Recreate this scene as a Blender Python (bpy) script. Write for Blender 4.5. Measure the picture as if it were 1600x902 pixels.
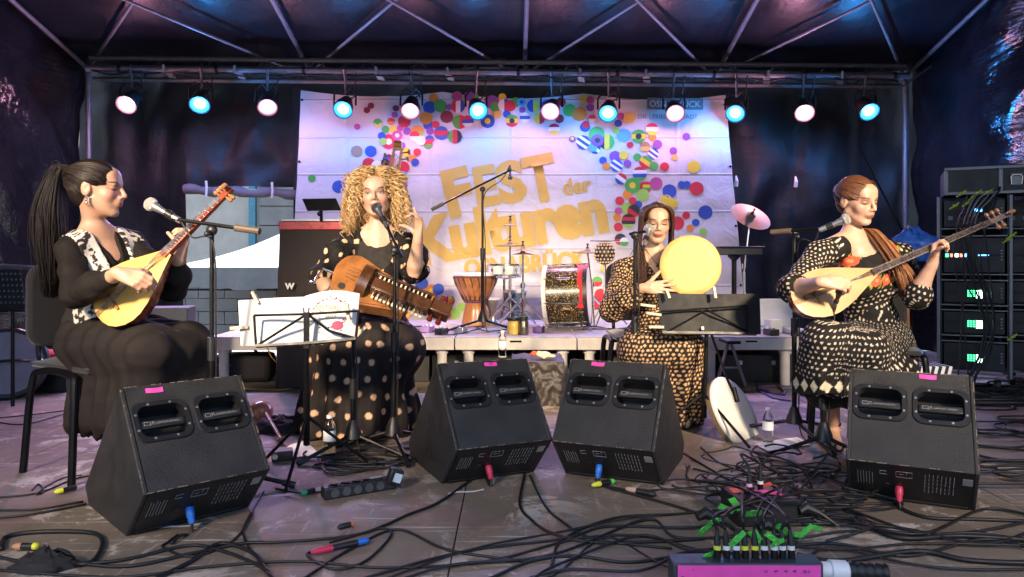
import bpy, bmesh, math, random
import numpy as np
from mathutils import Vector, Matrix, Euler, noise as mnoise
R = math.radians
for o in list(bpy.data.objects): bpy.data.objects.remove(o)
scene = bpy.context.scene
col = scene.collection
rng = random.Random(7)
# ------------------------------------------------------------------ camera
FPX, HX, HY, CAMZ = 1155.0, 800.0, 405.0, 0.89
cam = bpy.data.cameras.new('camera'); camo = bpy.data.objects.new('camera', cam); col.objects.link(camo)
cam.sensor_width = 36.0; cam.lens = FPX/1600*36
cam.shift_y = -(451-HY)/1600.0
cam.clip_start = 0.05; cam.clip_end = 400
camo.location = (0, 0, CAMZ); camo.rotation_euler = (R(90), 0, 0)
scene.camera = camo
# ------------------------------------------------------------------ sky and sun (dull late daylight outside the tent)
world = bpy.data.worlds.new('World'); scene.world = world; world.use_nodes = True
wn = world.node_tree.nodes; wl = world.node_tree.links
sky = wn.new('ShaderNodeTexSky'); sky.sky_type = 'NISHITA'; sky.sun_disc = False
sky.sun_elevation = R(48); sky.sun_rotation = R(-25); sky.dust_density = 5.0; sky.air_density = .7; sky.ozone_density = .5
bg = wn['Background']; wl.new(sky.outputs[0], bg.inputs[0]); bg.inputs[1].default_value = 0.15
sun = bpy.data.lights.new('sun', 'SUN'); sun.energy = 1.4; sun.angle = R(14); sun.color = (1, .96, .9)
suno = bpy.data.objects.new('sun', sun); col.objects.link(suno)
suno.rotation_euler = Vector((math.sin(R(25)), -math.cos(R(25)), -math.tan(R(48)))).to_track_quat('-Z', 'Y').to_euler()
# warm front-of-stage spots on the lighting stands behind the audience edge (the light that falls on the players)
def spot(loc, aim, energy, color, size, blend=.5, radius=.32):
    l = bpy.data.lights.new('front_spot', 'SPOT'); l.energy = energy; l.color = color
    l.spot_size = R(size); l.spot_blend = blend; l.shadow_soft_size = radius
    o = bpy.data.objects.new('front_spot', l); col.objects.link(o); o.location = loc
    o.rotation_euler = (Vector(aim)-Vector(loc)).to_track_quat('-Z', 'Y').to_euler()
    return o
WARM = (1.0, .77, .52)
# left and right lighting towers: player spots plus added platform and floor washes
for loc, aim, en, c, sz in (((-2.6, -1.8, 3.1), (-1.6, 3.0, .74), 290, WARM, 22), ((-2.6, -1.8, 3.1), (-.72, 3.9, .85), 470, WARM, 20), ((2.8, -1.8, 3.1), (.85, 4.2, .80), 430, (1.0, .75, .46), 20), ((2.8, -1.8, 3.1), (1.75, 3.6, .76), 200, (1.0, .80, .58), 20), ((2.8, -1.8, 3.1), (-.1, 6.0, .6), 230, WARM, 22), ((-2.6, -1.8, 3.1), (.3, 6.0, .6), 200, WARM, 22), ((2.8, -1.8, 3.1), (1.1, 4.1, .0), 230, WARM, 24), ((-2.6, -1.8, 3.1), (-.4, 3.3, .0), 130, WARM, 30)):
    spot(loc, aim, en, c, sz, .55)
scene.view_settings.view_transform = 'Standard'; scene.view_settings.look = 'None'
scene.view_settings.gamma = 1; scene.view_settings.use_curve_mapping = False
scene.view_settings.exposure = 2.15
scene.cycles.use_denoising = True; scene.cycles.use_adaptive_sampling = True; scene.cycles.adaptive_threshold = .03
scene.cycles.max_bounces = 6; scene.cycles.diffuse_bounces = 3; scene.cycles.glossy_bounces = 3
scene.cycles.transmission_bounces = 6; scene.cycles.sample_clamp_indirect = 4.0
scene.cycles.caustics_reflective = False; scene.cycles.caustics_refractive = False

# ------------------------------------------------------------------ helpers
def W(px, py, d):                       # photo pixel + distance -> point
    return Vector(((px-HX)/FPX*d, d, CAMZ-(py-HY)/FPX*d))
def G(px, py, z=0.0):                   # photo pixel on a level surface
    d = (CAMZ-z)*FPX/(py-HY)
    return Vector(((px-HX)/FPX*d, d, z))
def V(*a): return Vector(a)

_mats = {}
def mat(name, c, rough=.5, metal=0.0, var=.18, scale=14.0, bump=0.0, bscale=None, emit=None, es=0.0, spec=.5,
        alpha=None, trans=0.0, coat=0.0, sheen=0.0, attr=None, sss=0.0):
    if name in _mats: return _mats[name]
    m = bpy.data.materials.new(name); m.use_nodes = True; _mats[name] = m
    nt = m.node_tree; n = nt.nodes; l = nt.links; b = n['Principled BSDF']
    c = tuple(c)[:3]
    b.inputs['Roughness'].default_value = rough; b.inputs['Metallic'].default_value = metal
    b.inputs['Specular IOR Level'].default_value = spec
    if coat: b.inputs['Coat Weight'].default_value = coat; b.inputs['Coat Roughness'].default_value = .12
    if sheen: b.inputs['Sheen Weight'].default_value = sheen
    if trans: b.inputs['Transmission Weight'].default_value = trans
    if sss:
        b.inputs['Subsurface Weight'].default_value = sss; b.inputs['Subsurface Radius'].default_value = (.010, .004, .002); b.inputs['Subsurface Scale'].default_value = .6
    tc = n.new('ShaderNodeTexCoord'); nz = n.new('ShaderNodeTexNoise')
    nz.inputs['Scale'].default_value = scale; nz.inputs['Detail'].default_value = 5; nz.inputs['Roughness'].default_value = .6
    l.new(tc.outputs['Object'], nz.inputs['Vector'])
    mr = n.new('ShaderNodeMapRange'); mr.inputs[1].default_value = .3; mr.inputs[2].default_value = .7
    mr.inputs[3].default_value = 1-var; mr.inputs[4].default_value = 1+var
    l.new(nz.outputs['Fac'], mr.inputs[0])
    mx = n.new('ShaderNodeVectorMath'); mx.operation = 'SCALE'
    if attr:
        at = n.new('ShaderNodeAttribute'); at.attribute_name = attr; l.new(at.outputs['Color'], mx.inputs[0])
    else: mx.inputs[0].default_value = c
    l.new(mr.outputs[0], mx.inputs['Scale']); l.new(mx.outputs[0], b.inputs['Base Color'])
    rr = n.new('ShaderNodeMapRange'); rr.inputs[1].default_value = .3; rr.inputs[2].default_value = .7
    rr.inputs[3].default_value = max(0, rough-.08); rr.inputs[4].default_value = min(1, rough+.1)
    l.new(nz.outputs['Fac'], rr.inputs[0]); l.new(rr.outputs[0], b.inputs['Roughness'])
    if bump:
        nb = n.new('ShaderNodeTexNoise'); nb.inputs['Scale'].default_value = bscale or scale*6; nb.inputs['Detail'].default_value = 4
        l.new(tc.outputs['Object'], nb.inputs['Vector'])
        bp = n.new('ShaderNodeBump'); bp.inputs['Strength'].default_value = bump; bp.inputs['Distance'].default_value = .01
        l.new(nb.outputs['Fac'], bp.inputs['Height']); l.new(bp.outputs[0], b.inputs['Normal'])
    if emit:
        b.inputs['Emission Color'].default_value = (*emit, 1); b.inputs['Emission Strength'].default_value = es
    return m

def basis(d, up=None):
    d = Vector(d).normalized()
    u = Vector(up) if up is not None else (Vector((0, 0, 1)) if abs(d.z) < .95 else Vector((0, 1, 0)))
    x = u.cross(d)
    if x.length < 1e-6: x = Vector((1, 0, 0)).cross(d)
    x.normalize(); y = d.cross(x)
    return x, y, d
def rot_z(a): return Matrix.Rotation(a, 4, 'Z')
def TR(loc, rz=0.0, rx=0.0, ry=0.0): return Matrix.Translation(Vector(loc)) @ Euler((rx, ry, rz)).to_matrix().to_4x4()
def catmull(P, n=8, closed=False):
    P = [Vector(p) for p in P]; out = []; N = len(P)
    rngN = range(N if closed else N-1)
    for i in rngN:
        p0 = P[(i-1) % N] if (closed or i > 0) else P[0]*2-P[1]
        p1 = P[i]; p2 = P[(i+1) % N]
        p3 = P[(i+2) % N] if (closed or i+2 < N) else P[-1]*2-P[-2]
        for j in range(n):
            t = j/n
            out.append(.5*((2*p1)+(p2-p0)*t+(2*p0-5*p1+4*p2-p3)*t*t+(3*p1-p0-3*p2+p3)*t**3))
    if not closed: out.append(P[-1].copy())
    return out

class MB:
    def __init__(s): s.v = []; s.f = []; s.m = []; s.c = []
    def add(s, vs, fs, mi=0, colr=None):
        o = len(s.v); s.v += [tuple(p) for p in vs]
        s.f += [tuple(i+o for i in q) for q in fs]; s.m += [mi]*len(fs)
        s.c += [colr if colr is not None else (1, 1, 1)]*len(vs)
        return s
    def box(s, c, sz, M=None, mi=0):
        c = Vector(c); h = [x/2 for x in sz]
        vs = [Vector((sx*h[0], sy*h[1], sz_*h[2])) for sx in (-1, 1) for sy in (-1, 1) for sz_ in (-1, 1)]
        if M is not None: vs = [M @ p for p in vs]
        vs = [p+c for p in vs]
        return s.add(vs, [(0, 1, 3, 2), (4, 6, 7, 5), (0, 4, 5, 1), (2, 3, 7, 6), (0, 2, 6, 4), (1, 5, 7, 3)], mi)
    def bar(s, a, b, w, h, up=(0, 0, 1), mi=0):      # rectangular bar from a to b
        a = Vector(a); b = Vector(b); x, y, d = basis(b-a, up)
        M = Matrix((x, y, d)).transposed()
        return s.box((a+b)/2, (w, h, (b-a).length), M, mi)
    def tube(s, pts, r, n=8, mi=0, caps=True, colr=None):
        pts = [Vector(p) for p in pts]; N = len(pts)
        rs = r if isinstance(r, (list, tuple)) else [r]*N
        vs = []; x = None
        for i, p in enumerate(pts):
            d = (pts[min(i+1, N-1)]-pts[max(i-1, 0)])
            if d.length < 1e-9: d = Vector((0, 0, 1))
            d.normalize()
            if x is None: x, y, _ = basis(d)
            else:
                x = x-d*x.dot(d)
                if x.length < 1e-6: x, y, _ = basis(d)
                x.normalize(); y = d.cross(x)
            for k in range(n):
                a = 2*math.pi*k/n
                vs.append(p+(x*math.cos(a)+y*math.sin(a))*rs[i])
        fs = []
        for i in range(N-1):
            for k in range(n):
                k2 = (k+1) % n
                fs.append((i*n+k, i*n+k2, (i+1)*n+k2, (i+1)*n+k))
        if caps: fs.append(tuple(range(n-1, -1, -1))); fs.append(tuple((N-1)*n+k for k in range(n)))
        return s.add(vs, fs, mi, colr)
    def cyl(s, a, b, r, r2=None, n=16, mi=0): return s.tube([a, b], [r, r if r2 is None else r2], n, mi)
    def lathe(s, o, axis, prof, n=24, mi=0, up=None):    # prof: (radius, height along axis)
        o = Vector(o); x, y, d = basis(axis, up); vs = []; fs = []
        for (r, h) in prof:
            for k in range(n):
                a = 2*math.pi*k/n; vs.append(o+d*h+(x*math.cos(a)+y*math.sin(a))*r)
        for i in range(len(prof)-1):
            for k in range(n):
                k2 = (k+1) % n; fs.append((i*n+k, i*n+k2, (i+1)*n+k2, (i+1)*n+k))
        if prof[0][0] > 1e-5: fs.append(tuple(range(n-1, -1, -1)))
        if prof[-1][0] > 1e-5: fs.append(tuple((len(prof)-1)*n+k for k in range(n)))
        return s.add(vs, fs, mi)
    def ball(s, c, r, n=14, mi=0, M=None):
        r = Vector(r) if not isinstance(r, (int, float)) else Vector((r, r, r)); c = Vector(c)
        vs = []; fs = []; k = n//2+1
        for i in range(k+1):
            t = math.pi*i/k
            for j in range(n):
                a = 2*math.pi*j/n; p = Vector((r.x*math.sin(t)*math.cos(a), r.y*math.sin(t)*math.sin(a), r.z*math.cos(t)))
                vs.append(c+(M @ p if M is not None else p))
        for i in range(k):
            for j in range(n):
                j2 = (j+1) % n; fs.append((i*n+j, (i+1)*n+j, (i+1)*n+j2, i*n+j2))
        return s.add(vs, fs, mi)
    def prism(s, poly, o, ex, ey, ez, t, mi=0):          # polygon in (ex,ey), from o to o+ez*t
        o = Vector(o); ex = Vector(ex); ey = Vector(ey); ez = Vector(ez); N = len(poly)
        vs = [o+ex*p[0]+ey*p[1] for p in poly]+[o+ex*p[0]+ey*p[1]+ez*t for p in poly]
        fs = [tuple(range(N-1, -1, -1)), tuple(range(N, 2*N))]+[(i, (i+1) % N, N+(i+1) % N, N+i) for i in range(N)]
        return s.add(vs, fs, mi)
    def grid(s, fn, nu, nv, mi=0, thick=None):
        vs = [fn(i/nu, j/nv) for j in range(nv+1) for i in range(nu+1)]
        fs = [(j*(nu+1)+i, j*(nu+1)+i+1, (j+1)*(nu+1)+i+1, (j+1)*(nu+1)+i) for j in range(nv) for i in range(nu)]
        return s.add(vs, fs, mi)

_M = {}
def thing(name, label, cat, M=None, loc=None, group=None):
    o = bpy.data.objects.new(name, None); o.empty_display_size = .1; col.objects.link(o)
    M = M if M is not None else Matrix.Translation(Vector(loc or (0, 0, 0)))
    o.matrix_basis = M; _M[o.name] = M
    o['label'] = label; o['category'] = cat
    if group: o['group'] = group
    return o
def rootM(o):
    while o.parent is not None: o = o.parent
    return _M.get(o.name, Matrix.Identity(4))
def put(name, mb, mats, parent=None, label=None, cat=None, group=None, kind=None, smooth=35, bevel=0.0, world=False, vcol=False):
    me = bpy.data.meshes.new(name)
    vs = mb.v
    loc = None
    if parent is None:
        a = np.array(vs, dtype=float); loc = Vector((float((a[:, 0].min()+a[:, 0].max())/2), float((a[:, 1].min()+a[:, 1].max())/2), float(a[:, 2].min())))
        vs = (a-np.array(loc)).tolist()
    elif world:
        Mi = rootM(parent).inverted(); a = np.array(vs, dtype=float)
        A = np.array(Mi); vs = (a @ A[:3, :3].T+A[:3, 3]).tolist()
    me.from_pydata(vs, [], mb.f)
    for m in (mats if isinstance(mats, (list, tuple)) else [mats]): me.materials.append(m)
    me.polygons.foreach_set('material_index', mb.m)
    if vcol:
        ca = me.color_attributes.new('Col', 'FLOAT_COLOR', 'POINT')
        ca.data.foreach_set('color', np.array([(c[0], c[1], c[2], 1) for c in mb.c], dtype=np.float32).ravel())
    if smooth:
        me.polygons.foreach_set('use_smooth', [True]*len(me.polygons))
        if smooth < 180: me.set_sharp_from_angle(angle=R(smooth))
    me.update()
    o = bpy.data.objects.new(name, me); col.objects.link(o)
    if parent is not None: o.parent = parent
    else: o.location = loc; _M[o.name] = Matrix.Translation(loc)
    if label: o['label'] = label
    if cat: o['category'] = cat
    if group: o['group'] = group
    if kind: o['kind'] = kind
    if bevel:
        bm = o.modifiers.new('bevel', 'BEVEL'); bm.width = bevel; bm.segments = 2; bm.limit_method = 'ANGLE'; bm.angle_limit = R(40)
    return o
def dup(root, M, label=None):
    r = root.copy(); col.objects.link(r); r.matrix_basis = M; _M[r.name] = M
    if label: r['label'] = label
    def rec(a, b):
        for ch in [c for c in a.children]:
            c = ch.copy(); col.objects.link(c); c.parent = b; rec(ch, c)
    rec(root, r); return r
def text_polys(body, size=1.0, offset=0.0, align='LEFT', res=3):
    cu = bpy.data.curves.new('lettering', 'FONT'); cu.body = body; cu.size = size; cu.offset = offset
    cu.align_x = align; cu.resolution_u = res
    ob = bpy.data.objects.new('lettering', cu); col.objects.link(ob)
    dg = bpy.context.evaluated_depsgraph_get()
    me = bpy.data.meshes.new_from_object(ob.evaluated_get(dg))
    vs = [(v.co.x, v.co.y) for v in me.vertices]; fs = [tuple(p.vertices) for p in me.polygons]
    bpy.data.objects.remove(ob); bpy.data.curves.remove(cu); bpy.data.meshes.remove(me)
    return vs, fs
def fine2d(vs, fs, maxlen):             # triangulate + subdivide so flat print can follow a curved sheet
    bm = bmesh.new(); B = [bm.verts.new((x, y, 0)) for x, y in vs]
    for f in fs:
        try: bm.faces.new([B[i] for i in f])
        except ValueError: pass
    bmesh.ops.triangulate(bm, faces=bm.faces[:])
    for _ in range(6):
        e = [e for e in bm.edges if e.calc_length() > maxlen]
        if not e: break
        bmesh.ops.subdivide_edges(bm, edges=e, cuts=1); bmesh.ops.triangulate(bm, faces=[f for f in bm.faces if len(f.verts) > 3])
    bm.verts.index_update()
    r = [(v.co.x, v.co.y) for v in bm.verts], [tuple(v.index for v in f.verts) for f in bm.faces]
    bm.free(); return r
def fbm(p, o=3):
    s = 0; a = 1; p = Vector(p)
    for _ in range(o): s += a*mnoise.noise(p); p = p*2.03; a *= .5
    return s
# common materials
BLACKM = mat('black_metal', (.010, .010, .011), .38, .6, var=.2)
BLACKP = mat('black_plastic', (.012, .012, .013), .45, var=.2)
RUBBER = mat('cable_rubber', (.009, .009, .010), .5, var=.25)
CHROME = mat('chrome', (.75, .75, .76), .18, 1, var=.08)
ALU = mat('aluminium', (.55, .55, .57), .38, .9, var=.12, scale=30)
WHITEP = mat('white_paper', (.8, .8, .8), .7, var=.04)
WHITEPL = mat('white_plastic', (.75, .75, .73), .4, var=.05)
PINKT = mat('pink_tape', (.9, .08, .42), .55, var=.08)
GREENT = mat('green_tape', (.12, .75, .10), .5, var=.1)
YELT = mat('yellow_tape', (.75, .75, .05), .5, var=.1)
INK = mat('black_ink', (.02, .02, .02), .6, var=.1)
BLUEP = mat('blue_plastic', (.02, .16, .62), .35, var=.1)
REDP = mat('red_plastic', (.55, .03, .08), .35, var=.1)
WOOD = mat('wood_brown', (.28, .13, .05), .4, var=.3, scale=25)
# ================================================================== ground, stage floor
GRASS = mat('asphalt_yard', (.11, .11, .11), .85, var=.25, scale=6, bump=.2)
mb = MB(); mb.grid(lambda u, v: V(-80+160*u, -60+160*v, -1.0), 8, 8)
g = put('ground', mb, GRASS, kind='structure')
def floor_mat():
    m = bpy.data.materials.new('stage_plywood'); m.use_nodes = True; nt = m.node_tree; n = nt.nodes; l = nt.links; b = n['Principled BSDF']
    geo = n.new('ShaderNodeNewGeometry'); oi = n.new('ShaderNodeObjectInfo')
    def noise(s, d=5, r=.6, vec=None, dist=0):
        z = n.new('ShaderNodeTexNoise'); z.inputs['Scale'].default_value = s; z.inputs['Detail'].default_value = d; z.inputs['Roughness'].default_value = r
        z.inputs['Distortion'].default_value = dist
        l.new(vec or geo.outputs['Position'], z.inputs['Vector']); return z.outputs['Fac']
    def ramp(x, a, bb, c0=0., c1=1.):
        q = n.new('ShaderNodeMapRange'); q.inputs[1].default_value = a; q.inputs[2].default_value = bb; q.inputs[3].default_value = c0; q.inputs[4].default_value = c1; l.new(x, q.inputs[0]); return q.outputs[0]
    def mix(f, a, bb):
        q = n.new('ShaderNodeMix'); q.data_type = 'RGBA'; l.new(f, q.inputs[0])
        for i, c in ((6, a), (7, bb)):
            if isinstance(c, tuple): q.inputs[i].default_value = (*c, 1)
            else: l.new(c, q.inputs[i])
        return q.outputs[2]
    def mul(a, bb):
        q = n.new('ShaderNodeMath'); q.operation = 'MULTIPLY'; l.new(a, q.inputs[0])
        if isinstance(bb, float): q.inputs[1].default_value = bb
        else: l.new(bb, q.inputs[1])
        return q.outputs[0]
    base = mix(ramp(noise(2.2), .35, .65), (.120, .094, .071), (.225, .178, .132))
    base = mix(ramp(oi.outputs['Random'], 0, 1, 0, .35), base, (.25, .195, .145))
    base = mix(mul(ramp(noise(7, 8, .75), .56, .7), .55), base, (.36, .30, .25))       # scuffed patches
    mp = n.new('ShaderNodeMapping'); mp.inputs['Scale'].default_value = (1.2, 26, 1); mp.inputs['Rotation'].default_value = (0, 0, .5); l.new(geo.outputs['Position'], mp.inputs[0])
    mp2 = n.new('ShaderNodeMapping'); mp2.inputs['Scale'].default_value = (26, 1.5, 1); mp2.inputs['Rotation'].default_value = (0, 0, -.35); l.new(geo.outputs['Position'], mp2.inputs[0])
    patch = ramp(noise(1.6, 3), .42, .62)
    scr = mul(ramp(noise(1.6, 4, .55, mp.outputs[0]), .62, .66), patch)
    base = mix(mul(scr, .8), base, (.55, .50, .45))
    scr2 = mul(ramp(noise(1.4, 4, .55, mp2.outputs[0]), .63, .67), patch)
    base = mix(mul(scr2, .7), base, (.48, .44, .40))
    worn = mul(ramp(noise(3.1, 9, .78, None, .6), .53, .58), ramp(noise(.9, 2), .40, .54))
    base = mix(mul(worn, .85), base, (.56, .50, .44))                                    # film coating worn off
    base = mix(mul(ramp(noise(55, 3, .6), .68, .74), .5), base, (.42, .40, .38))         # flecks
    l.new(base, b.inputs['Base Color'])
    l.new(ramp(noise(4, 6), .3, .7, .52, .80), b.inputs['Roughness'])
    bp = n.new('ShaderNodeBump'); bp.inputs['Strength'].default_value = .25; bp.inputs['Distance'].default_value = .004
    l.new(noise(90, 4), bp.inputs['Height']); l.new(bp.outputs[0], b.inputs['Normal'])
    return m
FLOOR = floor_mat()
mb = MB(); mb.box((0, 4.1, -.075), (9.6, 7.2, .07)); 
fl = put('stage_floor', mb, BLACKP, kind='structure'); fl['label'] = 'dark worn plywood stage floor'
fx = [-4.68, -4.18, -2.18, -.18, 1.82, 3.82, 4.6]
pj = 0
for i in range(len(fx)-1):
    for j in range(7):
        off = .0 if i % 2 else .35
        y0, y1 = .5+j*1.0+off-.35, 1.5+j*1.0+off-.35
        y1 = min(y1, 7.6)
        if y1-y0 < .1: continue
        mb = MB(); mb.box(((fx[i]+fx[i+1])/2, (y0+y1)/2, -.02), (fx[i+1]-fx[i]-.004, y1-y0-.004, .04))
        put('floor_panel', mb, FLOOR, fl, world=True, bevel=.0015)
# ================================================================== tent: frame, roof, tarps
STEEL = mat('galvanised_tube', (.20, .20, .22), .5, .6, var=.2, scale=20)
def tarp_mat(name, c, rough, bstr=.35):
    m = mat(name, c, rough, var=.25, scale=3, spec=.4 if rough > .2 else .7)
    n = m.node_tree.nodes; l = m.node_tree.links; b = n['Principled BSDF']
    tc = n.new('ShaderNodeTexCoord')
    hs = []
    for sc, ro, st in (((3, 1, 9), (.5, .2, .4), 1.0), ((9, 2, 3), (.2, .6, -.5), .8), ((22, 22, 22), (0, 0, 0), .25)):
        mp = n.new('ShaderNodeMapping'); mp.inputs['Scale'].default_value = sc; mp.inputs['Rotation'].default_value = ro; l.new(tc.outputs['Object'], mp.inputs[0])
        nz = n.new('ShaderNodeTexNoise'); nz.inputs['Scale'].default_value = .8; nz.inputs['Detail'].default_value = 5; nz.inputs['Roughness'].default_value = .55; nz.inputs['Distortion'].default_value = .8
        l.new(mp.outputs[0], nz.inputs['Vector'])
        mu = n.new('ShaderNodeMath'); mu.operation = 'MULTIPLY'; mu.inputs[1].default_value = st; l.new(nz.outputs['Fac'], mu.inputs[0]); hs.append(mu.outputs[0])
    a = n.new('ShaderNodeMath'); l.new(hs[0], a.inputs[0]); l.new(hs[1], a.inputs[1])
    a2 = n.new('ShaderNodeMath'); l.new(a.outputs[0], a2.inputs[0]); l.new(hs[2], a2.inputs[1])
    bp = n.new('ShaderNodeBump'); bp.inputs['Strength'].default_value = bstr; bp.inputs['Distance'].default_value = .02
    l.new(a2.outputs[0], bp.inputs['Height']); l.new(bp.outputs[0], b.inputs['Normal'])
    return m
TARP = tarp_mat('black_tarpaulin', (.010, .010, .014), .15, 1.0)
BTARP = tarp_mat('black_back_tarpaulin', (.010, .010, .012), .5)
ROOFT = tarp_mat('black_roof_sheet', (.012, .013, .02), .36)
dL, dR = 7.0, 7.28                                     # back corners (left a little nearer)
CL = W(138, 105, dL); CR = W(1415, 122, dR)
zE = (CL.z+CR.z)/2
CL.z = CR.z = zE
def back(t, dy=0, z=None): p = CL.lerp(CR, t); return V(p.x, p.y+dy, zE if z is None else z)
SL = .255
tent = thing('stage_tent', 'black stage tent with grey tube frame covering the whole stage', 'tent', loc=(0, 4.5, 0))
ts = [(px-138)/1277 for px in (138, 475, 807, 1110, 1415)]
ridge_y, front_y = 4.3, 1.5
def roofpt(t, y, dz=0):
    b = back(t)
    z = zE+(b.y-y)*SL if y > ridge_y else zE+(b.y-ridge_y)*SL-(ridge_y-y)*.24
    return V(b.x, y, z+dz)
for i, t in enumerate(ts):
    mb = MB(); b = back(t); mb.tube([roofpt(t, b.y), roofpt(t, ridge_y), roofpt(t, front_y)], .020, 10)
    put('rafter', mb, STEEL, tent, world=True)
cross = [(258, 35), (630, 40), (985, 47), (1320, 50)]
for i in range(4):
    for (a, c) in ((ts[i], ts[i+1]), (ts[i+1], ts[i])):
        b0 = back(a); p0 = roofpt(a, b0.y-.02, -.03 if a < c else -.075); p1 = roofpt(c, 4.72, -.03 if a < c else -.075)
        mb = MB(); mb.tube([p0, p1], .0135, 8); put('brace', mb, STEEL, tent, world=True)
for t in (0, 1):
    b = back(t); mb = MB(); mb.tube([V(b.x, b.y, -.0), V(b.x, b.y, zE)], .028, 12)
    mb.tube([V(b.x, b.y, .9), V(b.x, b.y, 1.05)], .034, 12); put('corner_post', mb, STEEL, tent, world=True)
    mb = MB(); f = roofpt(t, front_y); mb.tube([V(f.x, f.y, 0), f], .028, 12); put('corner_post', mb, STEEL, tent, world=True)
mb = MB(); mb.tube([back(0), back(1)], .026, 10); put('eave_beam', mb, STEEL, tent, world=True)
mb = MB(); mb.tube([roofpt(0, front_y), roofpt(1, front_y)], .026, 10); put('eave_beam', mb, STEEL, tent, world=True)
def rooffn(u, v):
    y = back(u).y+.05-(back(u).y+.05-front_y)*v
    t = -.035+1.07*u; p = roofpt(t, y, .05)
    p.z += .035*math.sin(u*4*math.pi)**2*0 - .03*abs(math.sin(u*4*math.pi))*1 + .02*fbm((u*9, v*7, 1)) + .03
    return p
mb = MB(); mb.grid(rooffn, 96, 60); put('roof_sheet', mb, ROOFT, tent, world=True, smooth=180)
# side tarps: hang from the side eaves, billow inwards
def side(t, sgn, label):
    b = back(t)
    def fn(u, v):
        y = b.y+.06-(b.y-front_y)*u; z = (roofpt(t, y).z+.16)*(1-v)
        fold = .07*math.sin(u*31+v*3+2*fbm((u*4, v*2, 3)))*(.35+.65*v)+.10*fbm((u*7+v*3, v*3-u*2, sgn*5))
        return V(b.x+sgn*(.10+.05*math.sin(v*3.1))-sgn*fold*.8, y, z)
    mb = MB(); mb.grid(fn, 130, 50)
    return put('side_tarp', mb, TARP, None, label, 'tarpaulin', 'black tarpaulin tent walls', smooth=180)
side(0, -1, 'wrinkled black side tarp beside the left front player, catching pink and blue light')
side(1, 1, 'wrinkled black side tarp behind the amplifier racks, catching blue light')
# back tarp with an opening on the left
def backfn(px0, px1, ytop, ybot, d0=.22, amp=.05, seed=0, curve=0):
    def fn(u, v):
        px = px0+(px1-px0)*u; t = (px-138)/1277; b = back(t); d = b.y+d0
        top = W(px, ytop, d); bot_z = 0 if ybot is None else W(px, ybot, d).z
        z = top.z+(bot_z-top.z)*v
        y = d-amp*math.sin(px*.05+2*fbm((px*.01, v*2, seed)))*(.3+.7*v)-amp*1.6*fbm((px*.012+v, v*3, seed+9))
        return V((px-HX)/FPX*d, y, z)
    return fn
bt = thing('back_tarp', 'black tarpaulin back wall of the stage with a gap rolled open on the left', 'tarpaulin', loc=(0, 7.4, 0), group='black tarpaulin tent walls')
for (a, b_, s) in ((120, 292, 1), (458, 1436, 2)):
    mb = MB(); mb.grid(backfn(a, b_, 96, None, seed=s), int((b_-a)/7), 46); put('tarp_sheet', mb, BTARP, bt, world=True, smooth=180)
mb = MB(); mb.grid(backfn(290, 460, 96, 292, seed=3, amp=.03), 30, 20); put('tarp_flap', mb, BTARP, bt, world=True, smooth=180)
ROLL = mat('rolled_grey_sheet', (.16, .15, .17), .6, var=.25, scale=5, bump=.3)
mb = MB(); pts = [W(px, 297+6*((px-290)/170)+2*math.sin(px*.1), 7.2) for px in range(288, 466, 8)]
mb.tube(pts, [.045+.008*math.sin(i*1.3) for i in range(len(pts))], 12); put('rolled_flap', mb, ROLL, bt, world=True)
for px, py in ((322, 283), (425, 285)):
    mb = MB(); mb.tube([W(px, py, 7.12), W(px+1, py+12, 7.11), W(px, py+24, 7.12)], .012, 8); put('roll_tie', mb, WHITEPL, bt, world=True)
for px, py in ((1150, 283), (1243, 284), (1540, 78), (1520, 238), (13, 220)):
    if 140 < px < 1415:
        mb = MB(); mb.tube([W(px, py-8, 7.18), W(px+1, py, 7.16), W(px, py+8, 7.18)], [.008, .018, .02], 8); put('toggle', mb, WHITEPL, bt, world=True)
# ================================================================== outdoors through the gap
CONC = mat('pale_concrete', (.62, .57, .46), .85, var=.12, scale=3, bump=.1)
CONCD = mat('grey_blockwork', (.30, .29, .26), .85, var=.15, scale=4)
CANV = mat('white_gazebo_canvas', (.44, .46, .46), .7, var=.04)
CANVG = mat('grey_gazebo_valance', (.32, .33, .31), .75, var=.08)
bld = thing('pale_building', 'pale concrete building wall seen through the gap in the tarp', 'building', loc=(-7, 16, -1))
mb = MB(); mb.box((-7, 16.2, 1.6), (9, .3, 5.2)); put('wall', mb, CONC, bld, world=True)
TEAL = mat('teal_window_frame', (.10, .32, .40), .5)
GLASSD = mat('dull_window_glass', (.20, .26, .28), .12, var=.1)
p = W(395, 340, 16)
mb = MB(); mb.box((p.x, 16.0, 1.6), (.14, .12, 4.8)); put('downpipe', mb, TEAL, bld, world=True)
for k in range(9):
    mb = MB(); mb.box((p.x+1.3, 16.0, -.7+k*.42), (2.3, .1, .40)); put('cladding_board', mb, CONCD, bld, world=True, bevel=.01)
gz = thing('gazebo', 'white pop-up gazebo standing outside behind the stage gap', 'gazebo', loc=(-4.5, 10.5, -1))
d = 10.0
e0, e1 = W(255, 418, d), W(500, 418, d); pk = W(470, 350, d+1.6)
mb = MB()
B0 = V(e0.x, e0.y+3.2, e0.z); B1 = V(e1.x+1.0, e1.y+3.2, e1.z); F1 = V(e1.x+1.0, e1.y, e1.z)
def gfn(u, v):
    a = e0.lerp(F1, u); q = a.lerp(pk, v); q.z -= .10*math.sin(v*math.pi)*(1-.3*math.sin(u*math.pi)); return q
mb.grid(gfn, 14, 8); 
mb.grid(lambda u, v: (lambda q: V(q.x, q.y, q.z-.1*math.sin(v*math.pi)))(e0.lerp(B0, u).lerp(pk, v)), 10, 8)
mb.grid(lambda u, v: F1.lerp(B1, u).lerp(pk, v), 6, 6)
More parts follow.
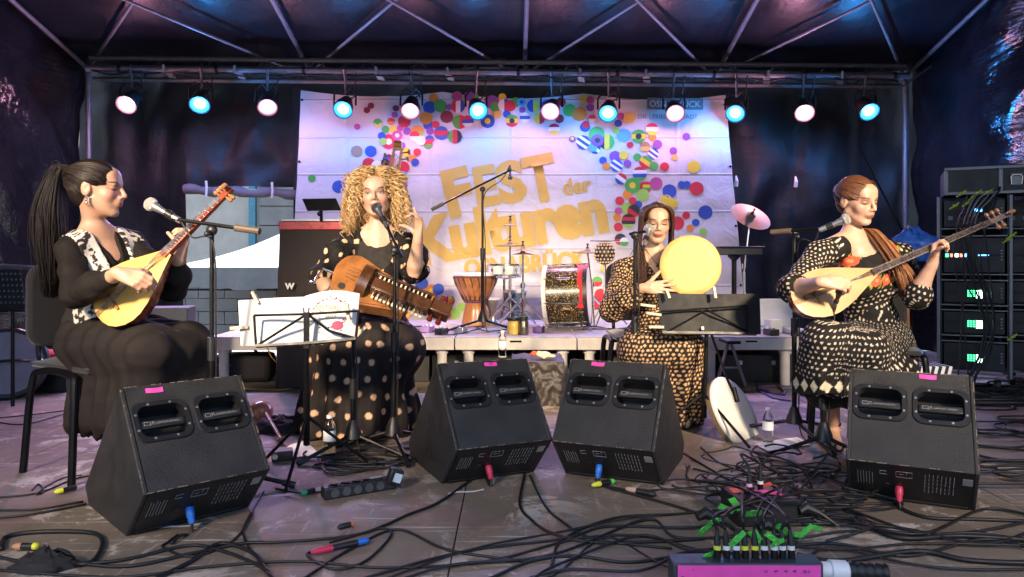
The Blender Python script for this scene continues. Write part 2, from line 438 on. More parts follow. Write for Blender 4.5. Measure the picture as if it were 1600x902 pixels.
put('canopy', mb, CANV, gz, world=True, smooth=60)
def vfn(u, v):
    a = e0.lerp(F1, u); s = .02*math.sin(u*40)+.02*fbm((u*20, v, 0))
    return V(a.x, a.y-.02-s*v, a.z-.27*v+.04*v*math.cos(u*9))
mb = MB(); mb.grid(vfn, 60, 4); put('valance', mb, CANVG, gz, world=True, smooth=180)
for a in (e0, F1, B0, B1):
    mb = MB(); mb.tube([V(a.x, a.y, -1), V(a.x, a.y, a.z)], .02, 8); put('leg', mb, STEEL, gz, world=True)
mb = MB(); mb.tube([e0+V(0, 0, -.30), F1+V(0, 0, -.30)], .014, 8); put('frame_bar', mb, BLACKM, gz, world=True)
bw = thing('block_wall', 'low grey block wall outside under the gazebo', 'wall', loc=(-4.5, 12, -1))
for r_ in range(8):
    for k in range(16):
        mb = MB(); mb.box((-8.2+k*.42+(r_ % 2)*.21, 12.0, -.9+r_*.21), (.41, .2, .20)); put('block', mb, CONCD, bw, world=True, bevel=.006)
# ================================================================== light truss and lamps
trd = lambda px: dL+(dR-dL)*(px-138)/1277-.42
TRM = mat('truss_dark', (.10, .10, .11), .4, .7, var=.2)
truss = thing('light_truss', 'horizontal lighting truss of grey tubes across the back of the stage', 'truss', loc=(0, 6.6, 2.4))
def trp(px, dz, dy=0):
    p = W(px, 105+17*(px-138)/1277, trd(px)); return V(p.x, p.y+dy, zE+dz-.07)
chords = ((0.06, 0, .022), (-.045, -.05, .030), (-.115, .06, .022))
for dz, dy, r in chords:
    mb = MB(); mb.tube([trp(140, dz, dy), trp(1414, dz, dy)], r, 10); put('chord', mb, STEEL, truss, world=True)
for k in range(16):
    px = 175+k*80; mb = MB(); mb.tube([trp(px, .06), trp(px+40, -.115, .06), trp(px+80, .06)], .009, 6)
    put('lattice', mb, TRM, truss, world=True)
for px in (262, 372, 590, 700, 905, 1007, 1195, 1310):
    mb = MB(); a = trp(px, -.045, -.05); b = trp(px+6, -.115, .06); mb.bar(a, b, .06, .012); mb.tube([a+V(0, -.035, .03), a+V(0, -.035, -.04)], .012, 8)
    put('coupler', mb, ALU, truss, world=True)
for px in (190, 340, 475, 640, 807, 960, 1110, 1250, 1390):     # black tape/cable ties wrapped round the tube
    mb = MB(); p = trp(px, -.045, -.05); q = trp(px+5, -.045, -.05); mb.tube([p, q], .036, 10); mb.tube([p+V(0, -.02, 0), p+V(.03, -.04, -.06)], .005, 5)
    put('cable_tie', mb, BLACKP, truss, world=True)
cbm = MB()
pts = []
for k in range(44):
    px = 150+k*29; pts.append(trp(px, -.06-.03*abs(math.sin(k*1.7))-.02*rng.random(), -.07+.03*rng.random()))
cbm.tube(catmull(pts, 4), .008, 6); put('lamp_cable', cbm, RUBBER, None, 'black cable looped along the lighting truss', 'cable', smooth=180)
HOUS = mat('lamp_housing', (.02, .02, .022), .4, .3, var=.15)
PINK = (1.0, .40, .58); BLUE = (.04, .33, 1.0)
def lens_mat(name, c, core):
    m = bpy.data.materials.new(name); m.use_nodes = True; n = m.node_tree.nodes; l = m.node_tree.links; b = n['Principled BSDF']
    tc = n.new('ShaderNodeTexCoord'); vo = n.new('ShaderNodeTexVoronoi'); vo.inputs['Scale'].default_value = 34
    l.new(tc.outputs['Object'], vo.inputs['Vector'])
    mr = n.new('ShaderNodeMapRange'); mr.inputs[1].default_value = 0; mr.inputs[2].default_value = .6; mr.inputs[3].default_value = core; mr.inputs[4].default_value = core*.35; l.new(vo.outputs['Distance'], mr.inputs[0])
    b.inputs['Emission Color'].default_value = (*c, 1); l.new(mr.outputs[0], b.inputs['Emission Strength']); b.inputs['Base Color'].default_value = (.1, .1, .1, 1)
    return m
LP = {'pink': (lens_mat('pink_led_lens', (1.0, .55, .68), 5), PINK), 'blue': (lens_mat('blue_led_lens', (.30, .68, 1.0), 5), BLUE)}
RIM = {'pink': mat('pink_halo_rim', (.2, .05, .08), .4, emit=(1, .22, .38), es=.45), 'blue': mat('blue_halo_rim', (.03, .08, .2), .4, emit=(.02, .36, 1), es=.45)}  # glowing rim stands in for the coloured halo round each lens
lamps = [(198, 163, 'pink'), (312, 163, 'blue'), (418, 167, 'pink'), (536, 171, 'blue'), (641, 173, 'pink'), (747, 173, 'blue'), (860, 174, 'pink'), (950, 177, 'blue'), (1055, 177, 'pink'), (1149, 177, 'blue'), (1257, 176, 'pink'), (1358, 174, 'blue')]
where = ['above the left front player', 'second lamp from the left, above the dark back tarp', 'over the gap in the back tarp', 'at the left corner of the white banner', 'left of the banner heading', 'near the middle of the banner top', 'right of the banner middle', 'above the word der on the banner', 'in front of the grey box on the banner', 'at the right edge of the banner', 'over the right front player', 'rightmost on the truss by the corner post']
def make_lamp(px, py, kind, label):
    d = trd(px)-.12; c = W(px, py, d); yaw = -.25*(px-800)/650+rng.uniform(-.28, .28); tilt = R(40)+rng.uniform(-.16, .10)
    M = TR(c, yaw) ; root = thing('stage_lamp', label, 'stage lamp', M=M, group='LED lamps on the back truss')
    ax = V(0, -math.cos(tilt), -math.sin(tilt)); s = .078
    mb = MB(); mb.lathe(ax*-.16, ax, [(.03, -.02), (.055, 0), (s*.85, .05), (s*1.05, .11), (s*1.12, .165), (s*1.12, .178), (s*.98, .178), (s*.98, .15), (.0, .15)], 20); put('housing', mb, HOUS, root)
    mb = MB(); mb.lathe(ax*-.004, ax, [(s*.62, 0), (s*.60, .006), (0, .007)], 20); put('lens', mb, LP[kind][0], root)
    mb = MB(); mb.lathe(ax*-.004, ax, [(s*.98, -.002), (s*.97, .006), (s*.63, .004), (s*.63, 0)], 20); put('lens_rim', mb, RIM[kind], root)
    y = MB(); tz = zE-.07-.045-c.z
    for sx in (-1, 1): y.tube([ax*-.08+V(sx*.098, 0, 0), ax*-.08+V(sx*.098, .01, .10), ax*-.08+V(sx*.05, .012, .155), V(0, .07+.03, .17)], .009, 6)
    put('yoke', y, HOUS, root)
    k = MB(); k.tube([V(0, .10, .16), V(0, .07, tz-.05), V(0, .03, tz), V(0, .06, tz+.045), V(0, .10, tz)], .012, 8); put('hook_clamp', k, TRM, root)
    cb = MB(); cb.tube(catmull([ax*-.17, ax*-.2+V(.05, .05, .04), V(.07, .12, .15), V(.10, .06, tz-.02)], 5), .006, 6); put('power_lead', cb, RUBBER, root)
    L = bpy.data.lights.new('lamp_light', 'POINT'); L.energy = (3.0 if kind == 'pink' else 4.8)*(2.2 if px < 330 or px > 1230 else 1); L.color = LP[kind][1]; L.shadow_soft_size = .045
    lo = bpy.data.objects.new('lamp_light', L); col.objects.link(lo); lo.parent = root; lo.location = ax*.065
    L = bpy.data.lights.new('lamp_beam', 'SPOT'); L.energy = 26 if px < 450 else 14; L.color = LP[kind][1]; L.spot_size = R(112); L.spot_blend = 1.0; L.shadow_soft_size = .06
    lo = bpy.data.objects.new('lamp_beam', L); col.objects.link(lo); lo.parent = root; lo.location = ax*.03
    lo.rotation_euler = V(0, -math.cos(R(56)), -math.sin(R(56))).to_track_quat('-Z', 'Y').to_euler()
for (px, py, k), w in zip(lamps, where): make_lamp(px, py, k, 'lit %s LED stage lamp %s' % (k, w))
# ================================================================== banner
BD = 6.88
def bfold(px, py):
    f = .018*fbm((px*.012, py*.006, 2))+.006*math.sin(px*.035)+.004*math.sin(py*.11+px*.01)
    for x0 in (605, 1010): f += .030*math.exp(-((px-x0)/14)**2)*max(0, 1-abs(py-140)/190)
    return f
def bpt(px, py, off=0.0): p = W(px, py, BD); return V(p.x, p.y-bfold(px, py)-off, p.z)
def banner_cloth():
    m = mat('banner_fabric', (.64, .62, .63), .65, var=.05, scale=2)
    n = m.node_tree.nodes; l = m.node_tree.links; b = n['Principled BSDF']
    tc = n.new('ShaderNodeTexCoord'); hh = []
    for ax_, s in ((0, 1.3), (2, 2.9)):
        sp = n.new('ShaderNodeSeparateXYZ'); l.new(tc.outputs['Object'], sp.inputs[0])
        a = n.new('ShaderNodeMath'); a.operation = 'MULTIPLY'; a.inputs[1].default_value = s; l.new(sp.outputs[ax_], a.inputs[0])
        pp = n.new('ShaderNodeMath'); pp.operation = 'PINGPONG'; pp.inputs[1].default_value = .5; l.new(a.outputs[0], pp.inputs[0])
        q = n.new('ShaderNodeMapRange'); q.inputs[1].default_value = 0; q.inputs[2].default_value = .035; q.inputs[3].default_value = 1; q.inputs[4].default_value = 0; l.new(pp.outputs[0], q.inputs[0]); hh.append(q.outputs[0])
    nz = n.new('ShaderNodeTexNoise'); nz.inputs['Scale'].default_value = 5; nz.inputs['Detail'].default_value = 5; nz.inputs['Distortion'].default_value = 1.2; l.new(tc.outputs['Object'], nz.inputs['Vector'])
    s1 = n.new('ShaderNodeMath'); l.new(hh[0], s1.inputs[0]); l.new(hh[1], s1.inputs[1])
    s2 = n.new('ShaderNodeMath'); s2.operation = 'MULTIPLY_ADD'; s2.inputs[1].default_value = 1.6; l.new(nz.outputs['Fac'], s2.inputs[0]); l.new(s1.outputs[0], s2.inputs[2])
    bp = n.new('ShaderNodeBump'); bp.inputs['Strength'].default_value = .45; bp.inputs['Distance'].default_value = .02; l.new(s2.outputs[0], bp.inputs['Height']); l.new(bp.outputs[0], b.inputs['Normal'])
    return m
bn = thing('festival_banner', 'large white festival banner with golden lettering and coloured dots', 'banner', loc=(0, BD, .3))
def bedge(u, v):
    l0 = 470-18*v; r0 = 1133+34*v; px = l0+(r0-l0)*u
    sag = 9*abs(math.sin(u*math.pi*3.0))*(1-v)
    py = (141+8*u+sag)+(512-141)*v
    return bpt(px, py)
mb = MB(); mb.grid(bedge, 150, 80); put('banner_sheet', mb, banner_cloth(), bn, world=True, smooth=180)
def pm(name, c): return mat('print_'+name, c, .6, var=.06, scale=9)
PC = {'r': pm('red', (.62, .03, .05)), 'b': pm('blue', (.03, .09, .42)), 'g': pm('green', (.08, .40, .07)), 'o': pm('orange', (.75, .26, .03)), 'y': pm('yellow', (.78, .60, .05)),
      'p': pm('purple', (.25, .08, .38)), 'm': pm('magenta', (.52, .09, .30)), 'k': pm('black', (.03, .03, .035)), 'w': pm('white', (.82, .82, .82)), 'c': pm('cyan', (.12, .42, .68)),
      'n': pm('brown', (.36, .22, .14)), 'd': pm('darkred', (.22, .03, .05)), 'l': pm('lightgreen', (.32, .60, .10)), 'a': pm('gold', (.72, .46, .10))}
def dot(px, py, r, code, k):
    mb = MB(); off = .004+.0009*(k % 9); n = 22; keys = []
    def mi(c):
        if c not in keys: keys.append(c)
        return keys.index(c)
    stripes = code.split('+')[0].rstrip('|/'); vert = '|' in code; diag = '/' in code
    N = len(stripes); ang = math.pi/2 if vert else (.6 if diag else 0.0)
    for i, c in enumerate(stripes):
        y0, y1 = -1+2*i/N, -1+2*(i+1)/N; m_ = max(2, 12//N); rows = [y0+(y1-y0)*j/m_ for j in range(m_+1)]
        vs = []; fs = []
        for y in rows:
            w = math.sqrt(max(0, 1-y*y))
            for x in (-w, -w/2, 0, w/2, w):
                X = x*math.cos(ang)-y*math.sin(ang); Y = x*math.sin(ang)+y*math.cos(ang)
                vs.append(bpt(px+X*r, py+Y*r, off))
        for j in range(m_):
            for q in range(4): fs.append((j*5+q, j*5+q+1, (j+1)*5+q+1, (j+1)*5+q))
        mb.add(vs, fs, mi(c))
    if '+' in code:                                    # small emblem in the middle
        c = code.split('+')[1][0]; vs = [bpt(px, py, off+.002)]+[bpt(px+.42*r*math.cos(a*.5236), py+.42*r*math.sin(a*.5236), off+.002) for a in range(12)]
        mb.add(vs, [(0, 1+a, 1+(a+1) % 12) for a in range(12)], mi(c))
    put('printed_dot', mb, [PC[c] for c in keys], bn, world=True, smooth=180)
DOTS = [(487, 279, 6, 'g'), (529, 292, 10, 'b'), (551, 283, 6, 'b'), (558, 237, 9, 'n'), (580, 237, 9, 'b'), (559, 199, 5, 'm'), (580, 166, 5, 'd'), (574, 173, 5, 'd'), (591, 193, 7, 'gy+g'),
 (577, 257, 10, 'r'), (590, 260, 9, 'wc'), (598, 267, 6, 'b'), (608, 222, 12, 'r+w'), (603, 203, 6, 'g'), (597, 213, 6, 'b'), (599, 222, 6, 'l'), (612, 191, 6, 'ro'), (619, 170, 5, 'd'), (617, 180, 5, 'm'),
 (615, 203, 6, 'y'), (625, 201, 5, 'm'), (632, 190, 10, 'r'), (621, 212, 8, 'm+w'), (636, 205, 6, 'p'), (652, 206, 10, 'ol'), (648, 213, 8, 'rw'), (657, 220, 8, 'w'), (634, 238, 8, 'y'), (628, 228, 6, 'p'), (608, 252, 10, 'rb|'),
 (602, 255, 6, 'k'), (630, 262, 10, 'r'), (630, 276, 8, 'cyg'), (652, 238, 6, 'r'), (645, 248, 6, 'o'), (649, 254, 6, 'b'), (631, 290, 6, 'm'), (623, 300, 6, 'y'), (669, 226, 7, 'rg'), (671, 218, 7, 'br'), (672, 205, 6, 'p'), (681, 195, 6, 'r'),
 (689, 208, 11, 'brb+r'), (711, 214, 11, 'krg|+r'), (666, 185, 10, 'o'), (669, 195, 8, 'b'), (671, 168, 10, 'b'), (688, 166, 10, 'g'), (677, 153, 7, 'o'), (698, 183, 10, 'd'), (702, 168, 5, 'p'), (716, 166, 11, 'bwr|'), (714, 151, 8, 'm'), (733, 151, 8, 'p'),
 (718, 191, 11, 'rg|'), (731, 190, 9, 'rbw'), (741, 152, 7, 'g'), (762, 190, 11, 'b+y'), (769, 160, 11, 'p'), (774, 168, 8, 'g'), (777, 180, 6, 'a'), (788, 165, 10, 'bw|'), (797, 166, 9, 'r'), (792, 179, 6, 'b'), (785, 152, 6, 'y'), (800, 189, 10, 'gyr+k'),
 (806, 160, 8, 'g'), (815, 160, 7, 'c+b'), (816, 172, 5, 'p'), (820, 184, 8, 'wbw'), (833, 166, 10, 'yb|'), (843, 185, 9, 'ry|'), (855, 165, 9, 'b'), (866, 202, 9, 'rwy'), (877, 160, 7, 'r'), (890, 173, 10, 'g'), (905, 179, 11, 'o'), (913, 155, 6, 'y'), (922, 157, 6, 'm'),
 (925, 186, 6, 'rw'), (922, 169, 6, 'p'), (914, 199, 8, 'b'), (915, 195, 6, 'r'), (874, 186, 7, 'd'), (894, 218, 5, 'p'), (894, 217, 3, 'y'), (911, 223, 11, 'bwbwb/'), (926, 231, 7, 'c'), (932, 210, 12, 'g'), (933, 220, 10, 'p+k'), (930, 233, 8, 'bwb/'), (948, 222, 12, 'gyk|'),
 (942, 251, 6, 'b'), (947, 260, 6, 'o'), (961, 245, 9, 'p'), (963, 259, 10, 'bwbwb/'), (974, 243, 7, 'y'), (980, 256, 6, 'p'), (983, 185, 9, 'a'), (970, 182, 6, 'm'), (966, 193, 6, 'b'), (974, 212, 11, 'c'), (962, 204, 6, 'l'), (984, 227, 5, 'r'), (997, 214, 11, 'gyg+k'),
 (1007, 230, 8, 'na'), (1018, 203, 10, 'rwy'), (1027, 226, 7, 'p'), (1019, 216, 6, 'o'), (1020, 241, 9, 'bwbwb/'), (995, 246, 6, 'g'), (1008, 254, 10, 'gyr/'), (1021, 260, 7, 'g'), (999, 272, 11, 'rwbg'), (970, 280, 9, 'rwb/'), (988, 290, 12, 'g+y'), (988, 290, 5, 'b'),
 (1007, 294, 10, 'r'), (1011, 291, 7, 'ryg'), (1004, 305, 10, 'l'), (1025, 287, 10, 'm'), (1046, 299, 11, 'b'), (1065, 289, 6, 'b'), (1073, 289, 6, 'b'), (1088, 295, 11, 'r'), (1038, 261, 7, 'r'), (1072, 214, 6, 'p'), (1052, 236, 6, 'p'), (1054, 246, 5, 'a'), (1084, 261, 10, 'y'), (1041, 314, 10, 'y'), (1052, 318, 7, 'y'),
 (980, 304, 7, 'o'), (968, 314, 7, 'r'), (988, 314, 6, 'r'), (997, 320, 6, 'b'), (980, 325, 9, 'l'), (966, 330, 6, 'm'), (990, 330, 10, 'kr/'), (982, 345, 11, 'krkl'), (964, 340, 6, 'o'), (966, 355, 7, 'r'), (969, 374, 9, 'kr'), (975, 378, 7, 'wg'),
 (1102, 332, 11, 'b'), (1058, 349, 11, 'r'), (1072, 337, 6, 'r'), (1087, 348, 6, 'b'), (1078, 357, 6, 'o'), (1098, 362, 6, 'l'), (1039, 326, 6, 'm'),
 (659, 443, 10, 'b'), (685, 452, 9, 'b'), (675, 455, 11, 'o+y'), (703, 470, 8, 'gyr|'), (710, 490, 9, 'l'), (722, 480, 7, 'l'), (699, 492, 6, 'r'), (933, 440, 8, 'gr'), (938, 460, 9, 'r'), (935, 475, 8, 'r'), (820, 492, 7, 'g'), (790, 500, 6, 'c'), (945, 420, 7, 'y')]
for k, (x, y, r, c) in enumerate(DOTS): dot(x, y, r, c, k)
GOLD = mat('golden_print', (.64, .42, .09), .6, var=.08, scale=5)
GREYP = mat('grey_print', (.20, .20, .21), .6, var=.06)
def btext(body, x0, y0, x1, y1, h, offset, m, name='printed_word', off=.007, skew=0.0):     # baseline from (x0,y0) to (x1,y1) in banner coordinates, cap height h
    vs, fs = text_polys(body, 1.0, offset); vs, fs = fine2d(vs, fs, .22)
    a = np.array(vs); mn, mx_ = a[:, 0].min(), a[:, 0].max(); cap = .729
    ln = math.hypot(x1-x0, y1-y0); dx, dy = (x1-x0)/ln, (y1-y0)/ln; out = []
    for x, y in vs:
        s = (x-mn)/(mx_-mn)*ln; t = y/cap*h; s2 = s-skew*t
        out.append(bpt(x0+dx*s2+dy*t, y0+dy*s2-dx*t, off))
    mb = MB(); mb.add(out, fs); put(name, mb, m, bn, world=True, smooth=180)
for ch, x0, y0, x1, y1, h in (('F', 700, 338, 722, 333, 74), ('E', 744, 322, 780, 316, 61), ('S', 783, 317, 825, 309, 62), ('T', 832, 313, 880, 303, 66)):
    pass
btext('F', 703, 338, 745, 328, 72, .045, GOLD); btext('E', 747, 321, 782, 315, 60, .045, GOLD); btext('S', 783, 317, 826, 308, 62, .045, GOLD); btext('T', 826, 316, 876, 306, 70, .045, GOLD)
btext('der', 881, 304, 925, 298, 24, .03, GOLD)
btext('Kulturen', 656, 412, 952, 357, 70, .055, GOLD)
btext('OSNABRÜCK', 726, 432, 918, 417, 26, .045, GOLD)
mb = MB(); mb.grid(lambda u, v: bpt(1010+88*u, 154+18*v, .013), 12, 3); put('printed_box', mb, GREYP, bn, world=True)
btext('OSNABRÜCK', 1014, 168, 1094, 168, 10, .0, PC['w'], off=.017); btext('DIE | FRIEDENSSTADT', 997, 186, 1090, 186, 7, .0, GREYP)
for v in (.04, .3, .55, .8):
    for u in (.004, .996):
        mb = MB(); p = bedge(u, v); mb.lathe(p+V(0, -.004, 0), V(0, -1, 0), [(.012, 0), (.012, .003), (.006, .003)], 10); put('eyelet', mb, BLACKM, bn, world=True)
# ================================================================== riser behind the players
RTOP = mat('riser_white_edge', (.74, .70, .64), .5, var=.1); RSURF = mat('riser_top_grey', (.50, .47, .44), .6, var=.2)
RZ = .345; RY0, RY1 = 5.16, 6.62
xs = [(px-800)/FPX*RY0 for px in (322, 518, 710, 902, 1094, 1254)]
rl = ['behind the left music stand', 'behind the singer', 'holding the djembe', 'holding the big drum', 'behind the black music stand']
for i in range(5):
    t = thing('riser_deck', 'low white-edged stage deck on round legs %s' % rl[i], 'stage deck', loc=((xs[i]+xs[i+1])/2, RY0, 0), group='stage decks forming the rear platform')
    x0, x1 = xs[i]+.004, xs[i+1]-.004
    mb = MB(); mb.box(((x0+x1)/2, (RY0+RY1)/2, RZ-.049), (x1-x0, RY1-RY0, .082)); put('deck_frame', mb, RTOP, t, world=True, bevel=.004)
    mb = MB(); mb.box(((x0+x1)/2, (RY0+RY1)/2, RZ-.004), (x1-x0-.01, RY1-RY0-.01, .008)); put('deck_board', mb, RSURF, t, world=True)
    for lx in (x0+.09, x1-.09):
        for ly in (RY0+.08, RY1-.1):
            mb = MB(); mb.tube([V(lx, ly, 0), V(lx, ly, RZ-.09)], .034, 14); mb.tube([V(lx, ly, RZ-.12), V(lx, ly, RZ-.088)], .045, 14); put('leg', mb, RTOP, t, world=True)
    mb = MB(); mb.box(((x0+x1)/2, RY0-.001, RZ-.03), (.08, .006, .012)); put('handle_slot', mb, BLACKM, t, world=True)
DRAPE = mat('black_drape', (.016, .016, .02), .85, var=.3, sheen=.2)
mb = MB(); mb.grid(lambda u, v: V(xs[1]+(xs[5]-xs[1])*u, RY0+.55+.02*math.sin(u*90)+.02*fbm((u*12, v, 4)), (RZ-.10)*(1-v)), 160, 4)
put('riser_drape', mb, DRAPE, None, 'black cloth drape hanging under the rear stage decks', 'drape', smooth=180)
# ================================================================== people: implicit surfaces turned into one continuous mesh each
def na(p): return np.array((p[0], p[1], p[2]), dtype=np.float32)
class Field:
    def __init__(s, lo, hi, h=.004):
        s.h = h; s.lo = np.array(lo, dtype=np.float32)-4*h; s.n = np.ceil((np.array(hi)+4*h-s.lo)/h).astype(int)+1
        s.a = np.full(tuple(s.n), .5, dtype=np.float32)
        s.ax = [s.lo[i]+h*np.arange(s.n[i], dtype=np.float32) for i in range(3)]
    def blk(s, mn, mx, m):
        i0 = np.clip(np.floor((mn-m-s.lo)/s.h).astype(int), 0, s.n); i1 = np.clip(np.ceil((mx+m-s.lo)/s.h).astype(int)+1, 0, s.n)
        sl = tuple(slice(a, b) for a, b in zip(i0, i1))
        return sl, [s.ax[0][sl[0]][:, None, None], s.ax[1][sl[1]][None, :, None], s.ax[2][sl[2]][None, None, :]]
    def un(s, sl, d, k):
        a = s.a[sl]
        if a.size == 0: return
        if k > 0:
            hh = np.clip(.5+.5*(d-a)/k, 0, 1); s.a[sl] = d+(a-d)*hh-k*hh*(1-hh)
        else: s.a[sl] = np.minimum(a, d)
    def cap(s, a, b, ra, rb=None, k=.012):
        rb = ra if rb is None else rb; a = na(a); b = na(b)
        sl, (X, Y, Z) = s.blk(np.minimum(a, b), np.maximum(a, b), max(ra, rb)+k+3*s.h)
        ab = b-a; L = float(ab @ ab)+1e-9
        t = np.clip(((X-a[0])*ab[0]+(Y-a[1])*ab[1]+(Z-a[2])*ab[2])/L, 0, 1)
        d = np.sqrt((X-a[0]-t*ab[0])**2+(Y-a[1]-t*ab[1])**2+(Z-a[2]-t*ab[2])**2)-(ra+(rb-ra)*t)
        s.un(sl, d, k); return s
    def chain(s, P, rs, k=.012):
        for i in range(len(P)-1): s.cap(P[i], P[i+1], rs[i], rs[i+1], k)
        return s
    def ell_d(s, c, r, M, m):
        c = na(c); R3 = np.eye(3, dtype=np.float32) if M is None else np.array(M.to_3x3() if hasattr(M, 'to_3x3') else M, dtype=np.float32)
        ext = np.sqrt(((R3*np.array(r, dtype=np.float32)[None, :])**2).sum(1))
        sl, (X, Y, Z) = s.blk(c-ext, c+ext, m+3*s.h)
        x, y, z = X-c[0], Y-c[1], Z-c[2]
        u = [(R3[0, i]*x+R3[1, i]*y+R3[2, i]*z)/r[i] for i in range(3)]
        k0 = np.sqrt(u[0]**2+u[1]**2+u[2]**2)+1e-6
        k1 = np.sqrt((u[0]/r[0])**2+(u[1]/r[1])**2+(u[2]/r[2])**2)+1e-6
        return sl, k0*(k0-1)/k1
    def ell(s, c, r, M=None, k=.015):
        sl, d = s.ell_d(c, r, M, k); s.un(sl, d, k); return s
    def cut(s, c, r, M=None, k=.0):
        sl, d = s.ell_d(c, r, M, k+.01); a = s.a[sl]; d = -d
        if k > 0:
            hh = np.clip(.5-.5*(d-a)/k, 0, 1); s.a[sl] = d*(1-hh)+a*hh+k*hh*(1-hh)
        else: s.a[sl] = np.maximum(a, d)
        return s
    def cutcap(s, a, b, r, r2=None):
        r2 = r if r2 is None else r2; a = na(a); b = na(b)
        sl, (X, Y, Z) = s.blk(np.minimum(a, b), np.maximum(a, b), max(r, r2)+.012)
        ab = b-a; t = np.clip(((X-a[0])*ab[0]+(Y-a[1])*ab[1]+(Z-a[2])*ab[2])/(float(ab @ ab)+1e-9), 0, 1)
        d = np.sqrt((X-a[0]-t*ab[0])**2+(Y-a[1]-t*ab[1])**2+(Z-a[2]-t*ab[2])**2)-(r+(r2-r)*t)
        s.a[sl] = np.maximum(s.a[sl], -d); return s
    def zcut(s, z):                                   # drop everything below z
        k = int((z-s.lo[2])/s.h); 
        if k > 0: s.a[:, :, :k] = .5
        return s
    def mesh(s, relax=2):
        A = s.a; ins = A < 0
        rg = []
        for ax in range(3):
            w = np.flatnonzero(ins.any(axis=tuple(k for k in range(3) if k != ax))); rg.append(slice(max(0, w[0]-2), w[-1]+3))
        A = A[tuple(rg)]; ins = ins[tuple(rg)]; s.lo = s.lo+s.h*np.array([r.start for r in rg], dtype=np.float32)
        c = np.zeros(tuple(x-1 for x in A.shape), dtype=np.uint8)
        for dx in (0, 1):
            for dy in (0, 1):
                for dz in (0, 1): c += ins[dx:A.shape[0]-1+dx, dy:A.shape[1]-1+dy, dz:A.shape[2]-1+dz]
        act = (c > 0) & (c < 8); I = np.argwhere(act); N = len(I)
        idx = np.full(act.shape, -1, dtype=np.int32); idx[I[:, 0], I[:, 1], I[:, 2]] = np.arange(N)
        C = [(dx, dy, dz) for dx in (0, 1) for dy in (0, 1) for dz in (0, 1)]
        vals = np.stack([A[I[:, 0]+q[0], I[:, 1]+q[1], I[:, 2]+q[2]] for q in C], 1)
        acc = np.zeros((N, 3), dtype=np.float32); cnt = np.zeros(N, dtype=np.float32)
        for i in range(8):
            for j in range(i+1, 8):
                if sum(abs(a-b) for a, b in zip(C[i], C[j])) != 1: continue
                a, b = vals[:, i], vals[:, j]; m = (a < 0) != (b < 0)
                t = np.clip(a/(a-b+1e-12), 0, 1); ci = np.array(C[i], dtype=np.float32); cj = np.array(C[j], dtype=np.float32)
                acc += m[:, None]*(ci+(cj-ci)*t[:, None]); cnt += m
        v = s.lo+s.h*(I+acc/np.maximum(cnt, 1)[:, None])
        quads = []
        for ax in range(3):
            sl0 = [slice(None)]*3; sl1 = [slice(None)]*3; sl0[ax] = slice(0, -1); sl1[ax] = slice(1, None)
            a = ins[tuple(sl0)]; b = ins[tuple(sl1)]; E = np.argwhere(a != b)
            if len(E) == 0: continue
            fl = a[E[:, 0], E[:, 1], E[:, 2]]
            o1, o2 = [q for q in range(3) if q != ax]
            ok = (E[:, o1] > 0) & (E[:, o2] > 0) & (E[:, o1] < A.shape[o1]-1) & (E[:, o2] < A.shape[o2]-1); E = E[ok]; fl = fl[ok]
            def g(d1, d2): q = E.copy(); q[:, o1] += d1; q[:, o2] += d2; return idx[q[:, 0], q[:, 1], q[:, 2]]
            Q = np.stack([g(-1, -1), g(0, -1), g(0, 0), g(-1, 0)], 1)
            flip = fl if ax != 1 else ~fl
            Q[~flip] = Q[~flip][:, ::-1]; quads.append(Q)
        q = np.concatenate(quads); q = q[(q >= 0).all(1)]
        for _ in range(relax):
            a = np.concatenate([q[:, i] for i in range(4)]+[q[:, (i+1) % 4] for i in range(4)]); b = np.concatenate([q[:, (i+1) % 4] for i in range(4)]+[q[:, i] for i in range(4)])
            ct = np.bincount(a, minlength=len(v)).astype(np.float32)
            sm = np.stack([np.bincount(a, weights=v[b, i], minlength=len(v)) for i in range(3)], 1)
            v = v*.45+.55*sm/np.maximum(ct, 1)[:, None]
        return v.astype(np.float32), q
def vnormals(v, q):
    n = np.cross(v[q[:, 2]]-v[q[:, 0]], v[q[:, 3]]-v[q[:, 1]]); 
    ii = q.T.ravel(); out = np.stack([np.bincount(ii, weights=np.tile(n[:, k], 4), minlength=len(v)) for k in range(3)], 1)
    return out/(np.linalg.norm(out, axis=1, keepdims=True)+1e-9)
def npnoise(v, sc, seed=0):                             # cheap smooth pseudo noise, about -1..1
    r = np.random.RandomState(seed); s = np.zeros(len(v), dtype=np.float32)
    for i in range(5):
        k = r.normal(size=3); k *= sc*(.6+.25*i)/np.linalg.norm(k); s += np.sin(v @ k.astype(np.float32)+r.uniform(0, 6.28)+1.3*np.sin(v @ (r.normal(size=3)*sc*.5).astype(np.float32)))/(1+.4*i)
    return s/2.6
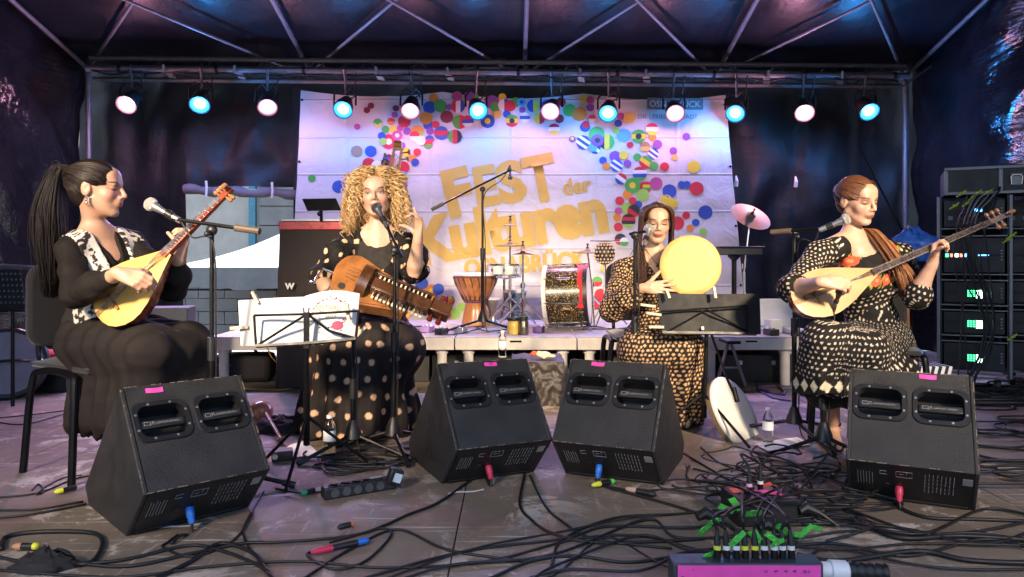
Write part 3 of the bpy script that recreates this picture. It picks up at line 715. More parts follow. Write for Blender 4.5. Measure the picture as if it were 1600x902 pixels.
def npput(name, v, q, m, parent=None, base=None, colr=None, hp=None, **kw):
    me = bpy.data.meshes.new(name); b = np.array(base, dtype=np.float32)
    vv = v-b; me.vertices.add(len(vv)); me.vertices.foreach_set('co', vv.astype(np.float32).ravel())
    nq = len(q); me.loops.add(nq*4); me.loops.foreach_set('vertex_index', q.astype(np.int32).ravel())
    me.polygons.add(nq); me.polygons.foreach_set('loop_start', np.arange(0, nq*4, 4, dtype=np.int32))
    me.polygons.foreach_set('use_smooth', np.ones(nq, dtype=bool)); me.materials.append(m)
    me.update(calc_edges=True); me.validate()
    if colr is not None:
        ca = me.color_attributes.new('Col', 'FLOAT_COLOR', 'POINT'); ca.data.foreach_set('color', np.concatenate([colr, np.ones((len(colr), 1))], 1).astype(np.float32).ravel())
    if hp is not None:
        at = me.attributes.new('hp', 'FLOAT_VECTOR', 'POINT'); at.data.foreach_set('vector', hp.astype(np.float32).ravel())
    o = bpy.data.objects.new(name, me); col.objects.link(o)
    if parent is not None: o.parent = parent
    else: o.location = base; _M[o.name] = Matrix.Translation(Vector(base))
    for k, x in kw.items():
        if x: o[{'cat': 'category'}.get(k, k)] = x
    return o
def head_matrix(c, yaw, pitch=0, roll=0, s=1.0):        # yaw: 0 faces the camera, + turns to the picture's right; pitch + looks down
    return Matrix.Translation(Vector(c)) @ Matrix.Rotation(math.pi+yaw, 4, 'Z') @ Matrix.Rotation(-pitch, 4, 'X') @ Matrix.Rotation(roll, 4, 'Y') @ Matrix.Scale(s, 4)
def head_sdf(F, H, s):
    P = lambda x, y, z: H @ V(x, y, z)
    RM = H.to_3x3().normalized()
    def e(c, r, k=.015): F.ell(P(*c), [q*s for q in r], RM, k)
    e((0, -.014, .034), (.073, .094, .082), 0)
    e((0, .026, -.030), (.056, .062, .082), .03)
    for x in (-1, 1):
        F.cap(P(x*.047, .0, -.052), P(x*.016, .062, -.093), .019*s, .014*s, .02)
        e((x*.037, .056, -.024), (.022, .022, .022), .02)
    e((0, .070, -.094), (.017, .015, .014), .016)
    F.cap(P(-.03, .078, .022), P(.03, .078, .022), .011*s, .011*s, .018)
    e((0, .062, .05), (.052, .026, .034), .02)
    for x in (-1, 1): F.cut(P(x*.031, .101, .002), [.017*s, .017*s, .012*s], RM, .012)
    for x in (-1, 1): e((x*.031, .073, .002), (.0155, .0125, .0105), .004)
    F.cap(P(0, .088, .014), P(0, .109, -.026), .0065*s, .0095*s, .010)
    for x in (-1, 1): e((x*.011, .098, -.031), (.0075, .009, .006), .006)
    e((0, .083, -.050), (.024, .016, .022), .014)
    e((0, .0905, -.0562), (.019, .0075, .0050), .005); e((0, .0885, -.0650), (.017, .0085, .0056), .005)
    for x in (-1, 1):
        e((x*.074, -.010, -.004), (.009, .019, .031), .005)
        F.cut(P(x*.086, -.004, .0), [.008*s, .010*s, .016*s], RM, .004)
def hand_sdf(F, w, f, n, right, curls, thumb=(.5, .4, .3), spread=.0, s=1.0, tdir=None):
    f = Vector(f).normalized(); n = Vector(n); n = (n-f*n.dot(f)).normalized(); t = f.cross(n)*(1 if right else -1); w = Vector(w)
    offs = [(.027, .083), (.009, .088), (-.009, .084), (-.026, .075)]; lens = [.070, .077, .072, .056]; tips = []
    F.cap(w-f*.012, w+f*.03, .021*s, .022*s, .012)
    for i, (so, fo) in enumerate(offs):
        k = w+t*so*s+f*fo*s; F.cap(w+t*so*.6*s+f*.018*s, k, .0135*s, .0105*s, .008)
        d = (f+t*spread*(1.5-i)/1.5).normalized(); ax = d.cross(n).normalized(); p = k; r = (.0092, .0085, .0078, .0068)
        for j in range(3):
            d = Matrix.Rotation(curls[i][j], 3, ax) @ d
            q = p+d*lens[i]*s*(.46, .30, .24)[j]; F.cap(p, q, r[j]*s, r[j+1]*s, .003); p = q
        tips.append(p)
    td = Vector(tdir).normalized() if tdir is not None else (f*.62+t*.72+n*.25).normalized()
    p = w+t*.020*s+f*.022*s+n*.004; ax = td.cross(n).normalized()
    F.cap(w+f*.01*s, p, .016*s, .014*s, .008)
    for j, L in enumerate((.040, .032, .026)):
        td = Matrix.Rotation(thumb[j]*(.5 if j == 0 else 1), 3, ax) @ td; q = p+td*L*s; F.cap(p, q, (.0125, .0105, .0095)[j]*s, (.0105, .0095, .0075)[j]*s, .004); p = q
    tips.append(p); return tips
def skin_mat(name, base, lip, lash, brow, shade, eye_open=False, blush=(.62, .22, .17)):
    m = mat(name, base, .46, var=.06, scale=30, sss=.12, bump=.02, bscale=160)
    n = m.node_tree.nodes; l = m.node_tree.links; b = n['Principled BSDF']
    at = n.new('ShaderNodeAttribute'); at.attribute_name = 'hp'; sp = n.new('ShaderNodeSeparateXYZ'); l.new(at.outputs['Vector'], sp.inputs[0])
    def M(op, a, bb=None, c=None):
        q = n.new('ShaderNodeMath'); q.operation = op
        for i, x in enumerate((a, bb, c)):
            if x is None: continue
            if isinstance(x, (int, float)): q.inputs[i].default_value = x
            else: l.new(x, q.inputs[i])
        return q.outputs[0]
    ax_ = M('ABSOLUTE', sp.outputs[0]); z = sp.outputs[2]; y = sp.outputs[1]
    front = M('MULTIPLY', M('GREATER_THAN', y, .04), M('LESS_THAN', y, .135))
    cur = None
    for q in b.inputs['Base Color'].links: cur = q.from_socket
    def paint(cx, cz, rx, rz, ang, c, amt=1.0, soft=.35, bend=0.0):
        nonlocal cur
        dx = M('SUBTRACT', ax_, cx); dz = M('SUBTRACT', z, cz)
        if bend: dz = M('SUBTRACT', dz, M('MULTIPLY', M('MULTIPLY', dx, dx), bend))
        u = M('DIVIDE', M('ADD', M('MULTIPLY', dx, math.cos(ang)), M('MULTIPLY', dz, math.sin(ang))), rx)
        w = M('DIVIDE', M('SUBTRACT', M('MULTIPLY', dz, math.cos(ang)), M('MULTIPLY', dx, math.sin(ang))), rz)
        d = M('SQRT', M('ADD', M('MULTIPLY', u, u), M('MULTIPLY', w, w)))
        mr = n.new('ShaderNodeMapRange'); mr.interpolation_type = 'SMOOTHSTEP'; mr.inputs[1].default_value = 1+soft; mr.inputs[2].default_value = 1-soft; mr.inputs[3].default_value = 0; mr.inputs[4].default_value = amt; l.new(d, mr.inputs[0])
        f = M('MULTIPLY', mr.outputs[0], front)
        mx = n.new('ShaderNodeMix'); mx.data_type = 'RGBA'; l.new(f, mx.inputs[0]); l.new(cur, mx.inputs[6]); mx.inputs[7].default_value = (*c, 1); cur = mx.outputs[2]
    paint(.042, -.026, .024, .018, .5, blush, .45, .7)
    paint(.032, .008, .020, .011, .0, shade, .85, .55)            # eye make-up on the lid
    if eye_open:
        paint(.031, .001, .0125, .0048, 0, (.34, .30, .27), .9, .25, bend=-6); paint(.031, .001, .0050, .0050, 0, (.05, .035, .025), 1, .25)
        paint(.032, .0068, .0155, .0022, 0, lash, .95, .5, bend=-14)
    else:
        paint(.032, -.0035, .0175, .0036, 0, lash, .97, .5, bend=12)
    paint(.034, .0255, .018, .0044, .16, brow, .95, .45, bend=-9)
    paint(.0, -.0570, .021, .0052, 0, lip, .9, .3); paint(.0, -.0660, .018, .0060, 0, lip, .85, .3); paint(.0, -.0608, .021, .0014, 0, (.12, .03, .03), .8, .5)
    paint(.009, -.0365, .0045, .0026, .3, (.16, .06, .04), .7, .5)
    l.new(cur, b.inputs['Base Color'])
    return m
def make_body(J, name='person'):
    pts = [v for k, v in J.items() if isinstance(v, Vector)]; a = np.array([tuple(p) for p in pts])
    F = Field(a.min(0)-.14, a.max(0)+.14, .004)
    s = J['hs']; H = head_matrix(J['head'], *J['hrot'], s)
    head_sdf(F, H, s)
    F.cap(H @ V(0, -.022, -.055), J['neck']+V(0, 0, .02), .041*s, .042, .018); F.cap(J['neck']+V(0, 0, .02), J['neck']+V(0, 0, -.04), .043, .066, .03)
    sx = (J['sL']-J['sR']).normalized(); up = (J['neck']-J['waist']).normalized(); fy = sx.cross(up).normalized()   # fy points out of the back -> flip below
    if fy.dot(J['fwd']) < 0: fy = -fy
    TM = Matrix((sx, fy, up)).transposed(); J['TM'] = TM; J['fy'] = fy; J['up'] = up; J['sx'] = sx; J['H'] = H
    ch = (J['sL']+J['sR'])/2-up*.10; J['chest'] = ch
    F.ell(ch, (.128, .090, .15), TM, .03); F.ell(J['waist']+up*.03, (.104, .080, .15), TM, .04); F.ell(J['pel'], (.125, .09, .10), TM, .04)
    F.cap(J['neck'], J['sR']-up*.0, .048, .05, .03); F.cap(J['neck'], J['sL'], .048, .05, .03)
    for S in 'RL': F.cap(J['neck'].lerp(H @ V(0, -.03, -.07), .28), J['s'+S].lerp(J['neck'], .35)+up*.018, .030, .028, .03)
    for q in (-1, 1): F.ell(ch+sx*q*.068+fy*.068-up*.045, (.055, .05, .055), TM, .03)
    for S in 'RL':
        F.chain([J['s'+S], J['s'+S].lerp(J['e'+S], .5), J['e'+S]], [.050, .043, .037], .02)
        m = J['e'+S].lerp(J['w'+S], .3); F.chain([J['e'+S], m, J['w'+S]], [.037, .039, .0235], .012)
        hd = J['h'+S]; hand_sdf(F, J['w'+S], hd['f'], hd['n'], S == 'R', hd['c'], hd.get('t', (.5, .4, .3)), hd.get('sp', 0), hd.get('s', .95), hd.get('td'))
        hip = J['pel']+sx*(.085 if S == 'L' else -.085)-up*.02
        F.chain([hip, J['k'+S]], [.062, .050], .03); F.chain([J['k'+S], J['k'+S].lerp(J['a'+S], .35), J['a'+S]], [.056, .052, .034], .02)
        heel = J['a'+S]+V(0, 0, -.045); F.cap(heel, J['t'+S], .032, .024, .02); F.cap(J['a'+S], heel, .033, .032, .01)
    v, q = F.mesh(2)
    return v, q
def hp_of(v, H):
    Hi = np.array(H.inverted()); return v @ Hi[:3, :3].T+Hi[:3, 3]
FIST = [(.9, 1.3, .8)]*4
def relaxed(a=.35, b=.5, c=.3): return [(a, b, c), (a*1.1, b*1.1, c), (a*1.2, b*1.1, c), (a*1.3, b*1.2, c)]
def cloth_folds(v, q, amp, sc, seed, mask=None):
    n = vnormals(v, q); d = npnoise(v, sc, seed)*amp
    if mask is not None: d = d*mask
    return v+n*d[:, None]
def voro_dots(uv, spacing, r, jitter=.25, seed=1):      # hex-ish jittered dots on a 2-D chart; True inside a dot
    g = uv/spacing; row = np.floor(g[:, 1]); best = np.full(len(uv), 9., dtype=np.float32)
    for dj in (-1, 0, 1):
        rr = row+dj; off = .5*(np.mod(rr, 2)); cl = np.floor(g[:, 0]-off)
        for di in (-1, 0, 1):
            cc = cl+di; hsh = np.sin(cc*127.1+rr*311.7+seed)*43758.5; jx = (hsh-np.floor(hsh)-.5)*2*jitter; hsh2 = np.sin(cc*269.5+rr*183.3+seed)*43758.5; jy = (hsh2-np.floor(hsh2)-.5)*2*jitter
            best = np.minimum(best, np.hypot(g[:, 0]-(cc+.5+off+jx), g[:, 1]-(rr+.5+jy)))
    return best*spacing, best*spacing < r
def chart(v, bones):                                     # unroll the cloth round the nearest limb: (around, along)
    best = np.full(len(v), 1e9); uv = np.zeros((len(v), 2))
    for i, (a, b, r, ref) in enumerate(bones):
        a = np.array(a); b = np.array(b); ax = b-a; L = np.linalg.norm(ax); ax = ax/L; e1 = np.array(ref)-ax*np.dot(ref, ax); e1 = e1/np.linalg.norm(e1); e2 = np.cross(ax, e1)
        p = v-a; t = p @ ax; tc = np.clip(t, 0, L); rad = p-tc[:, None]*ax; d = np.linalg.norm(rad, axis=1)-r; ang = np.arctan2(p @ e2, p @ e1)
        m = d < best; best = np.where(m, d, best); uv[m, 0] = (ang*r)[m]+i*1.37; uv[m, 1] = t[m]
    return uv
def jbones(J, torso=.13, arm=.065):
    f = -np.array(J['fy']); B = [(J['pel'], J['neck'], torso, f)]
    for S in 'RL': B += [(J['s'+S], J['e'+S], arm, (0, 1, .3)), (J['e'+S], J['w'+S], arm, (0, 1, .3))]
    return B
CLOTH = mat('patterned_cloth', (1, 1, 1), .8, var=.12, scale=40, attr='Col', spec=.25, bump=.06, bscale=300)
HAIRM = mat('hair', (1, 1, 1), .48, var=.15, scale=60, attr='Col', spec=.35)
def hair_strands(name, paths, r, color, parent, base, vary=.35, n=3, seg=4, taper=True):
    mb = MB()
    for P in paths:
        pts = catmull(P, seg); N = len(pts); k = rng.uniform(1-vary, 1+vary)
        rs = [r*(.55+.45*math.sin(math.pi*min(1, .25+.75*i/(N-1)))) if taper else r for i in range(N)]
        c = color(rng) if callable(color) else color
        mb.tube(pts, rs, n, 0, True, tuple(x*k for x in c))
    mb.v = [(x-base[0], y-base[1], z-base[2]) for x, y, z in mb.v]
    return put(name, mb, HAIRM, parent, vcol=True, smooth=180)
def on_skull(H, az, el, off=0.0):                       # az 0 = front, + = head's left(x-); el up
    c = V(0, -.016, .036); r = V(.077+off, .098+off, .085+off)
    return H @ (c+V(r.x*math.cos(el)*math.sin(az), r.y*math.cos(el)*math.cos(az), r.z*math.sin(el)))
def hairline_el(az, hairline=.066):                     # elevation where the hair cap starts above the face
    for k in range(120):
        el = -.9+k*.02; c = V(0, -.016, .036)+V(.077*math.cos(el)*math.sin(az), .098*math.cos(el)*math.cos(az), .085*math.sin(el))
        q = c-V(0, .112, -.018); f = (q.x/.078)**2+(q.y/.086)**2+(q.z/(.088+hairline-.07))**2
        e2 = c-V(math.copysign(.084, az), .01, -.03); g = (e2.x/.026)**2+(e2.y/.045)**2+(e2.z/.05)**2
        if f > 1 and g > 1: 
            if el > -.2 or abs(az) > 1.3: return el
    return .8
def hair_cap(H, s, parent, base, colr, hairline=.07, low=-.055, name='hair_cap'):
    c = H @ V(0, 0, 0); F = Field(np.array(c)-.17, np.array(c)+.17, .004); RM = H.to_3x3().normalized()
    F.ell(H @ V(0, -.016, .037), [.0785*s, .0985*s, .0855*s], RM, 0)
    F.ell(H @ V(0, -.055, -.02), [.058*s, .045*s, .055*s], RM, .03)
    F.cut(H @ V(0, .112, -.018), [.078*s, .086*s, (.088+hairline-.07)*s], RM, .006)
    for x in (-1, 1): F.cut(H @ V(x*.084, .01, -.03), [.026*s, .045*s, .050*s], RM, .006)
    v, q = F.mesh(2); L = hp_of(v, H)
    gr = 1+.18*np.sin(L[:, 0]*420+2*np.sin(L[:, 2]*60))+.1*np.sin(np.arctan2(L[:, 2], L[:, 1])*55)
    return npput(name, v, q, HAIRM, parent, base, np.array(colr)[None, :]*gr[:, None])
def garment(J, lo=-.14, hi=.14, h=.0045):
    a = np.array([tuple(v) for v in J.values() if isinstance(v, Vector) and len(v) == 3]); return Field(a.min(0)+lo, a.max(0)+hi, h)
def torso_cloth(F, J, g=.012, bust=True):
    TM, sx, fy, up, ch = J['TM'], J['sx'], J['fy'], J['up'], J['chest']
    F.ell(ch, (.130+g, .092+g, .155+g), TM, .03); F.ell(J['waist']+up*.03, (.108+g, .084+g, .16), TM, .04)
    F.cap(J['neck']-up*.015, J['sR'], .046+g, .05+g, .03); F.cap(J['neck']-up*.015, J['sL'], .046+g, .05+g, .03)
    for q in (-1, 1): F.ell(ch+sx*q*.068+fy*.070-up*.045, (.058+g, .050+g, .058+g), TM, .03)
SHOE = mat('black_leather', (.02, .018, .018), .35, var=.2)
# ------------------------------------------------------------------ first player (left): long neck lute, black dress, embroidered waistcoat
J = dict(head=W(151, 296, 3.06), hrot=(R(97), R(1), 0), hs=1.03, neck=W(149, 366, 3.10), sR=W(113, 392, 2.99), sL=W(208, 386, 3.24), eR=W(120, 462, 2.86), wR=W(186, 427, 2.66),
         eL=W(270, 452, 3.03), wL=W(281, 402, 2.93), waist=W(163, 478, 3.10), pel=W(158, 528, 3.12), kR=W(232, 548, 2.84), kL=W(292, 540, 3.02), aR=V(-1.50, 2.98, .085), tR=V(-1.36, 2.90, .03), aL=V(-1.28, 3.08, .085), tL=V(-1.14, 3.0, .03),
         fwd=V(.75, -.65, 0))
J['hR'] = dict(f=V(.93, -.1, -.28), n=V(-.12, .80, -.55), c=[(.55, .75, .4), (.65, .8, .5), (.75, .85, .5), (.85, .9, .5)], t=(.4, .5, .3), s=.98)
J['hL'] = dict(f=V(.35, -.05, .9), n=V(-.70, -.55, .30), c=[(.7, 1.1, .6), (.75, 1.1, .7), (.8, 1.1, .7), (.9, 1.1, .7)], t=(.3, .3, .2), s=.95)
SK1 = skin_mat('skin_fair_matt', (.54, .31, .205), (.34, .07, .075), (.03, .015, .012), (.05, .025, .02), (.30, .13, .10))
v, q = make_body(J); base = V(J['pel'].x, J['pel'].y, 0); H1 = J['H']
p1 = npput('person', v, q, SK1, None, base, hp=hp_of(v, J['H']), label='seated woman with a long dark ponytail in an embroidered waistcoat playing a lute', cat='person', group='musicians seated across the stage')
F = garment(J); torso_cloth(F, J, .010)
for S in 'RL':
    F.chain([J['s'+S], J['s'+S].lerp(J['e'+S], .5), J['e'+S]], [.054, .049, .050], .02)
    F.chain([J['e'+S], J['e'+S].lerp(J['w'+S], .45), J['e'+S].lerp(J['w'+S], .78)], [.050, .054, .034], .02)
up, fy, sx = J['up'], J['fy'], J['sx']
nb = J['neck']+fy*.06
F.cutcap(nb+up*.06, nb-up*.02+fy*.03, .058, .05); F.cutcap(nb-up*.02+fy*.03, J['chest']+fy*.12-up*.0, .048, .008); F.cutcap(J['neck']+up*.1, J['neck']+up*.008, .062, .066)
v, q = F.mesh(2); v = cloth_folds(v, q, .006, 38, 3); v = cloth_folds(v, q, .003, 90, 5)
npput('blouse', v, q, CLOTH, p1, base, np.tile(np.array([[.013, .010, .009]]), (len(v), 1)))
F = garment(J); g = .021                                # waistcoat
torso_cloth(F, J, g)
F.cap(J['waist'], J['pel']+up*.06, .115, .138, .05)
for S in 'RL': F.cut(J['s'+S]-up*.045+(sx if S == 'L' else -sx)*.055, (.066, .10, .125), J['TM'], 0)
F.cutcap(nb+up*.12, J['chest']+fy*.17-up*.02, .085, .066); F.cutcap(J['chest']+fy*.17-up*.02, J['waist']+fy*.20-up*.15, .066, .10); F.cutcap(J['neck']+up*.1, J['neck']-up*.0, .09, .085)
v, q = F.mesh(2); L = (v-np.array(J['chest'])) @ np.array(J['TM']); uvp = np.stack([np.arctan2(L[:, 0], L[:, 1])*.15, L[:, 2]], 1)
pat = npnoise(np.concatenate([uvp, 0*uvp[:, :1]], 1), 190, 11)+.7*npnoise(np.concatenate([uvp, 0*uvp[:, :1]], 1), 330, 12)
lf = np.abs(L[:, 0])
edge = (np.abs(lf-.083-.10*np.clip(L[:, 2]-.02, -.2, .2)*-.35) < .010) & (L[:, 1] > 0)
cream = np.array([.72, .66, .58]); dark = np.array([.03, .025, .025])
w = (pat > .02) | edge | (L[:, 2] < L[:, 2].min()+.022)
onfront = (L[:, 1] > -.02)
c = np.where((w & onfront)[:, None], cream, dark); npput('waistcoat', v, q, CLOTH, p1, base, c)
F = Field(np.array((base.x-.55, base.y-.65, -.02)), np.array((base.x+.75, base.y+.4, .75)), .006)   # long wide skirt
for S in 'RL':
    hip = J['pel']+sx*(.08 if S == 'L' else -.08)
    F.chain([hip, J['k'+S]], [.098, .078], .05); F.chain([J['k'+S]+V(0, 0, -.005), J['k'+S].lerp(J['a'+S], .5), J['a'+S]+V(0, 0, .0)], [.076, .088, .11], .05)
F.ell(J['pel']-up*.03, (.155, .125, .095), J['TM'], .05); F.cap(J['kR'], J['kL'], .062, .062, .06); F.cap(J['kR'].lerp(J['aR'], .5), J['kL'].lerp(J['aL'], .5), .06, .06, .08)
F.cap(J['pel'].lerp(J['kR'], .5), J['pel'].lerp(J['kL'], .5), .085, .085, .08); F.cap(J['pel'].lerp(J['kR'], .75), J['pel'].lerp(J['kL'], .75), .075, .075, .08)
F.cap(J['kR'].lerp(J['kL'], .5)+V(0, 0, -.04), J['aR'].lerp(J['aL'], .5)+V(0, 0, .05), .08, .12, .08)
for t_ in (.12, .3, .48, .66, .84, 1.0):                  # cloth hanging from the thigh nearest the camera
    p_ = (J['pel']-sx*.085).lerp(J['kR'], t_); F.cap(p_, V(p_.x-.02+.03*t_, p_.y-.01, .24), .055, .062, .05)
F.zcut(.20)
v, q = F.mesh(3); n = vnormals(v, q); fall = np.clip((.50-v[:, 2])/.3, 0, 1)
v = v+n*(fall*.017*(1-2*np.abs(np.sin(v[:, 0]*34-v[:, 1]*10+1.1*npnoise(v*np.array([1, 1, .2]), 7, 4)))**.8))[:, None]; lap = np.clip((v[:, 2]-.42)/.1, 0, 1); v = v+n*(lap*.008*np.sin((v[:, 0]*-.5+v[:, 1]*.85)*75+2*npnoise(v, 8, 14)))[:, None]; v = cloth_folds(v, q, .007, 24, 8); v = cloth_folds(v, q, .003, 70, 9)
npput('skirt', v, q, CLOTH, p1, base, np.tile(np.array([[.017, .013, .012]]), (len(v), 1)))
hair_cap(H1, J['hs'], p1, base, (.016, .010, .008), .066)
tie = on_skull(H1, math.pi*.985, .22, .004); paths = []
def sweep_back(H, tel, n, lift, hl=.066):
    out = []
    for k in range(n):
        sd = rng.choice((-1, 1)); az = rng.uniform(.02, 2.3)*sd; el = hairline_el(az, hl)-rng.uniform(.0, .11)+(abs(rng.gauss(0, .10)) if rng.random() < .6 else 0)
        out.append([on_skull(H, az+(sd*math.pi*.985-az)*t, el+(tel-el)*t+lift*math.sin(t*math.pi)*max(0, 1-abs(az)/2.2), (-.001 if t == 0 else .005)+rng.uniform(0, .004)) for t in (0, .15, .35, .6, .8, 1)])
    return out
paths = sweep_back(H1, .22, 800, .50)
bk = (H1 @ V(0, -1, 0)-H1 @ V(0, 0, 0)).normalized()
for k in range(1100):
    a = max(-2.2, min(2.2, rng.gauss(0, 1))); b_ = max(-2, min(2, rng.gauss(0, 1))); o = V(a*.008, b_*.008, rng.gauss(0, .008)); sp = V(a*.019, b_*.025, 0); ln = rng.uniform(.72, 1.02)
    P0 = [tie+o-bk*.01, tie+bk*.026+o*1.5+V(0, 0, .004+.006*abs(a)), tie+bk*.044+V(0, 0, -.04)+sp*.8, tie+bk*.060+V(0, 0, -.18*ln)+sp*1.2, tie+bk*.058+V(rng.gauss(0, .006), 0, -.33*ln)+sp*1.2, tie+bk*.050+V(rng.gauss(0, .008), 0, -.50*ln)+sp*.95]
    paths.append(P0)
hair_strands('ponytail', paths, .0021, (.020, .012, .009), p1, base, .7)
mb = MB(); ER = H1 @ V(.080, -.002, -.036) if (H1 @ V(.08, 0, 0)).y < (H1 @ V(-.08, 0, 0)).y else H1 @ V(-.080, -.002, -.036)
SILV = mat('silver_jewellery', (.8, .8, .8), .15, 1)
for k, zz in enumerate((0, -.012, -.024)): mb.ball(ER+V(0, -.004, zz)-base, (.006, .006, .006))
put('earring', mb, SILV, p1)
mb = MB(); wv = (J['eL']-J['wL']).normalized(); mb.lathe(J['wL']+wv*.03-base, wv, [(.027, 0), (.029, .004), (.029, .012), (.027, .016)], 18); put('bracelet', mb, mat('brass', (.65, .42, .12), .25, 1), p1)
P1J = J
# ------------------------------------------------------------------ second player: curly blonde singer, dotted black dress
J = dict(head=W(588, 306, 3.88), hrot=(R(3), R(-4), R(4)), hs=1.04, neck=W(591, 361, 3.93), sR=W(544, 383, 3.92), sL=W(638, 385, 3.92), eR=W(503, 436, 3.80), wR=W(522, 474, 3.62),
         eL=W(647, 430, 3.74), wL=W(653, 374, 3.64), waist=W(592, 472, 3.97), pel=W(590, 530, 4.0), kR=W(545, 540, 3.76), kL=W(622, 540, 3.76), aR=V(-.84, 3.84, .085), tR=V(-.85, 3.72, .03), aL=V(-.66, 3.84, .085), tL=V(-.65, 3.72, .03), fwd=V(0, -1, 0))
J['hR'] = dict(f=V(.5, -.3, -.5), n=V(.5, .3, .4), c=relaxed(.7, .9, .5), s=.95)
J['hL'] = dict(f=V(.10, -.12, 1), n=V(-.75, -.45, 0), c=[(.15, .20, .15), (.75, .8, .4), (.55, .55, .3), (.45, .45, .25)], t=(.5, .5, .4), s=1.0, sp=.15)
SK2 = skin_mat('skin_pale_rosy', (.60, .37, .26), (.42, .10, .10), (.04, .02, .015), (.10, .05, .025), (.34, .17, .13), eye_open=True)
v, q = make_body(J); base = V(J['pel'].x, J['pel'].y, 0); H2 = J['H']; up, fy, sx = J['up'], J['fy'], J['sx']
p2 = npput('person', v, q, SK2, None, base, hp=hp_of(v, H2), label='woman with big blonde curls and a dotted black dress singing with one hand raised', cat='person', group='musicians seated across the stage')
F = garment(J); torso_cloth(F, J, .014)
for S in 'RL':
    m1 = J['s'+S].lerp(J['e'+S], .35); F.chain([J['s'+S]+V(0, 0, .005), m1, J['e'+S].lerp(J['s'+S], .12)], [.066, .085, .060], .02)
F.ell(J['eL'].lerp(J['sL'], .05)+V(.012, 0, .01), (.072, .066, .050), None, .02); F.ell(J['eR'].lerp(J['sR'], .1)+V(-.005, 0, .01), (.078, .07, .050), None, .02)
F.cutcap(J['eL'].lerp(J['wL'], .16), J['wL'], .05, .08); 
nb = J['neck']+fy*.05; F.cutcap(nb+up*.10, nb-up*.012, .07, .085); F.cutcap(J['neck']+up*.1, J['neck']+up*.012, .07, .078)
v, q = F.mesh(2); v = cloth_folds(v, q, .009, 46, 13); v = cloth_folds(v, q, .005, 110, 15)
L = (v-np.array(J['chest'])) @ np.array(J['TM']); d, ins = voro_dots(chart(v, jbones(J, .13, .07)), .072, .0132, .22, 5)
plain = (np.hypot(L[:, 0]/.095, (L[:, 2]-.075)/.10) < 1) & (L[:, 1] > 0)
c = np.where((ins & ~plain)[:, None], np.array([.66, .46, .27]), np.where(plain[:, None], np.array([.030, .026, .024]), np.array([.010, .009, .009])*(1+.5*npnoise(v, 60, 3))[:, None]))
npput('bodice', v, q, CLOTH, p2, base, c)
cx, cy = W(562, 672, 3.85).x, 3.86; F = Field(np.array((cx-.50, cy-.50, -.01)), np.array((cx+.50, cy+.45, .78)), .006)
top = J['waist']+up*.0
F.cap(top, J['pel']+V(0, 0, .0), .125, .17, .04); F.cap(J['pel'], J['kR']+V(0, 0, -.02), .15, .125, .06); F.cap(J['pel'], J['kL']+V(0, 0, -.02), .15, .125, .06); F.cap(J['kR'], J['kL'], .12, .12, .05)
for zz, rx, ry in ((.44, .245, .25), (.28, .270, .275), (.14, .29, .29), (.03, .31, .31)): F.ell((cx+(.42-zz)*-.02, cy, zz), (rx, ry, .16), None, .08)
F.zcut(.012); v, q = F.mesh(3); th = np.arctan2(v[:, 0]-cx, -(v[:, 1]-cy)); n = vnormals(v, q); fall = np.clip((.55-v[:, 2])/.45, 0, 1)
v = v+n*(fall*.020*np.sin(th*15+1.5*np.sin(th*4+v[:, 2]*3)+npnoise(v, 5, 2)))[:, None]; v = cloth_folds(v, q, .007, 40, 6); v = cloth_folds(v, q, .003, 120, 7)
d, ins = voro_dots(np.stack([th*.285, v[:, 2]], 1), .086, .0150, .2, 9)
rim = (d < .0175) & ~ins
tl = npnoise(v*np.array([1, 1, .35]), 60, 21)
c = np.where(ins[:, None], np.array([.60, .38, .24]), np.where(rim[:, None], np.array([.10, .07, .05]), np.array([.014, .011, .011])*(1+.55*tl)[:, None]))
npput('skirt', v, q, CLOTH, p2, base, c)
hair_cap(H2, J['hs'], p2, base, (.30, .17, .07), .070)
paths = []
for k in range(2100):
    az = rng.uniform(-math.pi, math.pi); el = math.asin(rng.uniform(-.45, 1.0))
    if abs(az) < 1.02 and el < .72: continue
    if abs(az) < 1.25 and el < .15: az = math.copysign(1.35, az)
    r0 = on_skull(H2, az, el); cen = H2 @ V(0, -.016, .0); out = (r0-cen).normalized(); ho = V(out.x, out.y*.6, max(0, out.z)*.35)
    ln = rng.uniform(.14, .31) if el > .2 else rng.uniform(.12, .23); oo = rng.uniform(.022, .064)
    if abs(az) < 1.3 and el > .5: ln *= .5; ho = V(out.x*1.2+math.copysign(.3, out.x), out.y*.4, .5)
    ctrl = [r0, r0+ho*oo+V(0, 0, .004), r0+ho*oo*1.5+V(0, 0, -.25*ln), r0+ho*oo*1.75+V(0, 0, -.62*ln), r0+ho*oo*1.7+V(0, 0, -ln)]
    cl = catmull(ctrl, 9); ph = rng.uniform(0, 6.28); cr = rng.uniform(.007, .015); turns = rng.uniform(4, 8)
    paths.append([p+V(math.cos(ph+6.283*turns*i/len(cl)), math.sin(ph+6.283*turns*i/len(cl)), .3*math.sin(ph*2+6.283*turns*i/len(cl)))*cr*min(1, i/6) for i, p in enumerate(cl)])
hair_strands('curly_hair', paths, .0027, lambda r: r.choice(((.64, .44, .21), (.54, .34, .14), (.74, .54, .30), (.38, .22, .09))), p2, base, .3, 3, 1)
P2J = J
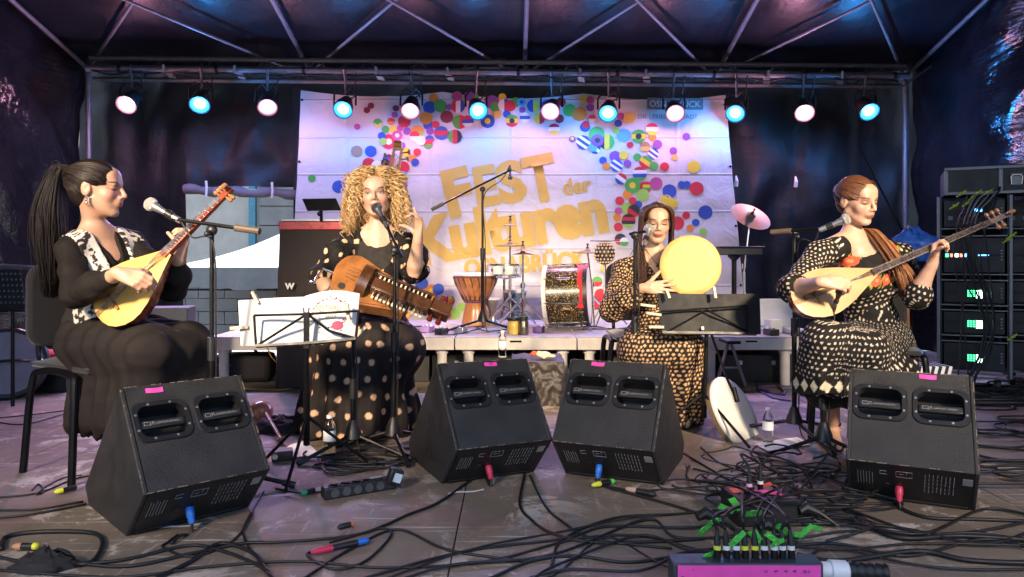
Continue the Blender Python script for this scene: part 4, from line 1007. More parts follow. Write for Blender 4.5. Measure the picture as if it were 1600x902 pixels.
# ------------------------------------------------------------------ third player: frame drum, long dark hair, brown spotted dress
J = dict(head=W(1026, 349, 4.18), hrot=(R(-3), R(6), R(-2)), hs=1.0, neck=W(1022, 398, 4.23), sR=W(975, 422, 4.22), sL=W(1070, 422, 4.22), eR=W(957, 482, 4.08), wR=W(1006, 450, 3.93), eL=W(1092, 486, 4.14), wL=W(1082, 463, 4.03),
         waist=W(1022, 498, 4.26), pel=W(1020, 545, 4.28), kR=W(1000, 545, 3.84), kL=W(1066, 545, 3.84), aR=V(.72, 3.98, .085), tR=V(.70, 3.86, .03), aL=V(.90, 3.98, .085), tL=V(.91, 3.86, .03), fwd=V(0, -1, 0))
J['hR'] = dict(f=V(.92, -.22, .02), n=V(.1, -.25, .0)+V(.15, .95, -.1), c=[(.25, .3, .2), (.12, .25, .15), (.12, .25, .15), (.18, .28, .2)], t=(.1, .1, .1), sp=.28, s=1.05)
J['hL'] = dict(f=V(-.1, -.3, -.6), n=V(0, -.9, .2), c=relaxed(.6, .9, .5))
SK3 = skin_mat('skin_warm', (.58, .36, .24), (.42, .09, .08), (.03, .015, .012), (.06, .03, .02), (.36, .19, .13))
v, q = make_body(J); base = V(J['pel'].x, J['pel'].y, 0); H3 = J['H']; up, fy, sx = J['up'], J['fy'], J['sx']
p3 = npput('person', v, q, SK3, None, base, hp=hp_of(v, H3), label='seated woman with long straight brown hair in a brown spotted dress behind a frame drum', cat='person', group='musicians seated across the stage')
def spotted(v, J, sp, r, seed, c1, c0):
    d, ins = voro_dots(chart(v, jbones(J, .14, .075)), sp, r, .18, seed); return np.where(ins[:, None], np.array(c1), np.array(c0))
F = garment(J); torso_cloth(F, J, .014)
for S in 'RL':
    F.chain([J['s'+S], J['s'+S].lerp(J['e'+S], .5), J['e'+S]], [.057, .062, .070], .03); F.chain([J['e'+S], J['e'+S].lerp(J['w'+S], .5), J['e'+S].lerp(J['w'+S], .85)], [.070, .066, .034], .03)
nb = J['neck']+fy*.05; F.cutcap(nb+up*.1, nb-up*.01, .066, .066); F.cutcap(nb-up*.01+fy*.03, J['chest']+fy*.12+up*.05, .060, .015); F.cutcap(J['neck']+up*.1, J['neck']+up*.01, .07, .07)
v, q = F.mesh(2); v = cloth_folds(v, q, .007, 40, 23); v = cloth_folds(v, q, .004, 95, 25)
DC1, DC0 = (.56, .36, .20), (.018, .011, .008)
npput('dress_top', v, q, CLOTH, p3, base, spotted(v, J, .020, .0058, 3, DC1, DC0))
F = Field(np.array((base.x-.40, base.y-.75, -.01)), np.array((base.x+.5, base.y+.35, .80)), .005)
F.cap(J['waist'], J['pel'], .125, .17, .04)
for S in 'RL':
    hip = J['pel']+sx*(.08 if S == 'L' else -.08); F.chain([hip, J['k'+S]], [.13, .10], .06); F.chain([J['k'+S], J['k'+S].lerp(J['a'+S], .5), J['a'+S]+V(0, 0, -.03)], [.10, .115, .135], .06)
F.cap(J['kR'], J['kL'], .09, .09, .05); F.cap(J['kR'].lerp(J['aR'], .6), J['kL'].lerp(J['aL'], .6), .1, .1, .06); F.zcut(.03)
v, q = F.mesh(3); n = vnormals(v, q); fall = np.clip((.50-v[:, 2])/.35, 0, 1)
v = v+n*(fall*.015*np.sin(v[:, 0]*58+1.5*npnoise(v*np.array([1, 1, .3]), 9, 4)))[:, None]; v = cloth_folds(v, q, .007, 30, 16)
uv = np.stack([v[:, 0]+.45*v[:, 1]*np.sign(v[:, 0]-base.x), v[:, 2]+.5*v[:, 1]*(v[:, 2] > .5)], 1); d, ins = voro_dots(uv, .022, .0066, .18, 4)
npput('skirt', v, q, CLOTH, p3, base, np.where(ins[:, None], np.array(DC1), np.array(DC0)))
hair_cap(H3, 1.0, p3, base, (.065, .028, .015), .060)
paths = []
for k in range(900):
    sd = rng.choice((-1, 1)); y0 = rng.uniform(.066, -.075); bk_ = (.066-y0)/.14
    p0 = H3 @ V(sd*.002, y0, .118-1.9*max(0, y0-.0)**2*3-.8*min(0, y0+.03)**2*4)
    a1 = on_skull(H3, sd*(.62+1.2*bk_), .62-.1*bk_, .006+rng.uniform(0, .008)); a2 = on_skull(H3, sd*(1.02+1.0*bk_), .05, .010+rng.uniform(0, .012)); a3 = H3 @ V(sd*(.082+rng.uniform(0, .014)), .035-.11*bk_+rng.gauss(0, .006), -.10)
    if bk_ < .5: e1 = a3+V(rng.gauss(0, .012), -.015, -.11); e2 = J['chest']+sx*(-sd*-.0)+V((-1 if (a3.x < J['head'].x) else 1)*rng.uniform(.05, .11), 0, 0)+fy*rng.uniform(.12, .135)+up*rng.uniform(-.06, .04)
    else: e1 = a3+V(rng.gauss(0, .012), .03, -.12); e2 = e1+V(rng.gauss(0, .02), .02, -rng.uniform(.1, .2))
    paths.append([p0, a1, a2, a3, e1, e2])
hair_strands('long_hair', paths, .0025, (.075, .032, .018), p3, base, .45)
mb = MB(); ch_ = [H3 @ V(x, .02-.5*abs(x)+.0, -.135) for x in (-.05, .05)]; c0 = J['neck']+fy*.085-up*.012
arc = catmull([J['neck']+sx*-.055+fy*.035+up*.035, J['neck']+sx*-.03+fy*.085-up*.01, J['neck']+fy*.098-up*.045, J['neck']+sx*.03+fy*.085-up*.01, J['neck']+sx*.055+fy*.035+up*.035], 6)
mb.tube([p-base for p in arc], .0018, 5); mb.ball(J['neck']+fy*.102-up*.055-base, .009); put('necklace', mb, mat('dark_bead', (.12, .04, .02), .25), p3)
P3J = J
# ------------------------------------------------------------------ fourth player (right): lute, red hair over the shoulder, flowered black dress
J = dict(head=W(1339, 314, 3.58), hrot=(R(23), R(12), R(4)), hs=1.0, neck=W(1332, 376, 3.62), sR=W(1278, 398, 3.52), sL=W(1408, 400, 3.68), eR=W(1237, 452, 3.34), wR=W(1284, 441, 3.13), eL=W(1432, 462, 3.46), wL=W(1457, 412, 3.40),
         waist=W(1358, 488, 3.64), pel=W(1372, 535, 3.70), kR=W(1288, 535, 3.25), kL=W(1352, 548, 3.22), aR=V(1.525, 3.52, .105), tR=V(1.50, 3.40, .03), aL=V(1.66, 3.50, .105), tL=V(1.63, 3.38, .03), fwd=V(-.25, -1, 0))
J['hR'] = dict(f=V(.95, -.18, -.05), n=V(.0, .8, -.55), c=[(.45, .6, .35), (.55, .7, .4), (.6, .7, .4), (.7, .75, .4)], t=(.3, .4, .3), s=.98)
J['hL'] = dict(f=V(.22, .0, .95), n=V(.55, -.75, -.1), c=[(.8, 1.2, .7), (.85, 1.2, .7), (.9, 1.2, .7), (.95, 1.2, .7)], t=(.3, .3, .2), s=.98)
SK4 = skin_mat('skin_light', (.55, .33, .23), (.36, .10, .09), (.05, .03, .02), (.16, .07, .035), (.30, .15, .12))
v, q = make_body(J); base = V(J['pel'].x, J['pel'].y, 0); H4 = J['H']; up, fy, sx = J['up'], J['fy'], J['sx']
p4 = npput('person', v, q, SK4, None, base, hp=hp_of(v, H4), label='seated red-haired woman in a black flowered and dotted dress playing a lute on the right', cat='person', group='musicians seated across the stage')
F = garment(J); torso_cloth(F, J, .013)
for S in 'RL': F.chain([J['s'+S], J['s'+S].lerp(J['e'+S], .5), J['e'+S].lerp(J['s'+S], .0)], [.054, .055, .056], .02)
F.cap(J['eR'], J['eR'].lerp(J['wR'], .14), .060, .064, .02); F.cap(J['eL'], J['eL'].lerp(J['wL'], .05), .062, .066, .02)
nb = J['neck']+fy*.05; F.cutcap(nb+up*.10, nb-up*.02, .078, .080); F.cutcap(J['neck']+up*.1, J['neck']+up*.0, .08, .085)
v, q = F.mesh(2); v = cloth_folds(v, q, .006, 42, 33); v = cloth_folds(v, q, .003, 100, 35)
L = (v-np.array(J['chest'])) @ np.array(J['TM']); blk = np.array([.009, .008, .008])
lat = np.abs(L[:, 0]); yoke = (L[:, 2] > -.07) & (lat < .165)
d, ins = voro_dots(chart(v, jbones(J, .14, .062)), .024, .0054, .1, 6)
c = np.where((ins & ~yoke)[:, None], np.array([.62, .52, .40]), blk)
for (fx_, fz, rr) in ((-.115, .095, .026), (-.112, .03, .024), (-.055, -.012, .030), (.018, -.026, .030), (.10, -.01, .030), (.125, .085, .030), (-.16, .055, .022)):
    dd = np.hypot(L[:, 0]-fx_, L[:, 2]-fz)*(1+.25*npnoise(v, 120, int(abs(fx_*1000)))); fr = L[:, 1] > -.06
    c = np.where(((dd < rr*1.35) & (npnoise(v, 160, 7) > .05) & fr)[:, None], np.array([.30, .26, .05]), c); c = np.where(((dd < rr*.85) & fr)[:, None], np.array([.66, .10, .045]), c)
    c = np.where(((dd < rr*.3) & fr)[:, None], np.array([.80, .25, .12]), c)
npput('dress_top', v, q, CLOTH, p4, base, c)
F = Field(np.array((base.x-.55, base.y-.80, .0)), np.array((base.x+.4, base.y+.35, .82)), .005)
F.cap(J['waist'], J['pel'], .120, .145, .04)
for S in 'RL':
    hip = J['pel']+sx*(.08 if S == 'L' else -.08); F.chain([hip, J['k'+S]], [.105, .082], .05); F.chain([J['k'+S], J['k'+S]+V(-.01, .04, -.18)], [.080, .100], .05)
F.cap(J['kR'], J['kL'], .075, .075, .05); F.ell(J['pel']+V(.0, .0, -.10), (.150, .13, .12), None, .06); F.cap(J['pel']+V(.04, -.08, -.12), J['kL']+V(.03, .03, -.15), .11, .095, .06)
F.zcut(.30); v, q = F.mesh(3); n = vnormals(v, q); fall = np.clip((.52-v[:, 2])/.2, 0, 1)
v = v+n*(fall*.016*(1-2*np.abs(np.sin(v[:, 0]*30+v[:, 1]*12+npnoise(v, 6, 3)))**.8))[:, None]; v = cloth_folds(v, q, .008, 30, 36); v = cloth_folds(v, q, .004, 70, 37)
uv = chart(v, [(J['pel']+V(0, 0, .0), J['neck'], .14, (0, 1, 0)), (J['pel'], (J['kR']+J['kL'])/2, .16, (0, 0, -1)), ((J['kR']+J['kL'])/2, (J['kR']+J['kL'])/2+V(0, .05, -.3), .17, (0, 1, 0))]); d, ins = voro_dots(uv, .024, .0050, .12, 8)
c = np.where(ins[:, None], np.array([.60, .52, .42]), blk)
hz = (v[:, 2]-.335)/.032; u = (v[:, 0]*.8-v[:, 1]*.6)/.045; fu = np.abs(u-np.floor(u)-.5)*2; dia = (fu+np.abs(hz)*.9 < .8); band = np.abs(hz) < 1.15
c = np.where(band[:, None], np.where(dia[:, None], np.array([.66, .58, .42]), blk), c)
npput('skirt', v, q, CLOTH, p4, base, c)
F = Field(np.array((base.x-.55, base.y-.75, .0)), np.array((base.x+.3, base.y+.1, .5)), .006)
for S in 'RL': F.chain([J['k'+S]+V(0, .02, -.03), J['k'+S].lerp(J['a'+S], .55)+V(-.01, 0, 0)], [.085, .10], .05)
F.cap(J['kR'].lerp(J['aR'], .4), J['kL'].lerp(J['aL'], .4), .09, .09, .05); F.zcut(.16); v, q = F.mesh(3); v = cloth_folds(v, q, .008, 26, 38)
npput('underskirt', v, q, CLOTH, p4, base, np.tile(np.array([[.017, .016, .017]]), (len(v), 1)))
for S in 'RL':
    mb = MB(); a_, t_ = J['a'+S]-base, J['t'+S]-base; dirv = (t_-a_); dirv.z = 0; dirv.normalize()
    mb.tube([a_+V(0, 0, -.075)-dirv*.035, a_+V(0, 0, -.078)+dirv*.05, V(t_.x, t_.y, a_.z-.078)+dirv*.02], [.030, .034, .022], 10); put('shoe', mb, SHOE, p4)
    mb = MB(); mb.lathe(a_+V(0, 0, -.005), V(0, 0, 1), [(.038, 0), (.040, .006), (.038, .014)], 16); put('shoe_strap', mb, SHOE, p4)
hair_cap(H4, 1.0, p4, base, (.12, .045, .022), .066)
tie = on_skull(H4, math.pi, -.25, .01); paths = []
paths = sweep_back(H4, -.2, 900, .55)
shl = J['neck']+sx*.075+up*.015
hair_strands('swept_hair', paths, .0024, (.13, .052, .026), p4, base, .6); paths = []
for k in range(800):
    a = rng.gauss(0, 1); b_ = rng.gauss(0, 1); ln = rng.uniform(.75, 1.05); sp = sx*a*.0135+fy*b_*.009
    paths.append([tie+sp*.4, J['neck']+sx*.07-fy*.045+up*.055+sp*.8, J['neck']+sx*.085+fy*.045+up*.050+sp, J['chest']+sx*.085+fy*.125+up*.055+sp*1.3, J['chest']+sx*.088+fy*.150-up*.035*ln+sp*1.6+V(rng.gauss(0, .007), rng.gauss(0, .004), rng.gauss(0, .004)), J['chest']+sx*.10+fy*.145-up*.12*ln+sp*1.5+V(rng.gauss(0, .006), 0, rng.gauss(0, .006))])
hair_strands('hair_tail', paths, .0024, (.26, .11, .045), p4, base, .75)
P4J = J
# ================================================================== instruments held by the players
SPRUCE = mat('spruce_soundboard', (.74, .44, .12), .35, var=.07, scale=8, coat=.3)
SPRUCE2 = mat('pale_soundboard', (.47, .29, .14), .42, var=.08, scale=8, coat=.15)
BOWL = mat('mahogany_bowl', (.20, .045, .018), .25, var=.25, scale=20, coat=.5)
NECK1 = mat('red_neck_wood', (.30, .055, .025), .3, var=.2, scale=30, coat=.3)
NECK2 = mat('grey_brown_neck', (.16, .12, .11), .4, var=.2, scale=30)
STRM = mat('steel_string', (.7, .68, .62), .25, 1)
def fibre(m, axis=(60, 3, 3)):
    n = m.node_tree.nodes; l = m.node_tree.links
    for x in n:
        if x.type == 'TEX_NOISE':
            mp = n.new('ShaderNodeMapping'); mp.inputs['Scale'].default_value = axis; src = x.inputs['Vector'].links[0].from_socket; l.new(src, mp.inputs[0]); l.new(mp.outputs[0], x.inputs['Vector'])
    return m
def lute(T, N, E, n, Wd, Dp, board, neckm, label, mark):
    T, N, E = Vector(T), Vector(N), Vector(E); L = (N-T).length; ex = (N-T).normalized(); n = Vector(n); n = (n-ex*n.dot(ex)).normalized(); ey = n.cross(ex)
    root = thing('long_necked_lute', label, 'lute', M=Matrix.Translation(T), group='long-necked lutes')
    prof = [(0, .0), (.015, .30), (.05, .55), (.11, .76), (.2, .92), (.3, 1.0), (.4, .985), (.52, .88), (.64, .72), (.76, .52), (.87, .34), (.95, .22), (1, .15)]
    P = lambda x, y, z: ex*(x*L)+ey*(y*Wd)+n*z
    mb = MB(); na_ = 14; vs = []; fs = []
    for (t, w) in prof:
        for k in range(na_+1):
            a = math.pi*k/na_; vs.append(P(t, math.cos(a)*max(w, .004), -Dp*max(w, .01)**.8*math.sin(a)*(1+.0*math.sin(a*8))))
    for i in range(len(prof)-1):
        for k in range(na_): fs.append((i*(na_+1)+k, (i+1)*(na_+1)+k, (i+1)*(na_+1)+k+1, i*(na_+1)+k+1))
    mb.add(vs, fs); put('bowl', mb, BOWL, root, smooth=60)
    mb = MB(); vs = []; fs = []; nk = 10
    for (t, w) in prof:
        for k in range(nk+1): y = -1+2*k/nk; vs.append(P(t, y*max(w, .004)*1.01, .002+.008*(1-y*y)*w))
    for i in range(len(prof)-1):
        for k in range(nk): fs.append((i*(nk+1)+k, i*(nk+1)+k+1, (i+1)*(nk+1)+k+1, (i+1)*(nk+1)+k))
    mb.add(vs, fs); sb = put('soundboard', mb, board, root, smooth=180)
    mb = MB(); mb.lathe(P(.13, -.0, .011), n, [(.011, 0), (.011, .0012), (0, .0012)], 14)
    for k in range(7): mb.lathe(P(.20+.012*math.cos(k), .25*math.sin(k*.9)-.0, .0105), n, [(.0022, 0), (.0022, .0010), (0, .001)], 8)
    put('sound_hole', mb, BOWL, sb)
    NE = E-T; nd = (NE-ex*L).normalized(); nl = (NE-ex*L).length; st = ex*L*.93; up_ = n
    mb = MB(); a = st+n*.004; b = NE
    yy = nd.cross(n).normalized(); ring = lambda p, w, h: [p+yy*w+n*h*.4, p-yy*w+n*h*.4, p-yy*w*.7-n*h*.6, p+yy*w*.7-n*h*.6]
    vs = ring(a, .017, .03)+ring(a.lerp(b, .55), .015, .026)+ring(b, .012, .022)
    fs = [(0, 1, 2, 3), (8, 11, 10, 9)]+[(i*4+k, i*4+4+k, i*4+4+(k+1) % 4, i*4+(k+1) % 4) for i in range(2) for k in range(4)]
    mb.add(vs, fs); nk_ = put('neck', mb, neckm, root, bevel=.002)
    mb = MB(); fr = [a.lerp(b, t)+n*.0125 for t in [1-.80*.9439**k+-.18 for k in range(2, 19)] if .05 < t < .80] if False else [a.lerp(b, .78-.72*(1-.93**k)/(1-.93**17)) for k in range(18)]
    for p in fr: mb.bar(p+yy*.0165+n*.0115, p-yy*.0165+n*.0115, .003, .002, n)
    put('frets', mb, STRM, nk_)
    for k in range(7):
        c = a.lerp(b, .86+.02*k); s_ = 1 if k % 2 else -1; d = (yy*s_ if k < 5 else n).normalized()
        mb = MB(); mb.lathe(c+d*.008, d, [(.004, 0), (.004, .018), (.009, .022), (.010, .034), (.005, .040)], 8); put('peg', mb, WOOD, root)
    mb = MB(); mb.bar(P(.24, -.42, .014), P(.24, .42, .014), .010, .006, n); put('bridge', mb, WOOD, root)
    mb = MB()
    for k in range(7):
        o = (k-3)*.0042; mb.tube([P(.0, 0, .006)+ey*o*.8, P(.24, 0, .022)+ey*o, a+yy*o*.8+n*.022, a.lerp(b, .84)+yy*o*.7+n*.014], .0009, 4)
    put('strings', mb, STRM, root)
    return root
lute(W(152, 494, 2.84), W(264, 394, 2.86), W(362, 294, 2.98), V(-.10, -.88, .42), .128, .125, SPRUCE, NECK1, 'shiny yellow-topped lute with red bowl held by the player with the ponytail', '')
lute(W(1240, 475, 3.24), W(1370, 424, 3.36), W(1578, 334, 3.52), V(.02, -.92, .36), .108, .12, SPRUCE2, NECK2, 'pale wooden lute with long grey neck held by the red-haired player', '')
# ---- hurdy-gurdy
HGW = mat('honey_wood', (.30, .12, .035), .28, var=.3, scale=14, coat=.4); HGD = mat('dark_brown_wood', (.07, .028, .012), .3, var=.3, scale=20, coat=.4); IVORY = mat('ivory_key', (.70, .60, .42), .35, var=.1)
A_, B_ = W(522, 424, 3.60), W(694, 494, 3.62); ex = (B_-A_).normalized(); L = (B_-A_).length; n = V(.0, -.80, .60); n = (n-ex*n.dot(ex)).normalized(); ey = n.cross(ex)   # ey points up-left of the axis
hg = thing('hurdy_gurdy', 'brown wooden hurdy-gurdy with key box held across the singer\'s lap', 'hurdy-gurdy', M=Matrix.Translation(A_))
P = lambda x, y, z: ex*x+ey*y+n*z
out = [(0, 0), (.004, .06), (.03, .105), (.08, .128), (.14, .120), (.20, .100), (.27, .088), (.36, .072), (.40, .066), (.40, -.066), (.36, -.078), (.27, -.10), (.20, -.118), (.13, -.135), (.06, -.118), (.02, -.075)]
sm = catmull([V(x, y, 0) for x, y in out], 3, closed=True)
mb = MB(); mb.prism([(p.x, p.y) for p in sm], P(0, 0, -.07), ex, ey, n, .085); put('body', mb, HGW, hg, bevel=.004)
mb = MB(); mb.prism([(p.x*.96+.006, p.y*.93) for p in sm], P(0, 0, .0155), ex, ey, n, .006); put('top_plate', mb, HGW, hg)
mb = MB()
for k in range(2): mb.prism([(.07+k*.26+.018*math.cos(t*.5236), -.07*(1-2*k*.0)+.018*math.sin(t*.5236)) for t in range(12)], P(0, 0, .022), ex, ey, n, .001)
put('sound_hole', mb, INK, hg)
mb = MB(); vs = []; fs = []                              # arched wheel cover
for k in range(13):
    a = math.pi*k/12
    for x in (.135, .185): vs.append(P(x, math.cos(a)*.088, .02+math.sin(a)*.070)); vs.append(P(x, math.cos(a)*.082, .02+math.sin(a)*.064))
for k in range(12):
    o = k*4; fs += [(o, o+4, o+6, o+2), (o+1, o+3, o+7, o+5), (o, o+1, o+5, o+4), (o+2, o+6, o+7, o+3)]
mb.add(vs, fs); put('wheel_cover', mb, HGD, hg, smooth=50)
mb = MB(); mb.lathe(P(.16, 0, -.02), ex, [(.0, -.008), (.074, -.008), (.074, .008), (0, .008)], 28); put('wheel', mb, HGW, hg)
def kb(x0, x1, y0, y1, z0, z1, nm, m, bev=.002):
    mb = MB(); mb.prism([(x0, y0), (x1, y0), (x1, y1), (x0, y1)], P(0, 0, z0), ex, ey, n, z1-z0); return put(nm, mb, m, hg, bevel=bev)
kb(.205, .50, -.052, -.040, .021, .085, 'key_box_side', HGD); kb(.205, .50, .034, .046, .021, .085, 'key_box_side', HGD); kb(.205, .50, -.040, .034, .021, .032, 'key_box_floor', HGW); kb(.49, .50, -.04, .034, .032, .085, 'key_box_end', HGW)
kb(.2055, .495, -.050, .006, .086, .092, 'key_box_lid', HGD)
for k in range(13): kb(.222+k*.0205, .234+k*.0205, -.085, -.0525, .040, .052, 'key', IVORY, .0015)
for k in range(10): kb(.228+k*.0265, .238+k*.0265, -.078, -.0525, .060, .070, 'key', HGD, .0015)
for k in range(12): kb(.222+k*.0215, .230+k*.0215, .008, .030, .036, .080, 'tangent', IVORY, .001)
mb = MB()
for k in range(4): mb.tube([P(.07, -.03+.02*k, .05), P(.16, -.03+.02*k, .062), P(.56, -.02+.013*k, .050)], .0012, 4)
put('strings', mb, STRM, hg)
kb(.50, .60, -.034, .034, .0, .075, 'pegbox', HGD, .006)
for k in range(4):
    mb = MB(); d = ey if k % 2 else -ey; o = P(.52+.022*k, .034 if k % 2 else -.034, .04); mb.lathe(o, d, [(.005, 0), (.005, .016), (.013, .022), (.014, .040), (.006, .046)], 10); put('tuning_peg', mb, mat('rosewood_peg', (.12, .02, .012), .3), hg)
mb = MB(); mb.tube([P(-.06, 0, -.02), P(.0, 0, -.02)], .006, 8); mb.tube([P(-.055, 0, -.02), P(-.06, -.05, -.01), P(-.058, -.10, .0)], .006, 8); mb.ball(P(-.07, -.10, .0), (.018, .014, .014)); put('crank', mb, CHROME, hg)
# ---- frame drum in the third player's hands
def frame_drum(c, nrm, r, depth, skin, rimm, label):
    root = thing('frame_drum', label, 'frame drum', M=Matrix.Translation(Vector(c)), group='round frame drums'); nrm = Vector(nrm).normalized()
    mb = MB(); mb.lathe(V(0, 0, 0), nrm, [(r-.009, -depth), (r, -depth), (r+.001, -.004), (r-.004, .0005), (r-.009, -.001), (r-.009, -depth)], 56); put('rim', mb, rimm, root, smooth=50)
    mb = MB(); mb.lathe(V(0, 0, 0), nrm, [(r+.002, -.018), (r+.0025, -.004), (r-.002, .0018), (r*.8, .0022), (r*.4, .0024), (0, .0024)], 56); put('drum_skin', mb, skin, root, smooth=60)
    return root
SKIND = mat('yellowed_drum_skin', (.60, .40, .12), .5, var=.16, scale=7)
SKINW = mat('white_drum_skin', (.78, .76, .70), .5, var=.07, scale=9)
frame_drum(W(1079, 415, 3.98), V(-.10, -1, .10), .162, .06, SKIND, WOOD, 'round glowing yellow frame drum held up by the woman in the spotted dress')
frame_drum(W(1150, 643, 3.72), V(.66, -.58, .48), .185, .045, SKINW, mat('pale_rim', (.16, .11, .07), .5, var=.15), 'white frame drum lying tilted on the floor beside the bottle')
# ================================================================== stage monitors
def cab_mat():
    m = mat('black_cabinet_paint', (.024, .023, .022), .52, var=.35, scale=9, bump=.35, bscale=260, spec=.5)
    n = m.node_tree.nodes; l = m.node_tree.links; b = n['Principled BSDF']; src = b.inputs['Base Color'].links[0].from_socket
    tc = n.new('ShaderNodeTexCoord'); z = n.new('ShaderNodeTexNoise'); z.inputs['Scale'].default_value = 16; z.inputs['Detail'].default_value = 8; z.inputs['Roughness'].default_value = .8; l.new(tc.outputs['Object'], z.inputs['Vector'])
    q = n.new('ShaderNodeMapRange'); q.inputs[1].default_value = .66; q.inputs[2].default_value = .74; q.inputs[4].default_value = .35; l.new(z.outputs['Fac'], q.inputs[0])
    mx = n.new('ShaderNodeMix'); mx.data_type = 'RGBA'; l.new(q.outputs[0], mx.inputs[0]); l.new(src, mx.inputs[6]); mx.inputs[7].default_value = (.07, .06, .055, 1); l.new(mx.outputs[2], b.inputs['Base Color'])
    return m
CAB = cab_mat(); SCREW = mat('zinc_screw', (.45, .45, .44), .4, .8, var=.1); GRILL = mat('speaker_grille', (.02, .02, .02), .6, .2); PRINT = mat('white_print', (.30, .30, .30), .6, var=.1); DARKIN = mat('handle_tray', (.012, .012, .013), .5, var=.2); WORN = mat('chipped_edge', (.20, .15, .11), .7, var=.4, scale=60)
WW = .41; pA, pB, pC, pD, pE = (.167, .171), (0, 0), (-.417, 0), (-.464, .06), (-.07, .467)
def L3(x, u, v): return V(x, -u, v)
tE = V(0, -pE[0], pE[1]); tA = V(0, -pA[0], pA[1]); tdir = (tA-tE).normalized(); tlen = (tA-tE).length; sdir = V(1, 0, 0); nout = tdir.cross(sdir); 
if nout.y > 0: nout = -nout
PN = lambda s, t, o=0.0: tE+sdir*s+tdir*t+nout*o
def rrect(cx, cy, w, h, r, k=5):
    o = []
    for (sx, sy, a0) in ((1, 1, 0), (-1, 1, 90), (-1, -1, 180), (1, -1, 270)):
        for i in range(k+1): a = R(a0+90*i/k); o.append((cx+sx*(w/2-r)+r*math.cos(a), cy+sy*(h/2-r)+r*math.sin(a)))
    return o
def wedge(x, y, th, plug, tape, label, first=[None]):
    M = TR((x, y, 0), th)
    root = thing('stage_monitor', label, 'monitor speaker', M=M, group='black wedge monitors facing the players')
    if first[0] is not None:
        for nm, me, bev in first[0]:
            o = bpy.data.objects.new(nm, me); col.objects.link(o); o.parent = root
            if nm in ('screws', 'panel_print', 'chips'): o['kind'] = 'stuff'
            if bev: b = o.modifiers.new('bevel', 'BEVEL'); b.width = bev; b.segments = 2; b.limit_method = 'ANGLE'; b.angle_limit = R(40)
    else:
        keep = []
        def kp(o, bev=0): keep.append((o.name.split('.')[0], o.data, bev)); return o
        h = WW/2; mb = MB()
        for sx in (-1, 1): mb.prism([(p[0], p[1]) for p in (pA, pB, pC, pD, pE)], V(sx*h-(.015 if sx > 0 else 0), 0, 0), V(0, -1, 0), V(0, 0, 1), V(1, 0, 0), .015)
        kp(put('side_panel', mb, CAB, root, bevel=.004), .004)
        hs = [(-.098, .138), (.098, .138)]; hw, hh = .158, .125
        mb = MB()
        def strip(s0, s1, t0, t1): 
            c = PN((s0+s1)/2, (t0+t1)/2, -.008); Mx = Matrix((sdir, tdir, nout)).transposed(); mb.box(c, (s1-s0, t1-t0, .016), Mx)
        e = h-.0155; y0, y1 = .138-hh/2, .138+hh/2
        strip(-e, e, .001, y0); strip(-e, e, y1, tlen-.001); strip(-e, -.098-hw/2, y0, y1); strip(-.098+hw/2, .098-hw/2, y0, y1); strip(.098+hw/2, e, y0, y1)
        kp(put('back_panel', mb, CAB, root, bevel=.0), 0)
        for cx, cy in hs:
            mb = MB(); Mx = Matrix((sdir, tdir, nout)).transposed()
            dpt = .075; w2, h2 = hw/2, hh/2
            cs = [PN(cx+a*w2, cy+b*h2, 0) for a, b in ((-1, -1), (1, -1), (1, 1), (-1, 1))]; ds = [PN(cx+a*w2*.9, cy+b*h2*.9, -dpt) for a, b in ((-1, -1), (1, -1), (1, 1), (-1, 1))]
            mb.add(cs+ds, [(4, 5, 6, 7)]+[(i, (i+1) % 4, 4+(i+1) % 4, 4+i) for i in range(4)]); hd = kp(put('handle_tray', mb, DARKIN, root))
            mb = MB(); ou = rrect(cx, cy, .182, .150, .038); inn = rrect(cx, cy, .146, .112, .028); N = len(ou)
            def lay(P_, o): return [PN(p[0], p[1], o) for p in P_]
            vs = lay(ou, .001)+lay(rrect(cx, cy, .176, .144, .036), .006)+lay(inn, .006)+lay(inn, -.03)
            mb.add(vs, [(r_*N+i, r_*N+(i+1) % N, (r_+1)*N+(i+1) % N, (r_+1)*N+i) for r_ in range(3) for i in range(N)]); kp(put('handle_frame', mb, DARKIN if False else BLACKP, root, smooth=30))
            mb = MB(); mb.box(PN(cx, cy+.006, -.012), (.148, .030, .020), Mx); kp(put('handle_bar', mb, BLACKP, root, bevel=.006), .006)
            mb = MB(); mb.box(PN(cx, cy+.006, .0), (.128, .017, .0012), Mx); kp(put('name_plate', mb, INK, root))
            vs, fs = text_polys('cadenbach acoustics', .0125); mb = MB(); mb.add([PN(cx-.022+p[0]*.72, cy+.0095-p[1], .0016) for p in vs], [f[::-1] for f in fs])
            for (a, b) in (((-.058, -.000), (-.058, .012)), ((-.058, .012), (-.036, .012)), ((-.058, .0), (-.040, .0)), ((-.036, .012), (-.030, -.001)), ((-.030, -.001), (-.026, .012)), ((-.042, .012), (-.036, .0))):
                mb.bar(PN(cx+a[0], cy+a[1], .0016), PN(cx+b[0], cy+b[1], .0016), .0014, .0008, nout)
            kp(put('name_print', mb, PRINT, root))
            mb = MB()
            for a, b in ((-.035, -.062), (.035, -.062), (-.035, .062), (.035, .062), (-.079, -.028), (-.079, .028), (.079, -.028), (.079, .028)): mb.lathe(PN(cx+a, cy+b, .0055), nout, [(.0048, 0), (.0042, .0016), (0, .002)], 8)
            o_ = kp(put('screws', mb, SCREW, root))
        # connector panel, bottom, top edge strip and grille
        cA, cB = V(0, -pA[0], pA[1]), V(0, -pB[0], pB[1]); cd = (cB-cA).normalized(); cl = (cB-cA).length; cn = cd.cross(sdir)
        if cn.y > 0: cn = -cn
        CP = lambda s, t, o=0.: cA+sdir*s+cd*t+cn*o; Mc = Matrix((sdir, cd, cn)).transposed()
